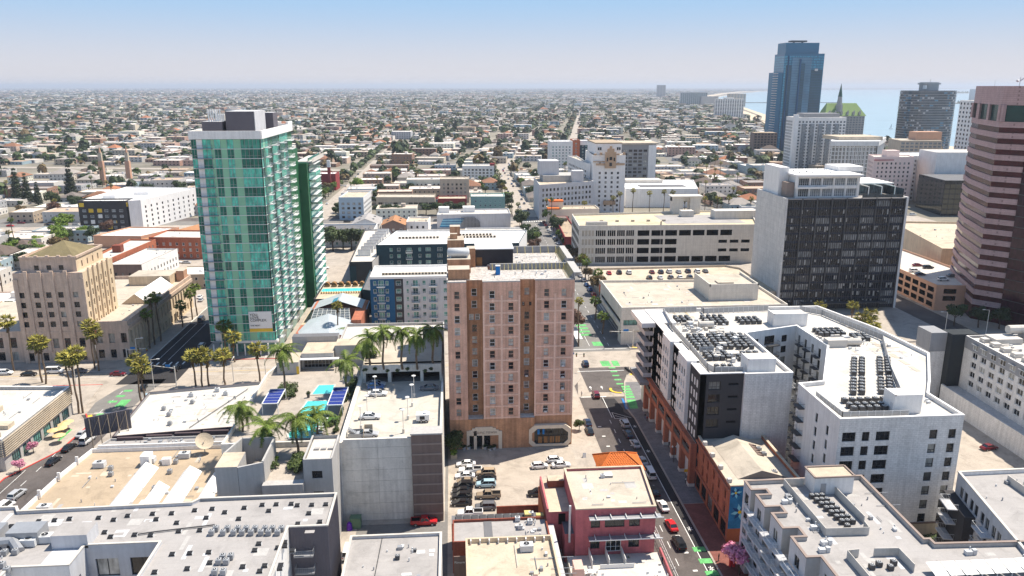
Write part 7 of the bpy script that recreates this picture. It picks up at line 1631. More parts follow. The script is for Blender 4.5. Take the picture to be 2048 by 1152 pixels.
while vv<26000:
 bh=92 if vv<1500 else 110 if vv<3000 else 160 if vv<8000 else 320 if vv<14000 else 640;ss=17 if vv<600 else 20 if vv<1400 else 26 if vv<2600 else 38 if vv<4500 else 62 if vv<8000 else 110 if vv<14000 else 190 if vv<8000 else 130
 ub=120 if vv<4500 else 600;hw=(860+vv)*.75+150;u=-(hw//ub)*ub-60
 while u<hw:
  lot_fill(u+8,vv+7,u+ub-8,vv+bh-7,ss,A9,52,860,1);u+=ub
 vv+=bh
LOTS.sort(key=lambda q:q[0]**2+q[1]**2)
V=[];Q=[];C=[]
def put(cx,cy,ca,sa,pts):return[(cx+x*ca-y*sa,cy+x*sa+y*ca,z)for x,y,z in pts]
def addf(pts,col):n=len(V);V.extend(pts);Q.append((n,n+1,n+2,n+3));C.append(col)
def jit(c,a=.12):
 k=1+rnd.uniform(-a,a);return(c[0]*k,c[1]*k,c[2]*k)
HN=0;TREESPOT=[]
def where(x,y):
 px=1024+F_PX*(x*FY-y*FX)/max(1,(x*FX+y*FY));side='left' if px<640 else 'middle' if px<1300 else 'right'
 dep='behind the stone tower' if y<420 and x<0 else 'beyond the crossing' if y<620 else 'far beyond the crossing' if y<760 else 'before the avenue bend' if y<900 else 'past the avenue bend'
 return dep,side
for(x,y,w,d,ang,far)in LOTS:
 dist=math.hypot(x,y);hip=rnd.random()<.24 and w<22 and d<24
 big=w>19 and rnd.random()<.42
 h=rnd.choice([3.6,4,6.4,6.8,7])if not big else rnd.choice([6.5,9.5,10,12.5]);h*=rnd.uniform(.92,1.08)
 if dist>2600:h*=1.15
 if dist>8000:h*=1.3;w*=.6;d*=.6
 wi=rnd.randrange(len(WALLC));wc=jit(WALLC[wi]);ri=rnd.choice([0,0,1,1,2,3,4,4,5])if hip else rnd.randrange(len(FLATC));rc=jit((HIPC if hip else FLATC)[ri])
 if far and rnd.random()<(.12 if dist<1300 else .25 if dist<2600 else .36 if dist<4200 else .45):continue
 ca,sa=math.cos(ang),math.sin(ang);a,c=w/2,d/2
 if HN<300:
  HN+=1
  mb=MB();rf=MB();wn=MB();zt=h+(0 if hip else .5)
  fp=rect(-a,-c,a,c);L=0
  for i in range(4):mb.quad((*fp[i],0),(*fp[(i+1)%4],0),(*fp[(i+1)%4],zt),(*fp[i],zt))
  if hip:
   e=.5;rr=min(a,c);rh=rr*.5
   r0,r1=((-(a-rr),0),(a-rr,0))if a>c else((0,-(c-rr)),(0,c-rr))
   o=rect(-a-e,-c-e,a+e,c+e);z=h-.1;T0,T1=(*r0,h+rh),(*r1,h+rh)
   P=[(*p,z)for p in o]
   if a>c:rf.quad(P[0],P[1],T1,T0);rf.quad(P[2],P[3],T0,T1);rf.tri(P[1],P[2],T1);rf.tri(P[3],P[0],T0)
   else:rf.tri(P[0],P[1],T0);rf.quad(P[1],P[2],T1,T0);rf.tri(P[2],P[3],T1);rf.quad(P[3],P[0],T0,T1)
   rf.poly(P[::-1])
  else:
   ip=inset(fp,.25)
   for i in range(4):
    j=(i+1)%4;mb.quad((*fp[i],zt),(*fp[j],zt),(*ip[j],zt),(*ip[i],zt));mb.quad((*ip[j],h),(*ip[i],h),(*ip[i],zt),(*ip[j],zt))
   rf.poly([(*p,h)for p in ip])
   for _ in range(rnd.randint(1,4)):rf.obox(rnd.uniform(-a*.7,a*.7),rnd.uniform(-c*.7,c*.7),h,rnd.uniform(.6,2),rnd.uniform(.6,1.6),rnd.uniform(.3,1.1),0,1)
   if rnd.random()<.3:rf.obox(a*.3,c*.3,h,3,3.4,2.4,0,0)
  nf=max(1,int(h//3))
  for f in range(nf):
   zz=1+f*3.05;n=max(2,int(w/3.4))
   for i in range(n):
    u=-a+w*(i+.5)/n;ww=rnd.choice([.5,.5,.75])
    wn.box(u-ww-.08,-c-.06,zz-.08,u+ww+.08,-c-.002,zz+1.38,1);wn.quad((u-ww,-c-.07,zz),(u+ww,-c-.07,zz),(u+ww,-c-.07,zz+1.3),(u-ww,-c-.07,zz+1.3),0)
   s_=-1 if x>0 else 1;n=max(2,int(d/3.6))
   for i in range(n):
    u=-c+d*(i+.5)/n;xx=s_*(a+.07);q=[(xx,u-.5,zz),(xx,u+.5,zz),(xx,u+.5,zz+1.3),(xx,u-.5,zz+1.3)]
    wn.quad(*(q if s_>0 else q[::-1]),0)
    x0_,x1_=sorted((s_*(a+.002),s_*(a+.06)));wn.box(x0_,u-.58,zz-.08,x1_,u+.58,zz+1.38,1)
  dep,side=where(x,y);km='hw%d'%wi
  mat(km,WALLC[wi],var=.1,fine=.06,streak=.08,randobj=.1)
  kr=('hh%d' if hip else 'hf%d')%ri;mat(kr,(HIPC if hip else FLATC)[ri],var=.12,sc=.3,fine=.12 if hip else .07,stain=.2,randobj=.1)
  st={1:'single-storey',2:'two-storey',3:'three-storey',4:'four-storey'}.get(nf,'tall')
  t=thing('house','%s %s house, %s %s roof, %s, %s'%(st,WALLN[wi],(HIPN if hip else FLATN)[ri],'hipped' if hip else 'flat',dep,side),'building',(x,y,0),'low buildings of the flat city',ang)
  for nm,q,mm in(('wall',mb,[km]),('roof',rf,[kr,'metal_pale']),('window',wn,['gl_dark','frame_white'])):
   o=link(nm,q.mesh(nm,mm),t)
   if nm=='window':stuff(o)
  continue
 z0=0;P=lambda pts:put(x,y,ca,sa,pts)
 b8=P([(-a,-c,z0),(a,-c,z0),(a,c,z0),(-a,c,z0),(-a,-c,h),(a,-c,h),(a,c,h),(-a,c,h)])
 addf([b8[0],b8[1],b8[5],b8[4]],wc);addf([b8[1],b8[2],b8[6],b8[5]],wc);addf([b8[3],b8[0],b8[4],b8[7]],wc)
 if dist<2500:
  nf=max(1,int(h//3));dk=(.03,.035,.045)
  for f in range(nf):
   zz=1.0+3.05*f;n=max(2,int(w/4.2))if dist<1500 else 2
   for i in range(n):
    u=-a+w*(i+.5)/n;q=.7 if dist<1500 else w*.12
    addf(P([(u-q,-c-.06,zz),(u+q,-c-.06,zz),(u+q,-c-.06,zz+1.4),(u-q,-c-.06,zz+1.4)]),dk)
 if hip:
  rr=min(a,c);rh=rr*.55;T=P([(-(a-rr),0,h+rh),(a-rr,0,h+rh)]if a>c else[(0,-(c-rr),h+rh),(0,c-rr,h+rh)])
  if a>c:addf([b8[4],b8[5],T[1],T[0]],rc);addf([b8[6],b8[7],T[0],T[1]],rc);addf([b8[5],b8[6],T[1],T[1]],rc);addf([b8[7],b8[4],T[0],T[0]],rc)
  else:addf([b8[4],b8[5],T[0],T[0]],rc);addf([b8[5],b8[6],T[1],T[0]],rc);addf([b8[6],b8[7],T[1],T[1]],rc);addf([b8[7],b8[4],T[0],T[1]],rc)
 else:
  addf([b8[4],b8[5],b8[6],b8[7]],rc)
  if dist<2200 and rnd.random()<.6:
   e=rnd.uniform(-.5,.5)*a;g=rnd.uniform(-.4,.4)*c;s2=rnd.uniform(1,2.4);hh=h+rnd.uniform(.8,2.4)
   q=P([(e-s2,g-s2,h),(e+s2,g-s2,h),(e+s2,g+s2,h),(e-s2,g+s2,h),(e-s2,g-s2,hh),(e+s2,g-s2,hh),(e+s2,g+s2,hh),(e-s2,g+s2,hh)])
   addf([q[0],q[1],q[5],q[4]],wc);addf([q[3],q[0],q[4],q[7]],wc);addf(q[4:8],rc)
me=bpy.data.meshes.new('far_houses');V_=np.array(V,dtype=np.float32);Q_=np.array(Q,dtype=np.int32)
me.vertices.add(len(V_));me.vertices.foreach_set('co',V_.ravel());me.loops.add(Q_.size);me.loops.foreach_set('vertex_index',Q_.ravel())
me.polygons.add(len(Q_));me.polygons.foreach_set('loop_start',np.arange(0,Q_.size,4,dtype=np.int32))
me.update(calc_edges=True)
at_=me.attributes.new('tint','FLOAT_COLOR','FACE');C_=np.ones((len(C),4),dtype=np.float32);C_[:,:3]=C;at_.data.foreach_set('color',C_.ravel())
mat('tinted',(1,1,1),attr='tint',var=.12,sc=.2,fine=.1,rough=.9);me.materials.append(MATS['tinted'])
o=link('far_houses',me);stuff(o)
# ------------------------------------------------ vegetation
vr=random.Random(5)
def crown_mesh(name,blobs,n,s,m,seed,flat=.0):
 """leaf clumps spread through the crown's lobes: each clump is its own small bent card"""
 r=random.Random(seed);b=MB()
 tot=sum(q[3]**2 for q in blobs)
 for(cx,cy,cz,rad,zs)in blobs:
  for _ in range(int(n*rad*rad/tot)):
   th=r.uniform(0,2*math.pi);u=r.uniform(-.75,1);q=math.sqrt(1-u*u);k=rad*(r.random()**.22)*r.uniform(.82,1.08)
   p=Vector((cx+k*q*math.cos(th),cy+k*q*math.sin(th),cz+k*u*zs))
   nrm=Vector((q*math.cos(th)+r.uniform(-.6,.6),q*math.sin(th)+r.uniform(-.6,.6),u+r.uniform(-.3,.9))).normalized()
   t1=nrm.orthogonal().normalized();t1=Matrix.Rotation(r.uniform(0,6.28),3,nrm)@t1;t2=nrm.cross(t1);e=s*r.uniform(.55,1.3)
   a,c2,d,f=p-t1*e,p-t2*e*.7+nrm*e*.15,p+t1*e,p+t2*e*.7-nrm*e*.2
   b.quad(tuple(a),tuple(c2),tuple(d),tuple(f))
 return b.mesh(name,[m])
def trunk_mesh(h,r0,limbs,m,seed=1):
 r=random.Random(seed);b=MB();b.tube((0,0,-.1),(r.uniform(-.2,.2),r.uniform(-.2,.2),h),r0,7,0,r0*.6)
 for k in range(limbs):
  a=6.28*k/limbs+r.uniform(-.4,.4);b.tube((0,0,h*.85),(math.cos(a)*h*.6,math.sin(a)*h*.6,h*1.55),r0*.5,5,0,r0*.2)
 return b.mesh('trunk',[m])
def blobset(R_,n,seed,z0,zs=.8):
 r=random.Random(seed);out=[(0,0,z0,R_*.72,zs)]
 for k in range(n):
  a=6.28*k/n+r.uniform(-.5,.5);q=R_*r.uniform(.4,.62);out.append((q*math.cos(a),q*math.sin(a),z0+r.uniform(-.35,.45)*R_,R_*r.uniform(.36,.52),zs))
 return out
TREEV={}
for kind,mm in(('dark','leaf_dark'),('mid','leaf_mid'),('bright','leaf_bright'),('brown','leaf_brown'),('rust','leaf_rust'),('blossom','leaf_blossom')):
 TREEV[kind]=[(crown_mesh('crown',blobset(3.6,6,10+i,5.2),1500 if kind!='blossom' else 900,.34,mm,i),trunk_mesh(3.2,.26,4,'trunk_dark',i))for i in range(3)]
cf=[]
for i in range(2):
 bl=[(0,0,3+k*2.1,3.3*(1-k/9.5)+.3,.7)for k in range(8)];cf.append((crown_mesh('crown',bl,2200,.4,'leaf_conifer',50+i),trunk_mesh(15,.35,0,'trunk_dark')))
TREEV['conifer']=cf
def tree(x,y,s,kind='mid',label='',group='trees',z=.0,name=None,zs=None):
 cm,tm=TREEV[kind][int(abs(x*7+y*3))%len(TREEV[kind])]
 nm=name or{'conifer':'cypress_tree','blossom':'blossom_tree'}.get(kind,'broadleaf_tree')
 t=thing(nm,label,'tree',(x,y,z),group,vr.uniform(0,6.28));t.scale=(s,s,zs or s)
 link('crown',cm,t);link('trunk',tm,t);return t
 # fan palms (tall street palms)
def fan_crown(seed,m,n=44,R_=2.15):
 r=random.Random(seed);b=MB()
 for k in range(n):
  az=r.uniform(0,6.28);el=math.asin(r.uniform(-.62,.97));L=R_*r.uniform(.8,1.05)
  d=Vector((math.cos(az)*math.cos(el),math.sin(az)*math.cos(el),math.sin(el)));sd=d.cross(Vector((0,0,1))).normalized();up=sd.cross(d)
  st=d*L*.45;b.quad(*(tuple(q)for q in(Vector((0,0,0))-sd*.03,Vector((0,0,0))+sd*.03,st+sd*.03,st-sd*.03)))
  nl=7;tips=[]
  for j in range(nl+1):
   a=-.85+1.7*j/nl;q=st+(d*math.cos(a)+sd*math.sin(a))*L*.6*(1 if j%2 else .55)+Vector((0,0,-L*r.uniform(.12,.3)*(.5+abs(a)*.5)));tips.append(q)
  for j in range(nl):b.tri(tuple(st),tuple(tips[j]),tuple(tips[j+1]))
 return b.mesh('crown',[m])
def skirt_mesh():
 b=MB();r=random.Random(3)
 for k in range(30):
  a=r.uniform(0,6.28);q=r.uniform(.3,.75);z=r.uniform(-2.4,-.3)
  b.tri((0.2*math.cos(a),.2*math.sin(a),z+.9),(q*math.cos(a-.3),q*math.sin(a-.3),z-.3),(q*math.cos(a+.3),q*math.sin(a+.3),z-.4))
 return b.mesh('dead_fronds',['leaf_brown'])
FAN=[fan_crown(s,'palm_leaf')for s in(1,2,3)];FAND=[fan_crown(s,'palm_leaf_dark')for s in(4,5)];SK=skirt_mesh()
PT={}
def ptrunk(h,r=.27):
 k=round(h)
 if k not in PT:
  b=MB();p=(0,0,-.1)
  for j in range(1,6):
   q=(.25*math.sin(j*1.1+k),.2*math.cos(j+k)-.2,h*j/5)if j<5 else(0,0,h);b.tube(p,q,r*(1.2-j*.08),7,0,r*(1.12-j*.08));p=q
  PT[k]=b.mesh('trunk',['trunk'])
 return PT[k],k
def fan_palm(x,y,h,label,group='tall fan palms along the streets',dark=False,s=1.0,z=.13):
 tm,k=ptrunk(h);t=thing('fan_palm',label,'palm tree',(x,y,z),group,vr.uniform(0,6.28))
 link('trunk',tm,t);c=link('crown',(FAND if dark else FAN)[int(abs(x*5+y))%(2 if dark else 3)],t,(0,0,k));c.scale=(s,s,s*.95)
 d=link('dead_fronds',SK,t,(0,0,k));d.scale=(s,s,s);return t
 # feather palms with separate fronds
def frond_mesh(L,seed):
 r=random.Random(seed);b=MB();n=13;pts=[]
 for k in range(n+1):
  u=k/n;pts.append(Vector((L*(u*.95),0,L*(.55*u-.95*u*u))))
 for k in range(n):
  b.tube(tuple(pts[k]),tuple(pts[k+1]),.045*(1-k/n*.7),3)
  if k<1:continue
  d=(pts[k+1]-pts[k]).normalized();ll=L*.27*math.sin(min(1,(k+1)/n*1.25)*math.pi*.8+.25)
  for sgn in(-1,1):
   for h_ in(0,.5):
    p=pts[k].lerp(pts[k+1],h_);q=p+d*ll*.5+Vector((0,sgn*ll,-ll*r.uniform(.25,.7)));b.tri(tuple(p),tuple(p+d*.17),tuple(q))
 return b.mesh('frond',['palm_leaf_dark'])
FR=[frond_mesh(3.7,1),frond_mesh(3.4,2),frond_mesh(3.0,3)]
def feather_palm(x,y,h,z,label,group='feather palms round the pool terrace',n=20,s=1.0):
 tm,k=ptrunk(h,.24);t=thing('feather_palm',label,'palm tree',(x,y,z),group)
 link('trunk',tm,t);r=random.Random(int(x*10+y))
 for i in range(n):
  f=link('frond',FR[i%3],t,(0,0,k));el=r.uniform(-.1,1.15)if i<n*.7 else r.uniform(-.5,.1)
  f.rotation_euler=(r.uniform(-.2,.2),-el+.5,2.4*i+r.uniform(-.2,.2));f.scale=(s,s,s)
 return t
BM=[crown_mesh('bush',[(0,0,.55,.75,.8),(.5,.2,.45,.5,.8),(-.45,-.2,.4,.5,.8)],260,.16,mm,i)for i,mm in enumerate(('leaf_dark','leaf_mid','leaf_bright','leaf_brown'))]
def bush(x,y,z,s,k=1,label='rounded green shrub in the planting bed',group='shrubs in the planting beds'):
 t=thing('shrub',label,'shrub',(x,y,z),group,vr.uniform(0,6),BM[k]);t.scale=(s,s,s*.9);return t
def hedge(x0,y0,x1,y1,z0,h,label,m='leaf_mid',n=1400):
 r=random.Random(int(x0));b=MB()
 for _ in range(n):
  x,y,z=r.uniform(x0,x1),r.uniform(y0,y1),z0+h*r.random()**.4;e=.2;a=r.uniform(0,3.1);c,s_=math.cos(a)*e,math.sin(a)*e;q=r.uniform(-.15,.15)
  b.quad((x-c,y-s_,z-q),(x+s_,y-c,z+q),(x+c,y+s_,z+q),(x-s_,y+c,z-q))
 o=b.build('hedge',m);o.location=(0,0,0);return tag(o,label,'hedge')
SPR=[(.0,1.0)]
SIDE_T={'dark':'dark green','mid':'olive green','bright':'bright green','brown':'brownish','rust':'rust leaved'}
def place_trees():
 n=0;spots=[]
 r=random.Random(21)
 for(x,y,w,d,ang,far)in LOTS:
  D=math.hypot(x,y)
  k=r.choice([2,3,2])if D<3000 else 3 if D<8000 else 5
  for _ in range(k):
   a=r.uniform(0,6.28);spots.append((x+(w*.5+2.4)*(1 if math.cos(a)>0 else-1)*r.uniform(.8,1.15),y+(d*.5+2.4)*(1 if math.sin(a)>0 else-1)*r.uniform(.8,1.1),D))
 for y in range(262,526,13):
  spots.append((43.5,y,300));spots.append((63.5,y+5,300))
 for y in range(560,3400,14):
  mx=main_x(y);e=11 if y<860 else 15;spots.append((mx-e,y,y));spots.append((mx+e,y+4,y))
  if y>1000:q=148+(y-1000)*.168;spots.append((q-13,y,y));spots.append((q+13,y,y))
 for y in range(560,1300,15):spots.append((-105,y,y));spots.append((-84,y,y))
 spots.sort(key=lambda q:q[0]**2+q[1]**2)
 seen={}
 FV=[];FQ=[]
 def inbad(x,y):return excluded(x,y,-1)and not(9<abs(x-main_x(y))<18)and not(y>1000 and 10<abs(x-(148+(y-1000)*.168))<16)
 npalm=0
 vs_all=[];n_ind=0
 base=[]
 rr=np.random.default_rng(3)
 def lump(seed,nq):
  g=np.random.default_rng(seed);th=g.uniform(0,6.28,nq);u=g.uniform(-.5,1,nq);q=np.sqrt(1-u*u);k=g.uniform(.75,1.1,nq)
  p=np.stack([k*q*np.cos(th),k*q*np.sin(th),k*u],1);e=.62
  out=[]
  for i in range(nq):
   nn=Vector(p[i]);nn=(nn+Vector((0,0,.5))).normalized();t1=nn.orthogonal().normalized();t1=Matrix.Rotation(float(g.uniform(0,6)),3,nn)@t1;t2=nn.cross(t1)
   c=Vector(p[i]);out+=[tuple(c-t1*e),tuple(c-t2*e*.8),tuple(c+t1*e),tuple(c+t2*e*.8)]
  return np.array(out,dtype=np.float32)
 L1=[lump(i,26)for i in range(4)];L2=[lump(i+9,9)for i in range(4)]
 acc={0:[],1:[],2:[]}
 for(x,y,D)in spots:
  if not in_view(x,y,10):continue
  main=(abs(x-main_x(y))<14)
  if y<420 and main:kd='rust' if x<50 else 'dark'
  if inbad(x,y)and not(44>x>43 or 62<x<65):continue
  if any(abs(x-q[0])<q[2]/2 and abs(y-q[1])<q[3]/2 for q in near_lots(x,y)):continue
  p=r.random()
  if D<900 and p<.16 and npalm<150:
   npalm+=1;dep,side=where(x,y)
   fan_palm(x,y,r.uniform(8,19),'slender fan palm among the houses, %s on the %s'%(dep,side),'fan palms among the houses',r.random()<.5,.9,0);continue
  kd=r.choice(['dark','dark','mid','mid','dark','bright','brown','rust'])if p>.4 else 'dark'
  if main and y<420:kd='rust' if x<50 else 'brown'
  s=r.uniform(.6,1.3)*(1.45 if r.random()<.2 else 1)
  if D>1500:s*=1.1
  if n_ind<300:
   n_ind+=1;dep,side=where(x,y)
   tree(x,y,s,kd,'%s %s tree, %s on the %s'%('large' if s>1.1 else 'small' if s<.75 else 'mid-sized',SIDE_T[kd],dep,side),'trees between the houses');continue
  bs=(L1 if D<1300 else L2)[int(abs(x))%4];R_=3.4*s;zz=R_*(1.0 if r.random()<.8 else 1.9)
  if D>1400:R_*=1.4
  if D>3000:R_*=1.5
  if D>8500:R_*=2.0
  a=r.uniform(0,6.28);ca,sa=math.cos(a),math.sin(a)
  v=np.empty_like(bs);v[:,0]=x+R_*(bs[:,0]*ca-bs[:,1]*sa);v[:,1]=y+R_*(bs[:,0]*sa+bs[:,1]*ca);v[:,2]=zz*.75+1.0+zz*bs[:,2]*.85
  acc[0 if kd=='dark' else 1 if kd in('mid','bright')else 2].append(v)
 for k,mm in((0,'leaf_dark'),(1,'leaf_mid'),(2,'leaf_brown')):
  v=np.concatenate(acc[k]);me=bpy.data.meshes.new('far_trees');me.vertices.add(len(v));me.vertices.foreach_set('co',v.ravel())
  me.loops.add(len(v));me.loops.foreach_set('vertex_index',np.arange(len(v),dtype=np.int32));me.polygons.add(len(v)//4)
  me.polygons.foreach_set('loop_start',np.arange(0,len(v),4,dtype=np.int32));me.update(calc_edges=True);me.materials.append(MATS[mm]);stuff(link('far_trees',me))
_H={}
for q in LOTS:
 _H.setdefault((int(q[0]//60),int(q[1]//60)),[]).append(q)
def near_lots(x,y):
 i,j=int(x//60),int(y//60);out=[]
 for a in(-1,0,1):
  for b in(-1,0,1):out+=_H.get((i+a,j+b),[])
 return out
place_trees()
# ------------------------------------------------ vehicles
CARC={'white':(.78,.78,.78),'black':(.012,.012,.014),'silver':(.42,.43,.45),'grey':(.13,.135,.15),'red':(.5,.015,.02),'blue':(.02,.1,.3),'navy':(.015,.025,.06),'tan':(.42,.32,.22),'maroon':(.16,.01,.02),'pale blue':(.35,.5,.58),'bronze':(.28,.22,.16),'orange':(.7,.2,.02),'green':(.03,.12,.06)}
for k,c in CARC.items():mat('car_'+k.replace(' ','_'),c,rough=.28,var=.03,fine=0,spec=.6)
mat('car_glass',(.015,.02,.025),rough=.08,var=0,fine=0,spec=.9);mat('lamp_red',(.4,.01,.01),rough=.3,var=0,fine=0);mat('lamp_clear',(.8,.8,.8),rough=.2,var=0,fine=0)
CTYPE={
'sedan':(4.7,.9,[(-2.35,.45,.78),(-2.2,.3,.95),(-1.2,.25,.98),(1.1,.25,.93),(2.0,.28,.8),(2.35,.4,.62)],(-1.75,-1.0,.35,1.15,.93,1.43)),
'suv':(4.7,.95,[(-2.35,.5,1.0),(-2.25,.35,1.12),(-1.2,.3,1.12),(1.05,.3,1.08),(2.1,.35,.98),(2.35,.45,.75)],(-2.2,-1.9,.45,1.2,1.08,1.72)),
'van':(5.4,1.0,[(-2.7,.5,1.2),(-2.6,.35,1.25),(-1,.3,1.25),(1.6,.3,1.2),(2.5,.35,1.05),(2.7,.5,.8)],(-2.62,-2.5,1.1,1.75,1.2,2.15)),
'pickup':(5.6,1.0,[(-2.8,.55,1.12),(-2.7,.4,1.15),(-1,.35,1.15),(1.4,.35,1.12),(2.6,.4,1.02),(2.8,.5,.8)],(-.75,-.5,.75,1.3,1.12,1.82)),
'hatch':(4.1,.88,[(-2.05,.45,.9),(-1.95,.3,1.0),(-1.0,.25,1.0),(1.0,.25,.96),(1.8,.28,.84),(2.05,.4,.65)],(-1.85,-1.4,.4,1.15,.96,1.5))}
CM={}
def car_meshes(kind,color):
 key=(kind,color)
 if key in CM:return CM[key]
 L,hw,prof,(c0,c1,c2,c3,zb,zr)=CTYPE[kind];b=MB();rings=[]
 for x,z0,z1 in prof:
  tw=hw*(.9 if abs(x)>L/2-.3 else 1);rings.append([(x,-tw*.92,z0),(x,-tw,z0+(z1-z0)*.35),(x,-tw*.97,z1-.12),(x,-tw*.84,z1),(x,tw*.84,z1),(x,tw*.97,z1-.12),(x,tw,z0+(z1-z0)*.35),(x,tw*.92,z0)])
 for q in rings:b.v+=q
 n=8
 for i in range(len(rings)-1):
  for k in range(7):b.f.append((i*n+k,i*n+k+1,(i+1)*n+k+1,(i+1)*n+k));b.m.append(0)
  b.f.append((i*n+7,i*n,(i+1)*n,(i+1)*n+7));b.m.append(1)
 b.f.append(tuple(range(n-1,-1,-1)));b.m.append(0);e=(len(rings)-1)*n;b.f.append(tuple(e+k for k in range(n)));b.m.append(0)
 w0,w1=hw*.86,hw*.7
 b.quad((c1-.04,-w1-.02,zr),(c2+.04,-w1-.02,zr),(c2+.04,w1+.02,zr),(c1-.04,w1+.02,zr));b.box(c1-.02,-w1,zr-.07,c2+.02,w1,zr-.004,0)
 for sgn in(-1,1):
  for xa,xb in((c0,c1),(c3,c2),((c0+c3)/2,(c1+c2)/2)):
   b.tube((xa,sgn*w0,zb),(xb,sgn*w1,zr-.02),.05,4)
 if kind=='pickup':
  b.box(-2.62,-hw*.8,1.152,-.85,hw*.8,1.156,1)
  b.box(-2.7,-hw*.95,1.12,-.8,-hw*.8,1.3);b.box(-2.7,hw*.8,1.12,-.8,hw*.95,1.3);b.box(-2.78,-hw*.95,1.12,-2.66,hw*.95,1.3)
 body=b.mesh('body',['car_'+color.replace(' ','_'),'void'])
 g=MB();A,B_,C_,D=(c0,zb-.02),(c1,zr-.03),(c2,zr-.03),(c3,zb-.02)
 for sgn in(-1,1):
  q=[(A[0],sgn*w0,A[1]),(D[0],sgn*w0,D[1]),(C_[0],sgn*w1,C_[1]),(B_[0],sgn*w1,B_[1])];g.quad(*(q if sgn<0 else q[::-1]))
 g.quad((D[0],-w0,D[1]),(D[0],w0,D[1]),(C_[0],w1,C_[1]),(C_[0],-w1,C_[1]));g.quad((A[0],w0,A[1]),(A[0],-w0,A[1]),(B_[0],-w1,B_[1]),(B_[0],w1,B_[1]))
 gl=g.mesh('windows',['car_glass'])
 wkey=('w',.36 if kind in('suv','van','pickup')else .32)
 if wkey not in CM:
  r_=wkey[1];wb=MB();wb.cyl(0,0,-.11,.11,r_,12,0);wb.cyl(0,0,.11,.125,r_*.62,10,1)
  CM[wkey]=wb.mesh('wheel',['tyre','rim'])
 lm=MB()
 for sgn in(-1,1):lm.box(L/2-.16,sgn*hw*.68-.17,prof[-2][1]+.26,L/2+.0,sgn*hw*.68+.17,prof[-2][1]+.4)
 tl=MB()
 for sgn in(-1,1):tl.box(-L/2-.02,sgn*hw*.72-.14,prof[0][2]-.26,-L/2+.1,sgn*hw*.72+.14,prof[0][2]-.08)
 CM[key]=(body,gl,CM[wkey],wkey[1],L,hw,lm.mesh('headlights',['lamp_clear']),tl.mesh('tail_lights',['lamp_red']))
 return CM[key]
KN={'sedan':'sedan','suv':'suv','van':'van','pickup':'pickup truck','hatch':'hatchback'}
def car(x,y,deg,kind,color,label,group=None,z=0.0,detail=True,name='parked_car'):
 """deg: heading, 90 = away from the camera along the street"""
 body,gl,wh,wr,L,hw,lm,tl=car_meshes(kind,color)
 t=thing(name,label,'truck' if kind=='pickup' else 'van' if kind=='van' else 'car',(x,y,z),group,R(deg))
 link('body',body,t);link('windows',gl,t)
 if detail:
  link('headlights',lm,t);link('tail_lights',tl,t)
  for sx in(-1,1):
   for sy in(-1,1):
    w=link('wheel',wh,t,(sx*L*.31,sy*(hw-.1),wr));w.rotation_euler=(R(-90)*sy,0,0)
 return t
def carp(px,py,z,*a,**k):
 x,y=at(px,py,z+.5);return car(x,y,*a,z=z,**k)
 # ------------------------------------------------ palms, bushes, trees that stand alone
for px,py,hx,lab in((85,765,13,'fan palm before the stone building, left of the flag'),(92,768,14,'fan palm before the stone building, second left of the flag'),(143,790,12,'fan palm on the near corner, right beside the ribbed shop'),(158,828,17,'tall fan palm by the red kerb, left trunk'),(166,826,17.5,'tall fan palm by the red kerb, right trunk'),(285,810,14,'fan palm in the corner island right of the crossing, left trunk'),(292,818,13,'fan palm in the corner island right of the crossing, right trunk'),(392,773,10,'fan palm, left of the group of three on the median'),(405,775,11,'fan palm, middle of the group of three on the median'),(418,773,10,'fan palm, right of the group of three on the median'),(451,770,10.5,'single fan palm right of the group of three on the median'),(520,763,11,'fan palm on the median nearest the clubhouse'),(28,742,17,'tall fan palm at the left edge before the stone building'),(190,738,15,'fan palm hard against the right wing of the stone building'),(198,742,13,'second fan palm against the right wing of the stone building'),(455,718,12,'fan palm before the green tower entrance, left'),(470,724,9,'fan palm before the green tower entrance, right'),(310,690,17,'tall fan palm along the shaded side of the stone building, nearest'),(322,683,17,'tall fan palm along the shaded side of the stone building, second'),(300,698,13,'shorter fan palm along the shaded side of the stone building'),(365,655,9,'fan palm on the avenue pavement beside the stone building'),(385,640,11,'dark fan palm at the far end of the stone building'),(395,632,12,'dark fan palm at the rear corner of the stone building')):
 x,y=at(px,py,0);fan_palm(x,y,hx,lab,s=1.5 if y<262 else 1.25,dark=(px>290 and py<720))
for px,py,h,lab in((1205,668,7,'fan palm at the corner before the bank pier'),(1190,640,8,'fan palm beside the bank, second'),(1195,585,9,'fan palm behind the bank by the street, nearer'),(1172,560,9,'fan palm behind the bank by the street, farther'),(1165,545,8,'fan palm at the parking deck corner')):x,y=at(px,py,0);fan_palm(x,y,h,lab,'palms along the main street',dark=True,s=1.25)
for x,y,h,lab in((135,240,15,'fan palm, left of the pair by the right-hand crossing'),(137.5,237.5,14.5,'fan palm, right of the pair by the right-hand crossing'),(138.5,241,16,'tall fan palm behind the pair by the right-hand crossing')):fan_palm(x,y,h,lab,s=1.5)
for px,lab in((1345,'left'),(1420,'middle left'),(1655,'middle right'),(1722,'right')):x,y=at(px,622,9.5);fan_palm(x,y+6,9.5,'fan palm crown showing just above the complex roof, %s'%lab,'palms behind the complex roof',s=1.2)
for x,y in((128,548),(118,546),(112,540),(140,548),(150,546),(165,545),(172,548),(158,552),(180,546),(190,548),(90,530),(200,552),(210,560),(215,548)):fan_palm(x,y,random.Random(int(x)).uniform(11,18),'fan palm in the line before the ornate tower and civic building','palms before the ornate tower',s=1.1)
P_='feather palms round the pool terrace'
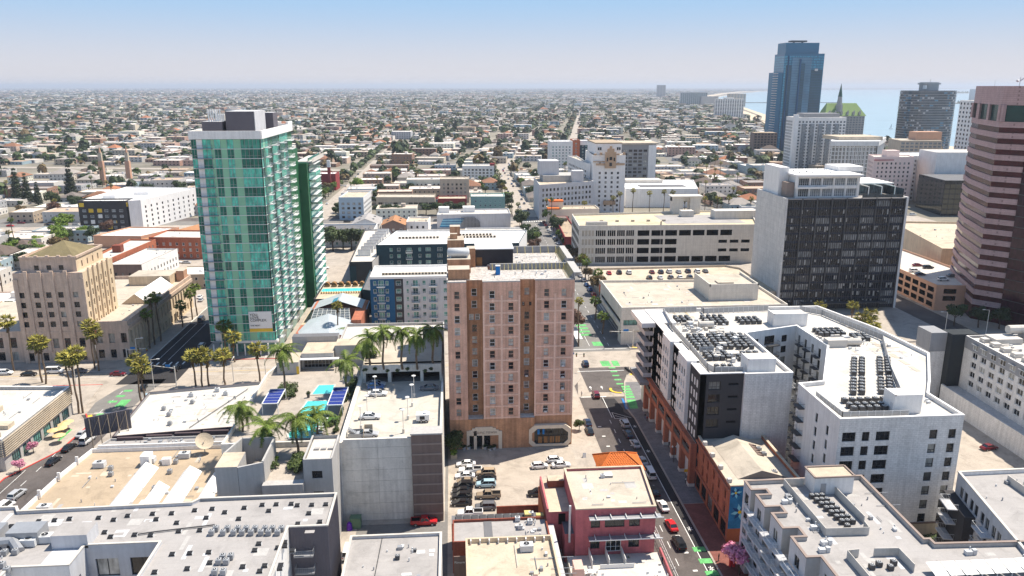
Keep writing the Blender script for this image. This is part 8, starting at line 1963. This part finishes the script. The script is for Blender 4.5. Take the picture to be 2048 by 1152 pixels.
FP=[(570,790,12,'left end of the pool terrace by the clubhouse'),(485,862,5.5,'over the white shop roof edge'),(535,905,6.5,'in the round bed left of the pool path'),(597,905,8.5,'in the round bed right of the pool path, leaning over the pool'),(635,868,5,'at the near right corner of the pool'),(735,752,9,'at the garage corner behind the deck wall'),(695,788,9,'on the bank between pool and garage')]
for px,py,h,lab in FP:x,y=at(px,py,15.1);feather_palm(x,y,h,15.0,'feather palm %s'%lab,P_,s=1.45)
for px,py,h,lab in((740,735,8,'first'),(768,737,9.5,'second'),(805,737,10,'third'),(835,737,9,'fourth'),(867,733,10,'fifth')):x,y=at(px,py,20.7);feather_palm(x,y,h,20.6,'feather palm on the garage terrace, %s from the left'%lab,P_,n=17,s=1.35)
x,y=at(705,690,5);feather_palm(x,y-6,12,.13,'taller feather palm between the pavilions and the palm row',P_,n=16,s=1.25);x,y=at(677,665,5);fan_palm(x,y,15,'thin fan palm standing before the glass roofed pavilion',s=1.1)
feather_palm(113,138,4,.2,'feather palm by the small pool in the right-hand car park',None,n=14,s=.9)
for px,py,s,k in((560,778,1.1,2),(575,775,1.2,2),(590,780,1,1),(570,790,1,2),(585,790,1.1,1),(550,795,1,1),(700,770,1.2,1),(712,765,1,2),(695,780,1.1,0),(705,785,1.3,1),(530,925,1.3,1),(545,918,1.4,2),(535,938,1.3,0),(548,930,1.3,1),(585,930,1.4,1),(600,925,1.2,2),(612,918,1.2,1),(595,940,1.2,1),(658,850,1.2,1),(668,845,1.3,0),(672,860,1.1,1),(690,800,1.0,0)):
 x,y=at(px,py,15.4);bush(x,y,15.0,s,k,'rounded green shrub in a bed on the pool terrace')
for px,py in((750,738),(775,742),(795,741),(815,738),(850,742),(730,740),(862,738)):x,y=at(px,py,20.9);bush(x,y,20.6,.8,1,'low shrub in the planter strip above the covered parking bays','shrubs on the garage terrace')
for(ax,ay),(bx,by),h_,n_,lab in((at(548,800,15),at(598,772,15),1.3,900,'dense planting bed left of the hot pool'),(at(690,800,15),at(716,762,15),1.3,700,'dense planting bed right of the hot pool'),(at(520,945,15),at(556,912,15),1.2,800,'dark planting bed left of the pool path'),(at(574,945,15),at(616,912,15),1.2,800,'dark planting bed right of the pool path'),(at(668,868,15),at(688,820,15),.9,500,'planting strip between pool and garage wall')):
 hedge(min(ax,bx),min(ay,by),max(ax,bx),max(ay,by),15,h_,lab,'leaf_mid',n_)
q=MB();q.box(-30.6,168.5,14.9,-27.2,172.3,15.06);stuff(q.build('lawn','grass',None))
for x,y,lab in((-36.9,184.2,'left'),(-30.2,184.6,'right')):t=thing('urn_planter','tall dark urn planter, %s of the gap between the two pools'%lab,'planter',(x,y,15));q=MB();q.cyl(0,0,0,1,.3,8,0,.42);link('urn',q.mesh('urn',['metal_dark']),t);o=link('foliage',BM[1],t,(0,0,.8));o.scale=(.6,.6,.9)
for k in range(7):t=thing('sun_lounger','white lounger beside the pool, %s from the near end'%nth(k),'sun lounger',(-30.9,161.5+k*1.5,15),'loungers by the swimming pool',R(90));q=MB();q.box(-.35,-.9,.25,.35,.5,.35,0,True);q.quad((-.35,.5,.35),(.35,.5,.35),(.35,1,.8),(-.35,1,.8));link('seat',q.mesh('seat',['frame_white']),t)
for x,y,s in((-238,430,1.3),(-230,436,1.2),(-222,428,1.1),(-212,436,1.0),(-262,420,1.2),(-270,428,1.3),(-258,440,1.1),(-200,330,1.2),(-206,322,1.0),(-196,318,.9)):tree(x,y,s,'bright','bright green tree among the white roofs left of the stone tower','bright trees at the left')
hedge(-24.5,196,-21,199,20.6,1.2,'clipped hedge by the door on the garage terrace','leaf_mid',300)
x,y=at(908,893,2);tree(x,y-.5,.85,'mid','round dark green tree in a planter at the corner of the brick tower','street trees');x,y=at(908,910,1);bush(x,y,1.2,1.4,2,'bright green bush in the square planter by the brick tower',None)
b=MB();b.obox(x,y,.13,1.6,1.6,1.3);o=b.build('planter','roof_cream');o.location=(0,0,0);tag(o,'square pale planter box at the corner of the brick tower','planter')
for px,py in((970,897),(980,900),(988,898),(928,898),(938,897)):
 x,y=at(px,py,.3);t=thing('potted_plant','round potted plant beside the entrance of the brick tower','plant',(x,y,.13),'potted plants by the entrance');q=MB();q.cyl(0,0,0,.7,.35,8,0,.45);link('pot',q.mesh('pot',['wall_lightgrey']),t);o=link('foliage',BM[0],t,(0,0,.6));o.scale=(.7,.7,.8)
for px,py,k,s,lab in((1158,862,'mid',.45,'small bright street tree on the pavement right of the brick tower'),(1110,1150,'mid',.4,'small green tree in a pot on the patio, left'),(1262,1140,'mid',.35,'small green tree on the patio, right')):x,y=at(px,py,0);tree(x,y,s,k,lab,None)
for px,py,s,lab in((1478,1150,.8,'pink blossom tree at the bottom by the striped crossing, right'),(1462,1135,.7,'pink blossom tree at the bottom by the striped crossing, left'),(67,907,.45,'small magenta blossom tree on the left pavement, nearer the shop'),(40,945,.45,'small magenta blossom tree on the left pavement, nearer the annex')):x,y=at(px,py,0);tree(x,y,s,'blossom',lab,'pink blossom trees')
x,y=at(1170,958,0)
hedge(29.2,160.6,30.6,163,.13,1.3,'small square hedge by the sign on the pavement','leaf_mid',200);bush(32.6,161.4,.13,1.5,3,'brownish green bush behind the tiled roof',None);hedge(89.5,131,100,132.8,.5,2.4,'green clipped hedge between the two right-hand blocks','leaf_mid',900);hedge(76,108,92,111,.2,1.0,'low planting in the bottom right court','leaf_mid',300)
for k in range(9):bush(76.6+(k%2)*.8,137+k*2.4+20,.4,1.5,k%3,'leafy plant down in the courtyard between the white wings','courtyard plants')
for k in range(7):tree(75.9+(k%2)*1.3,139+k*5.6,.55,'bright','slender courtyard tree between the white wings','courtyard trees')
for i,(x,y,s)in enumerate(((-73,440,1.7),(-68,436,1.8),(-63,440,1.6),(-58,437,1.8),(-78,438,1.7),(-53,442,1.4))):tree(x,y,s,'mid','big dense round-headed tree in the grove before the gabled townhouses','grove before the townhouses')
for i,(x,y,s)in enumerate(((-40,556,1.4),(-48,556,1.5),(-20,562,1.4),(-12,560,1.6),(-4,562,1.6),(4,560,1.5),(10,558,1.2))):tree(x,y,s,'dark','broad flat-topped dark tree in the row beyond the gabled houses','flat-topped trees',zs=s*.8)
for x,y,s,lab in((-345,645,1.5,'leftmost'),(-335,640,1.3,'second'),(-322,630,1.0,'small third'),(-306,650,1.6,'tallest right')):tree(x,y,s,'conifer','dark conifer in the group at the far left, %s'%lab,'dark conifers at the left')
tree(-244,640,2.1,'dark','huge round dark tree above the charcoal and yellow flats','big trees at the left')
for x,y,s in((-232,470,1.5),(-226,462,1.3),(-244,500,1.5),(-222,480,1.2),(-250,520,1.4),(-236,455,1.1)):tree(x,y,s,'bright','bright green tree in the street left of the charcoal and yellow flats','bright trees at the left')
for x,y in((205,268),(212,264),(219,262)):tree(x-12,y+8,1.15,'dark','rounded dark street tree at the foot of the copper glass tower','trees by the copper tower')
for y in range(262,400,11):
 pass
 # ------------------------------------------------ vehicles
G1='vehicles in the small car park'
for px,py,k,c,d,lab in((932,928,'sedan','white',178,'white sedan nearest the brick tower entrance'),(940,941,'pickup','white',178,'white pickup with open black bed, second row from the tower'),(930,952,'sedan','white',178,'white sedan just below the white pickup'),(932,963,'sedan','bronze',178,'bronze grey sedan in the packed left column'),(927,972,'suv','black',178,'black crossover under the bronze sedan'),(924,982,'sedan','black',178,'black sedan in the middle of the left column'),(924,993,'suv','black',178,'black crossover third from the bottom of the left column'),(923,1006,'sedan','black',178,'glossy black sedan at the bottom of the left column'),(972,946,'suv','tan',178,'champagne crossover at the top of the right column'),(973,957,'sedan','black',178,'black sedan under the champagne crossover'),(972,969,'suv','pale blue',178,'pale blue crossover in the right column'),(977,991,'pickup','bronze',178,'bronze pickup truck with loaded bed'),(971,1014,'suv','grey',178,'dark grey estate car below the bronze pickup'),(1079,932,'hatch','white',5,'white hatchback near the salmon building'),(1110,920,'hatch','white',5,'white hatchback at the top of the group of three'),(1122,930,'sedan','white',5,'white sedan at the right of the group of three'),(1076,987,'suv','black',178,'black car half hidden by the salmon building')):carp(px,py,.13,d,k,c,lab,G1)
carp(940,1027,.13,178,'pickup','white','white ladder truck parked along the bottom wall',G1);carp(848,1044,.14,0,'pickup','red','bright red pickup truck in the shaded alley',None);carp(697,1105,.14,88,'van','white','old white camper van in the alley, nose away',None)
G2='cars on the garage roof deck'
for px,py,k,c,d,lab in((752,768,'sedan','silver',0,'silver sedan parked deepest in the garage shade'),(752,774,'hatch','blue',0,'blue hatchback beside the silver sedan'),(755,787,'sedan','white',0,'white coupe at the top of the garage deck'),(740,833,'sedan','white',0,'white sedan alone mid way down the garage deck'),(735,868,'sedan','silver',0,'silver sedan by the deck stair'),(858,776,'sedan','grey',180,'dark grey sedan alone on the shaded right side of the deck')):carp(px,py,17,d,k,c,lab,G2)
x,y=at(848,838,17.5);t=thing('generator_trailer','white generator trailer on the right side of the garage deck','trailer',(x,y,17));q=MB();q.box(-1.7,-1,.5,1.2,1,1.9,0,True);q.box(-.9,-1.05,.8,.2,-1.01,1.6,1);q.cyl(.4,0,1.9,2.3,.5,10);q.box(1.2,-.05,.5,2.4,.05,.6);link('body',q.mesh('body',['roof_bright','metal_black']),t)
for sx in(-.6,.5):
 for sy in(-1,1):w=link('wheel',car_meshes('sedan','white')[2],t,(sx,sy,.33));w.rotation_euler=(R(90),0,0)
G3='cars parked along the bicycle lane'
for px,py,k,c,d,lab in((1249,848,'suv','silver',95,'silver SUV, first of the parked row by the bicycle lane'),(1256,868,'sedan','navy',95,'dark blue sedan behind the silver SUV'),(1270,888,'sedan','silver',95,'silver estate in the parked row'),(1285,922,'sedan','silver',95,'silver car just right of the orange tile roof'),(1299,948,'van','white',93,'white van with ladder rack in the parked row'),(1308,982,'sedan','black',93,'black car behind the white van'),(1326,1012,'sedan','white',93,'white car in the sunlit part of the parked row'),(1343,1051,'sedan','red',93,'bright red sports car in the parked row'),(1358,1087,'suv','black',93,'black SUV at the bottom of the parked row')):carp(px,py,0,d,k,c,lab,G3)
for px,py,k,c,d,lab in((1175,845,'sedan','navy',92,'dark sedan at the left kerb under the brick tower, nearer the crossing'),(1179,862,'sedan','black',92,'black sedan at the left kerb under the brick tower, lower'),(1192,790,'suv','maroon',90,'dark maroon car crossing into the junction'),(1171,728,'suv','navy',90,'dark blue car driving in the middle of the junction')):carp(px,py,0,d,k,c,lab,'cars near the middle junction',name='moving_car')
G4='cars along the left street'
for px,py,k,c,d,lab in((165,868,'sedan','silver',84,'silver car alongside the white van by the red kerb'),(176,880,'van','white',83,'white van driving on the left street'),(138,895,'sedan','black',82,'black sedan on the left street behind the white van'),(107,922,'sedan','black',82,'second black sedan on the left street'),(34,990,'suv','silver',82,'silver SUV at the bottom of the left street'),(8,1018,'van','white',82,'white van at the very left edge of the street'),(225,893,'sedan','grey',90,'grey car half hidden by the billboard legs'),(236,748,'sedan','maroon',0,'dark red car crossing the shaded left junction'),(287,775,'sedan','black',100,'black car waiting at the left junction'),(296,795,'suv','pale blue',100,'pale blue car behind the black one at the left junction'),(10,746,'suv','white',0,'white SUV parked before the stone building at the left edge'),(58,748,'sedan','black',0,'black car parked under the palms before the stone building'),(110,743,'van','white',0,'white marked van before the stone building'),(160,742,'sedan','grey',0,'dark car in palm shade before the stone building'),(352,737,'suv','black',90,'dark motor vehicle on the shaded crosswalk'),(404,692,'suv','silver',92,'silver car in the tower shadow'),(403,640,'van','grey',92,'grey van parked far up the shaded street'),(402,600,'sedan','silver',92,'silver sedan in the sun behind the stone building'),(400,594,'sedan','white',92,'white sedan in the sun behind the stone building')):carp(px,py,0,d,k,c,lab,G4)
rc=random.Random(9);CL=['white','white','silver','black','grey','red','navy','silver','blue','maroon','tan']
G5='cars on the low parking deck'
for i,(x,c)in enumerate(zip([70,74.8,79.2,90,94,98,102.3,106.8,111,115],['red','black','white','maroon','navy','white','silver','navy','white','grey'])):car(x,341.5+(i%2)*.5,90,'suv' if i%3 else 'sedan',c,'%s car in the far row on the low parking deck, number %s from the left'%(c,['one','two','three','four','five','six','seven','eight','nine','ten'][i]),G5,z=7.0)
for i,(x,c)in enumerate(zip([86,91,95.6,100,104.2,108.2,112.4,117],['black','white','grey','white','navy','white','white','red'])):car(x,330.6+(i%2)*.5,90,'sedan' if i%2 else 'suv',c,'%s car in the near row on the low parking deck, number %s from the left'%(c,['one','two','three','four','five','six','seven','eight'][i]),G5,z=7.0)
for x,c in((70,'blue'),(89,'white'),(93.5,'white'),(98,'maroon'),(103,'white'),(107,'pale blue')):car(x,321 if x>80 else 323,90,'sedan',c,'%s car on the front strip of the low parking deck'%c,G5,z=7.0)
for x,y,c,k in((206,306,'white','suv'),(202,316,'navy','sedan'),(203,322,'white','suv'),(204,340,'white','suv'),(211,333,'maroon','sedan'),(213,328,'black','suv'),(214,312,'grey','sedan')):car(x,y,0,k,c,'%s vehicle on top of the peach car park'%c,'vehicles on the peach car park',z=10.2)
for x,y,c,k in((136.4,160,'black','sedan'),(134.5,156,'silver','sedan'),(139.2,176,'maroon','sedan')):car(x-4,y-3,12,k,c,'%s car in the right-hand car park under the hotel wall'%c,'cars in the right-hand car park',z=.13)
for x,y,c in((-74,392,'black'),(-70,392,'white'),(-66,392,'white'),(-150,412,'black'),(-145,411,'white'),(-140,410,'silver')):car(x,y,0,'sedan',c,'%s car in the open lots behind the green tower'%c,'cars behind the green tower',z=.14)
G6='cars along the main street beyond the junction'
for i,y in enumerate(range(330,525,9)):
 if rc.random()<.85:c=rc.choice(CL);car(61.0-.002*(y-330),y,92,rc.choice(['sedan','suv']),c,'%s car parked on the right kerb of the main street beyond the bank'%c,G6,detail=y<430)
 if rc.random()<.35:c=rc.choice(CL);car(49,y+3,90,'sedan',c,'%s car on the left side of the main street beyond the bank'%c,G6,detail=False)
for i in range(46):
 y=560+i*17+rc.uniform(-5,5);c=rc.choice(CL);car(main_x(y)+rc.choice([-5,-2.5,2.5,5]),y,90,'sedan',c,'small %s car far up the bright main avenue'%c,'traffic far up the main avenue',detail=False,z=.12,name='moving_car')
for i in range(16):
 y=440+i*26+rc.uniform(-5,5);c=rc.choice(CL);car(-96+rc.choice([-4.5,2.2,4.5])+(1.5 if y>545 else 0),y,90,'sedan',c,'%s car along the left avenue behind the green tower'%c,'traffic on the left avenue',detail=False,z=.12,name='moving_car')
G7='cars parked in the side streets beyond the crossing'
for i in range(90):
 y=rc.choice([532.5,543.5,640,740]);x=rc.uniform(-330,330);c=rc.choice(CL)
 if abs(x-53)>14 and abs(x+95)>12 and in_view(x,y):car(x,y+(rc.choice([-2.5,2.5])if y>600 else 0),0,rc.choice(['sedan','suv']),c,'%s car parked in a side street beyond the crossing'%c,G7,detail=False,z=.1)
 # ------------------------------------------------ street furniture
def street_lamp(x,y,h,rz,label,group='tall street lamps',z=.13,arm=2.2):
 t=thing('street_lamp',label,'street lamp',(x,y,z),group,rz);q=MB();q.cyl(0,0,0,h,.14,7,0,.09);q.tube((0,0,h),(arm,0,h+.25),.07,5);link('pole',q.mesh('pole',['concrete']),t);q=MB();q.box(arm-.5,-.16,h+.15,arm+.4,.16,h+.33,0,True);link('lamp_head',q.mesh('lamp_head',['frame_white']),t)
def signal(x,y,rz,label,L=7):
 t=thing('traffic_signal',label,'traffic light',(x,y,.13),'mast-arm traffic signals',rz);q=MB();q.cyl(0,0,0,6.2,.17,8);q.tube((0,0,5.6),(L,0,6.0),.11,6);link('mast',q.mesh('mast',['concrete']),t)
 for k in(.55,.95):
  q=MB();q.box(L*k-.2,-.25,5.1,L*k+.2,.05,6.3,0,True);
  for i,m_ in enumerate((1,2,3)):q.box(L*k-.1,-.3,5.25+i*.35,L*k+.1,-.26,5.45+i*.35,m_)
  link('signal_head',q.mesh('signal_head',['metal_black','sign_red','sign_yellow','paint_green']),t)
 q=MB();q.box(L*.2,-.15,5.9,L*.42,-.1,6.6,0,True);link('street_sign',q.mesh('street_sign',['sign_blue']),t)
signal(62.6,259.5,math.pi,'traffic signal arm reaching left from the bank corner',8.5);signal(-108.6,252.8,0,'traffic signal arm at the stone building corner',7);signal(-86.8,233.8,math.pi*.92,'traffic signal arm at the near left junction corner',7.5);signal(143,236,0,'traffic signal arm beside the right-hand fan palms',8);signal(35.4,236.8,-.1,'traffic signal arm at the brick tower corner',6)
for x,y,h,rz,lab in((-104.5,250.8,10,0,'street lamp at the stone building corner'),(-92.5,231,9.5,0,'white-topped street lamp at the near left junction corner'),(-79,257.5,9.5,-1.57,'street lamp before the green tower'),(63,236.5,9,0,'street lamp at the complex corner, left'),(66.5,235.6,8.5,0,'street lamp at the complex corner, right'),(180,262,9.5,3.14,'street lamp by the dark tower corner'),(196,262,10,3.14,'street lamp before the copper tower'),(62.4,300,9,3.14,'street lamp beside the bank'),(-118,236.5,8,1.57,'street lamp on the near kerb before the stone building'),(-60,236,7,1.57,'street lamp by the median'),(-70,236,7,1.57,'second street lamp by the median')):street_lamp(x,y,h,rz,lab)
def globe_lamp(x,y,label):
 t=thing('street_lamp',label,'street lamp',(x,y,.13),'twin globe street lamps');q=MB();q.cyl(0,0,0,4.2,.1,6);q.tube((-.5,0,4.0),(.5,0,4.0),.04,4);link('pole',q.mesh('pole',['metal_dark']),t)
 for s in(-.5,.5):q=MB();q.cyl(s,0,4.0,4.25,.12,8,0,.22,cap=False);q.cyl(s,0,4.25,4.55,.22,8,0,.08);link('globe',q.mesh('globe',['frame_white']),t)
globe_lamp(35.2,167,'twin globe lamp left of the street above the tile roof');globe_lamp(34.2,165.8,'second twin globe lamp left of the street above the tile roof');globe_lamp(52.9,172,'dark lamp with yellow sign on the shaded pavement')
t=thing('warning_sign','yellow warning sign on a striped post on the shaded pavement','sign',(52.8,161.5,.13));q=MB();q.cyl(0,0,0,3,.07,6,0);q.cyl(0,0,.9,1.3,.11,6,1);link('post',q.mesh('post',['metal_black','frame_white']),t);q=MB();q.box(-.5,-.03,2.9,.5,.03,3.6,0,True);link('sign_plate',q.mesh('sign_plate',['sign_yellow']),t)
t=thing('banner_sign','tall orange vertical banner on a pole by the shaded pavement','sign',(62.6,322,.13));q=MB();q.cyl(0,0,0,7,.08,6);link('pole',q.mesh('pole',['metal_dark']),t);q=MB();q.box(-.6,-.05,2.6,.6,.05,7,0,True);link('banner',q.mesh('banner',['orange_sign']),t)
b=MB();b.box(51.8,128.6,0,52.8,129.2,2.4);o=b.build('red_kiosk','sign_red');tag(o,'bright red kiosk beside the green crossing bars','kiosk')
t=thing('sign_board','dark angled sign board on the pavement by the small hedge','sign',(28.8,163.4,.13),None,R(60));q=MB();q.box(-1.2,-.1,1.1,1.2,.1,2.6,0,True);q.box(-1,-.05,0,-.9,.05,1.1);q.box(.9,-.05,0,1,.05,1.1);link('board',q.mesh('board',['wall_brown']),t)
t=thing('sandwich_board','small white sandwich board on the pavement right of the brick tower','sign',(31.4,176.4,.13));q=MB();q.quad((-.4,-.35,0),(.4,-.35,0),(.4,0,1.2),(-.4,0,1.2));q.quad((.4,.35,0),(-.4,.35,0),(-.4,0,1.2),(.4,0,1.2));link('board',q.mesh('board',['frame_white']),t)
# billboard seen from behind
t=thing('billboard','large billboard seen from its dark corrugated back on steel legs','billboard',(-84.4,183,0));A_,B_=Vector((-4.6,-3.4)),Vector((4.0,1.6));q=MB();q.bar(A_,B_,.3,8.2,13.2);link('panel',q.mesh('panel',['ribbed_dark']),t);q=MB()
d_=(B_-A_).normalized();n_=Vector((d_.y,-d_.x))
for k in range(18):p=A_+(B_-A_)*(k+.5)/18+n_*.2;q.box(p.x-.05,p.y-.05,8.2,p.x+.05,p.y+.05,13.2)
link('panel_ribs',q.mesh('panel_ribs',['metal_dark']),t);q=MB()
for k in range(5):
 p=A_+(B_-A_)*(k+.5)/5;f=p+n_*1.6;q.tube((p.x+n_.x*.3,p.y+n_.y*.3,13),(f.x,f.y,8.4),.09,4);q.tube((p.x+n_.x*.3,p.y+n_.y*.3,9),(f.x,f.y,8.4),.08,4);q.tube((f.x,f.y,8.4),(f.x,f.y,0),.11,5)
 if k<4:g=A_+(B_-A_)*(k+1.5)/5+n_*.5;q.tube((p.x+n_.x*.5,p.y+n_.y*.5,8.6),(g.x,g.y,12.6),.07,4)
link('scaffold_frame',q.mesh('scaffold_frame',['steel_tan']),t)
for px,py in((122,858),(107,862),(118,872),(135,845),(128,850)):
 x,y=at(px,py,2);t=thing('parasol','tan parasol outside the ribbed corner shop','parasol',(x,y,.13),'tan parasols outside the corner shop');q=MB();q.cyl(0,0,0,2.4,.05,5);link('pole',q.mesh('pole',['wood']),t);q=MB();q.cyl(0,0,2.1,2.7,1.6,8,0,.05);link('canopy',q.mesh('canopy',['umbrella']),t)
for i,(px,py,m_)in enumerate(((708,1047,'purple'),(712,1040,'leaf_mid'))):pass
x,y=at(712,1050,.5);b=MB();b.obox(x,y,.14,2.2,1.8,2.2,0,0);b.obox(x,y,2.34,2.3,1.9,.12,0,0);o=b.build('utility_cabinet','cabinet_green')if 'cabinet_green' in MATS else(mat('cabinet_green',(.12,.2,.13)),b.build('utility_cabinet','cabinet_green'))[1];o.location=(0,0,0);tag(o,'dull green utility cabinet at the foot of the garage','cabinet')
x,y=at(699,1056,.5);b=MB();b.cyl(x,y,.14,1.5,.65,9,0,.5);b.cyl(x,y,1.5,1.9,.5,9,0,.2);o=b.build('covered_bin','purple');o.location=(0,0,0);tag(o,'bin under a purple cover beside the green cabinet','bin')
for px,py in((868,938),(1008,889)):x,y=at(px+5,py,0);b=MB();b.box(x-.3,y-.3,.13,x+.3,y+.3,.2);b.cyl(x,y,.2,.95,.24,8,0,.05);o=b.build('traffic_cone','orange_sign');tag(o,'orange traffic cone by the brick tower car park' if px<900 else 'orange marker near the tower doorway','cone')
# overhead bus stop roofs, shelters at the middle junction
b=MB();b.box(42.5,262,2.6,45,276,2.75,0,True)
for y in(263,269,275):b.cyl(43.8,y,.13,2.6,.08,6)
o=b.build('bus_shelter','frame_white');tag(o,'white roofed bus shelter on the pavement right of the brick tower','shelter')
b=MB()
for k in range(7):x,y=55.4+k*.25,238-k*1.1;b.obox(x,y,.13,.5,.9,.5,.3);
o=b.build('bench_row','metal_black');tag(o,'dark segmented rack on the near right corner of the middle junction','bench')
# ------------------------------------------------ people: one continuous skinned figure each
def person_mesh(pose,mats_):
 J={'hip':(0,0,.95),'chest':(0,0,1.3),'neck':(0,0,1.48),'head':(0,-.02,1.66),'top':(0,0,1.78),'ls':(-.19,0,1.42),'le':(-.25,.05,1.15),'lh':(-.24,-.08,.92),'rs':(.19,0,1.42),'re':(.25,.03,1.15),'rh':(.25,-.1,.92),'lk':(-.1,0,.5),'la':(-.1,.03,.08),'lt':(-.1,-.14,.04),'rk':(.1,0,.5),'ra':(.1,.03,.08),'rt':(.1,-.14,.04),'lp':(-.1,0,.88),'rp':(.1,0,.88)}
 if pose=='walk':J.update(lk=(-.09,-.2,.52),la=(-.09,-.3,.1),lt=(-.09,-.46,.08),rk=(.09,.12,.5),ra=(.09,.38,.12),rt=(.09,.26,.04),le=(-.25,.2,1.17),lh=(-.22,.2,.95),re=(.25,-.14,1.17),rh=(.24,-.3,1.0))
 K=list(J);E=[('hip','chest'),('chest','neck'),('neck','head'),('head','top'),('chest','ls'),('ls','le'),('le','lh'),('chest','rs'),('rs','re'),('re','rh'),('hip','lp'),('lp','lk'),('lk','la'),('la','lt'),('hip','rp'),('rp','rk'),('rk','ra'),('ra','rt')]
 Rr={'hip':.15,'chest':.17,'neck':.06,'head':.105,'top':.07,'ls':.08,'rs':.08,'le':.05,'re':.05,'lh':.04,'rh':.04,'lp':.1,'rp':.1,'lk':.065,'rk':.065,'la':.05,'ra':.05,'lt':.04,'rt':.04}
 me=bpy.data.meshes.new('figure');me.from_pydata([J[k]for k in K],[(K.index(a),K.index(b))for a,b in E],[]);o=bpy.data.objects.new('tmp_figure',me);COL.objects.link(o)
 md=o.modifiers.new('skin','SKIN');
 for i,k in enumerate(K):me.skin_vertices[0].data[i].radius=(Rr[k],Rr[k]*.85);me.skin_vertices[0].data[i].use_root=(k=='hip')
 o.modifiers.new('sub','SUBSURF').levels=1
 dg=bpy.context.evaluated_depsgraph_get();out=bpy.data.meshes.new_from_object(o.evaluated_get(dg));bpy.data.objects.remove(o);out.name='person';out.materials.clear()
 for k in mats_:out.materials.append(MATS[k])
 for p in out.polygons:
  z=p.center.z;x=abs(p.center.x);p.material_index=2 if(z>1.5 or(z<1.02 and x>.2))else 1 if z>.92 else 0;p.use_smooth=True
  if z>1.7:p.material_index=3
 return out
mat('skin',(.45,.25,.17),var=0,fine=0);mat('hair',(.02,.015,.01),var=0,fine=0);mat('cloth_dark',(.02,.02,.025),var=0,fine=0);mat('cloth_blue',(.05,.1,.25),var=0,fine=0);mat('cloth_white',(.6,.6,.6),var=0,fine=0);mat('cloth_maroon',(.2,.03,.03),var=0,fine=0)
def person(px,py,rz,pose,legs,top,label,z=.13):
 x,y=at(px,py,z);return thing('person',label,'person',(x,y,z),None,rz,person_mesh(pose,[legs,top,'skin','hair']))
person(1338,895,0,'stand','cloth_dark','cloth_dark','person in dark clothes standing on the shaded pavement beside the arcade');person(1290,838,.6,'walk','cloth_blue','cloth_dark','person in dark top walking near the end of the green crossing');person(1294,843,.4,'walk','cloth_dark','cloth_maroon','person in reddish top beside the one in the dark top');person(1324,1128,2.0,'stand','cloth_dark','cloth_dark','person in black leaning near the patio wall',2.6);person(1348,1147,1,'walk','cloth_white','cloth_white','person in white on the pavement at the bottom');person(1437,1122,1,'stand','cloth_dark','cloth_dark','person in dark clothes by the red kiosk');person(1163,793,3,'walk','cloth_dark','cloth_white','person in pale top at the brick tower street corner')
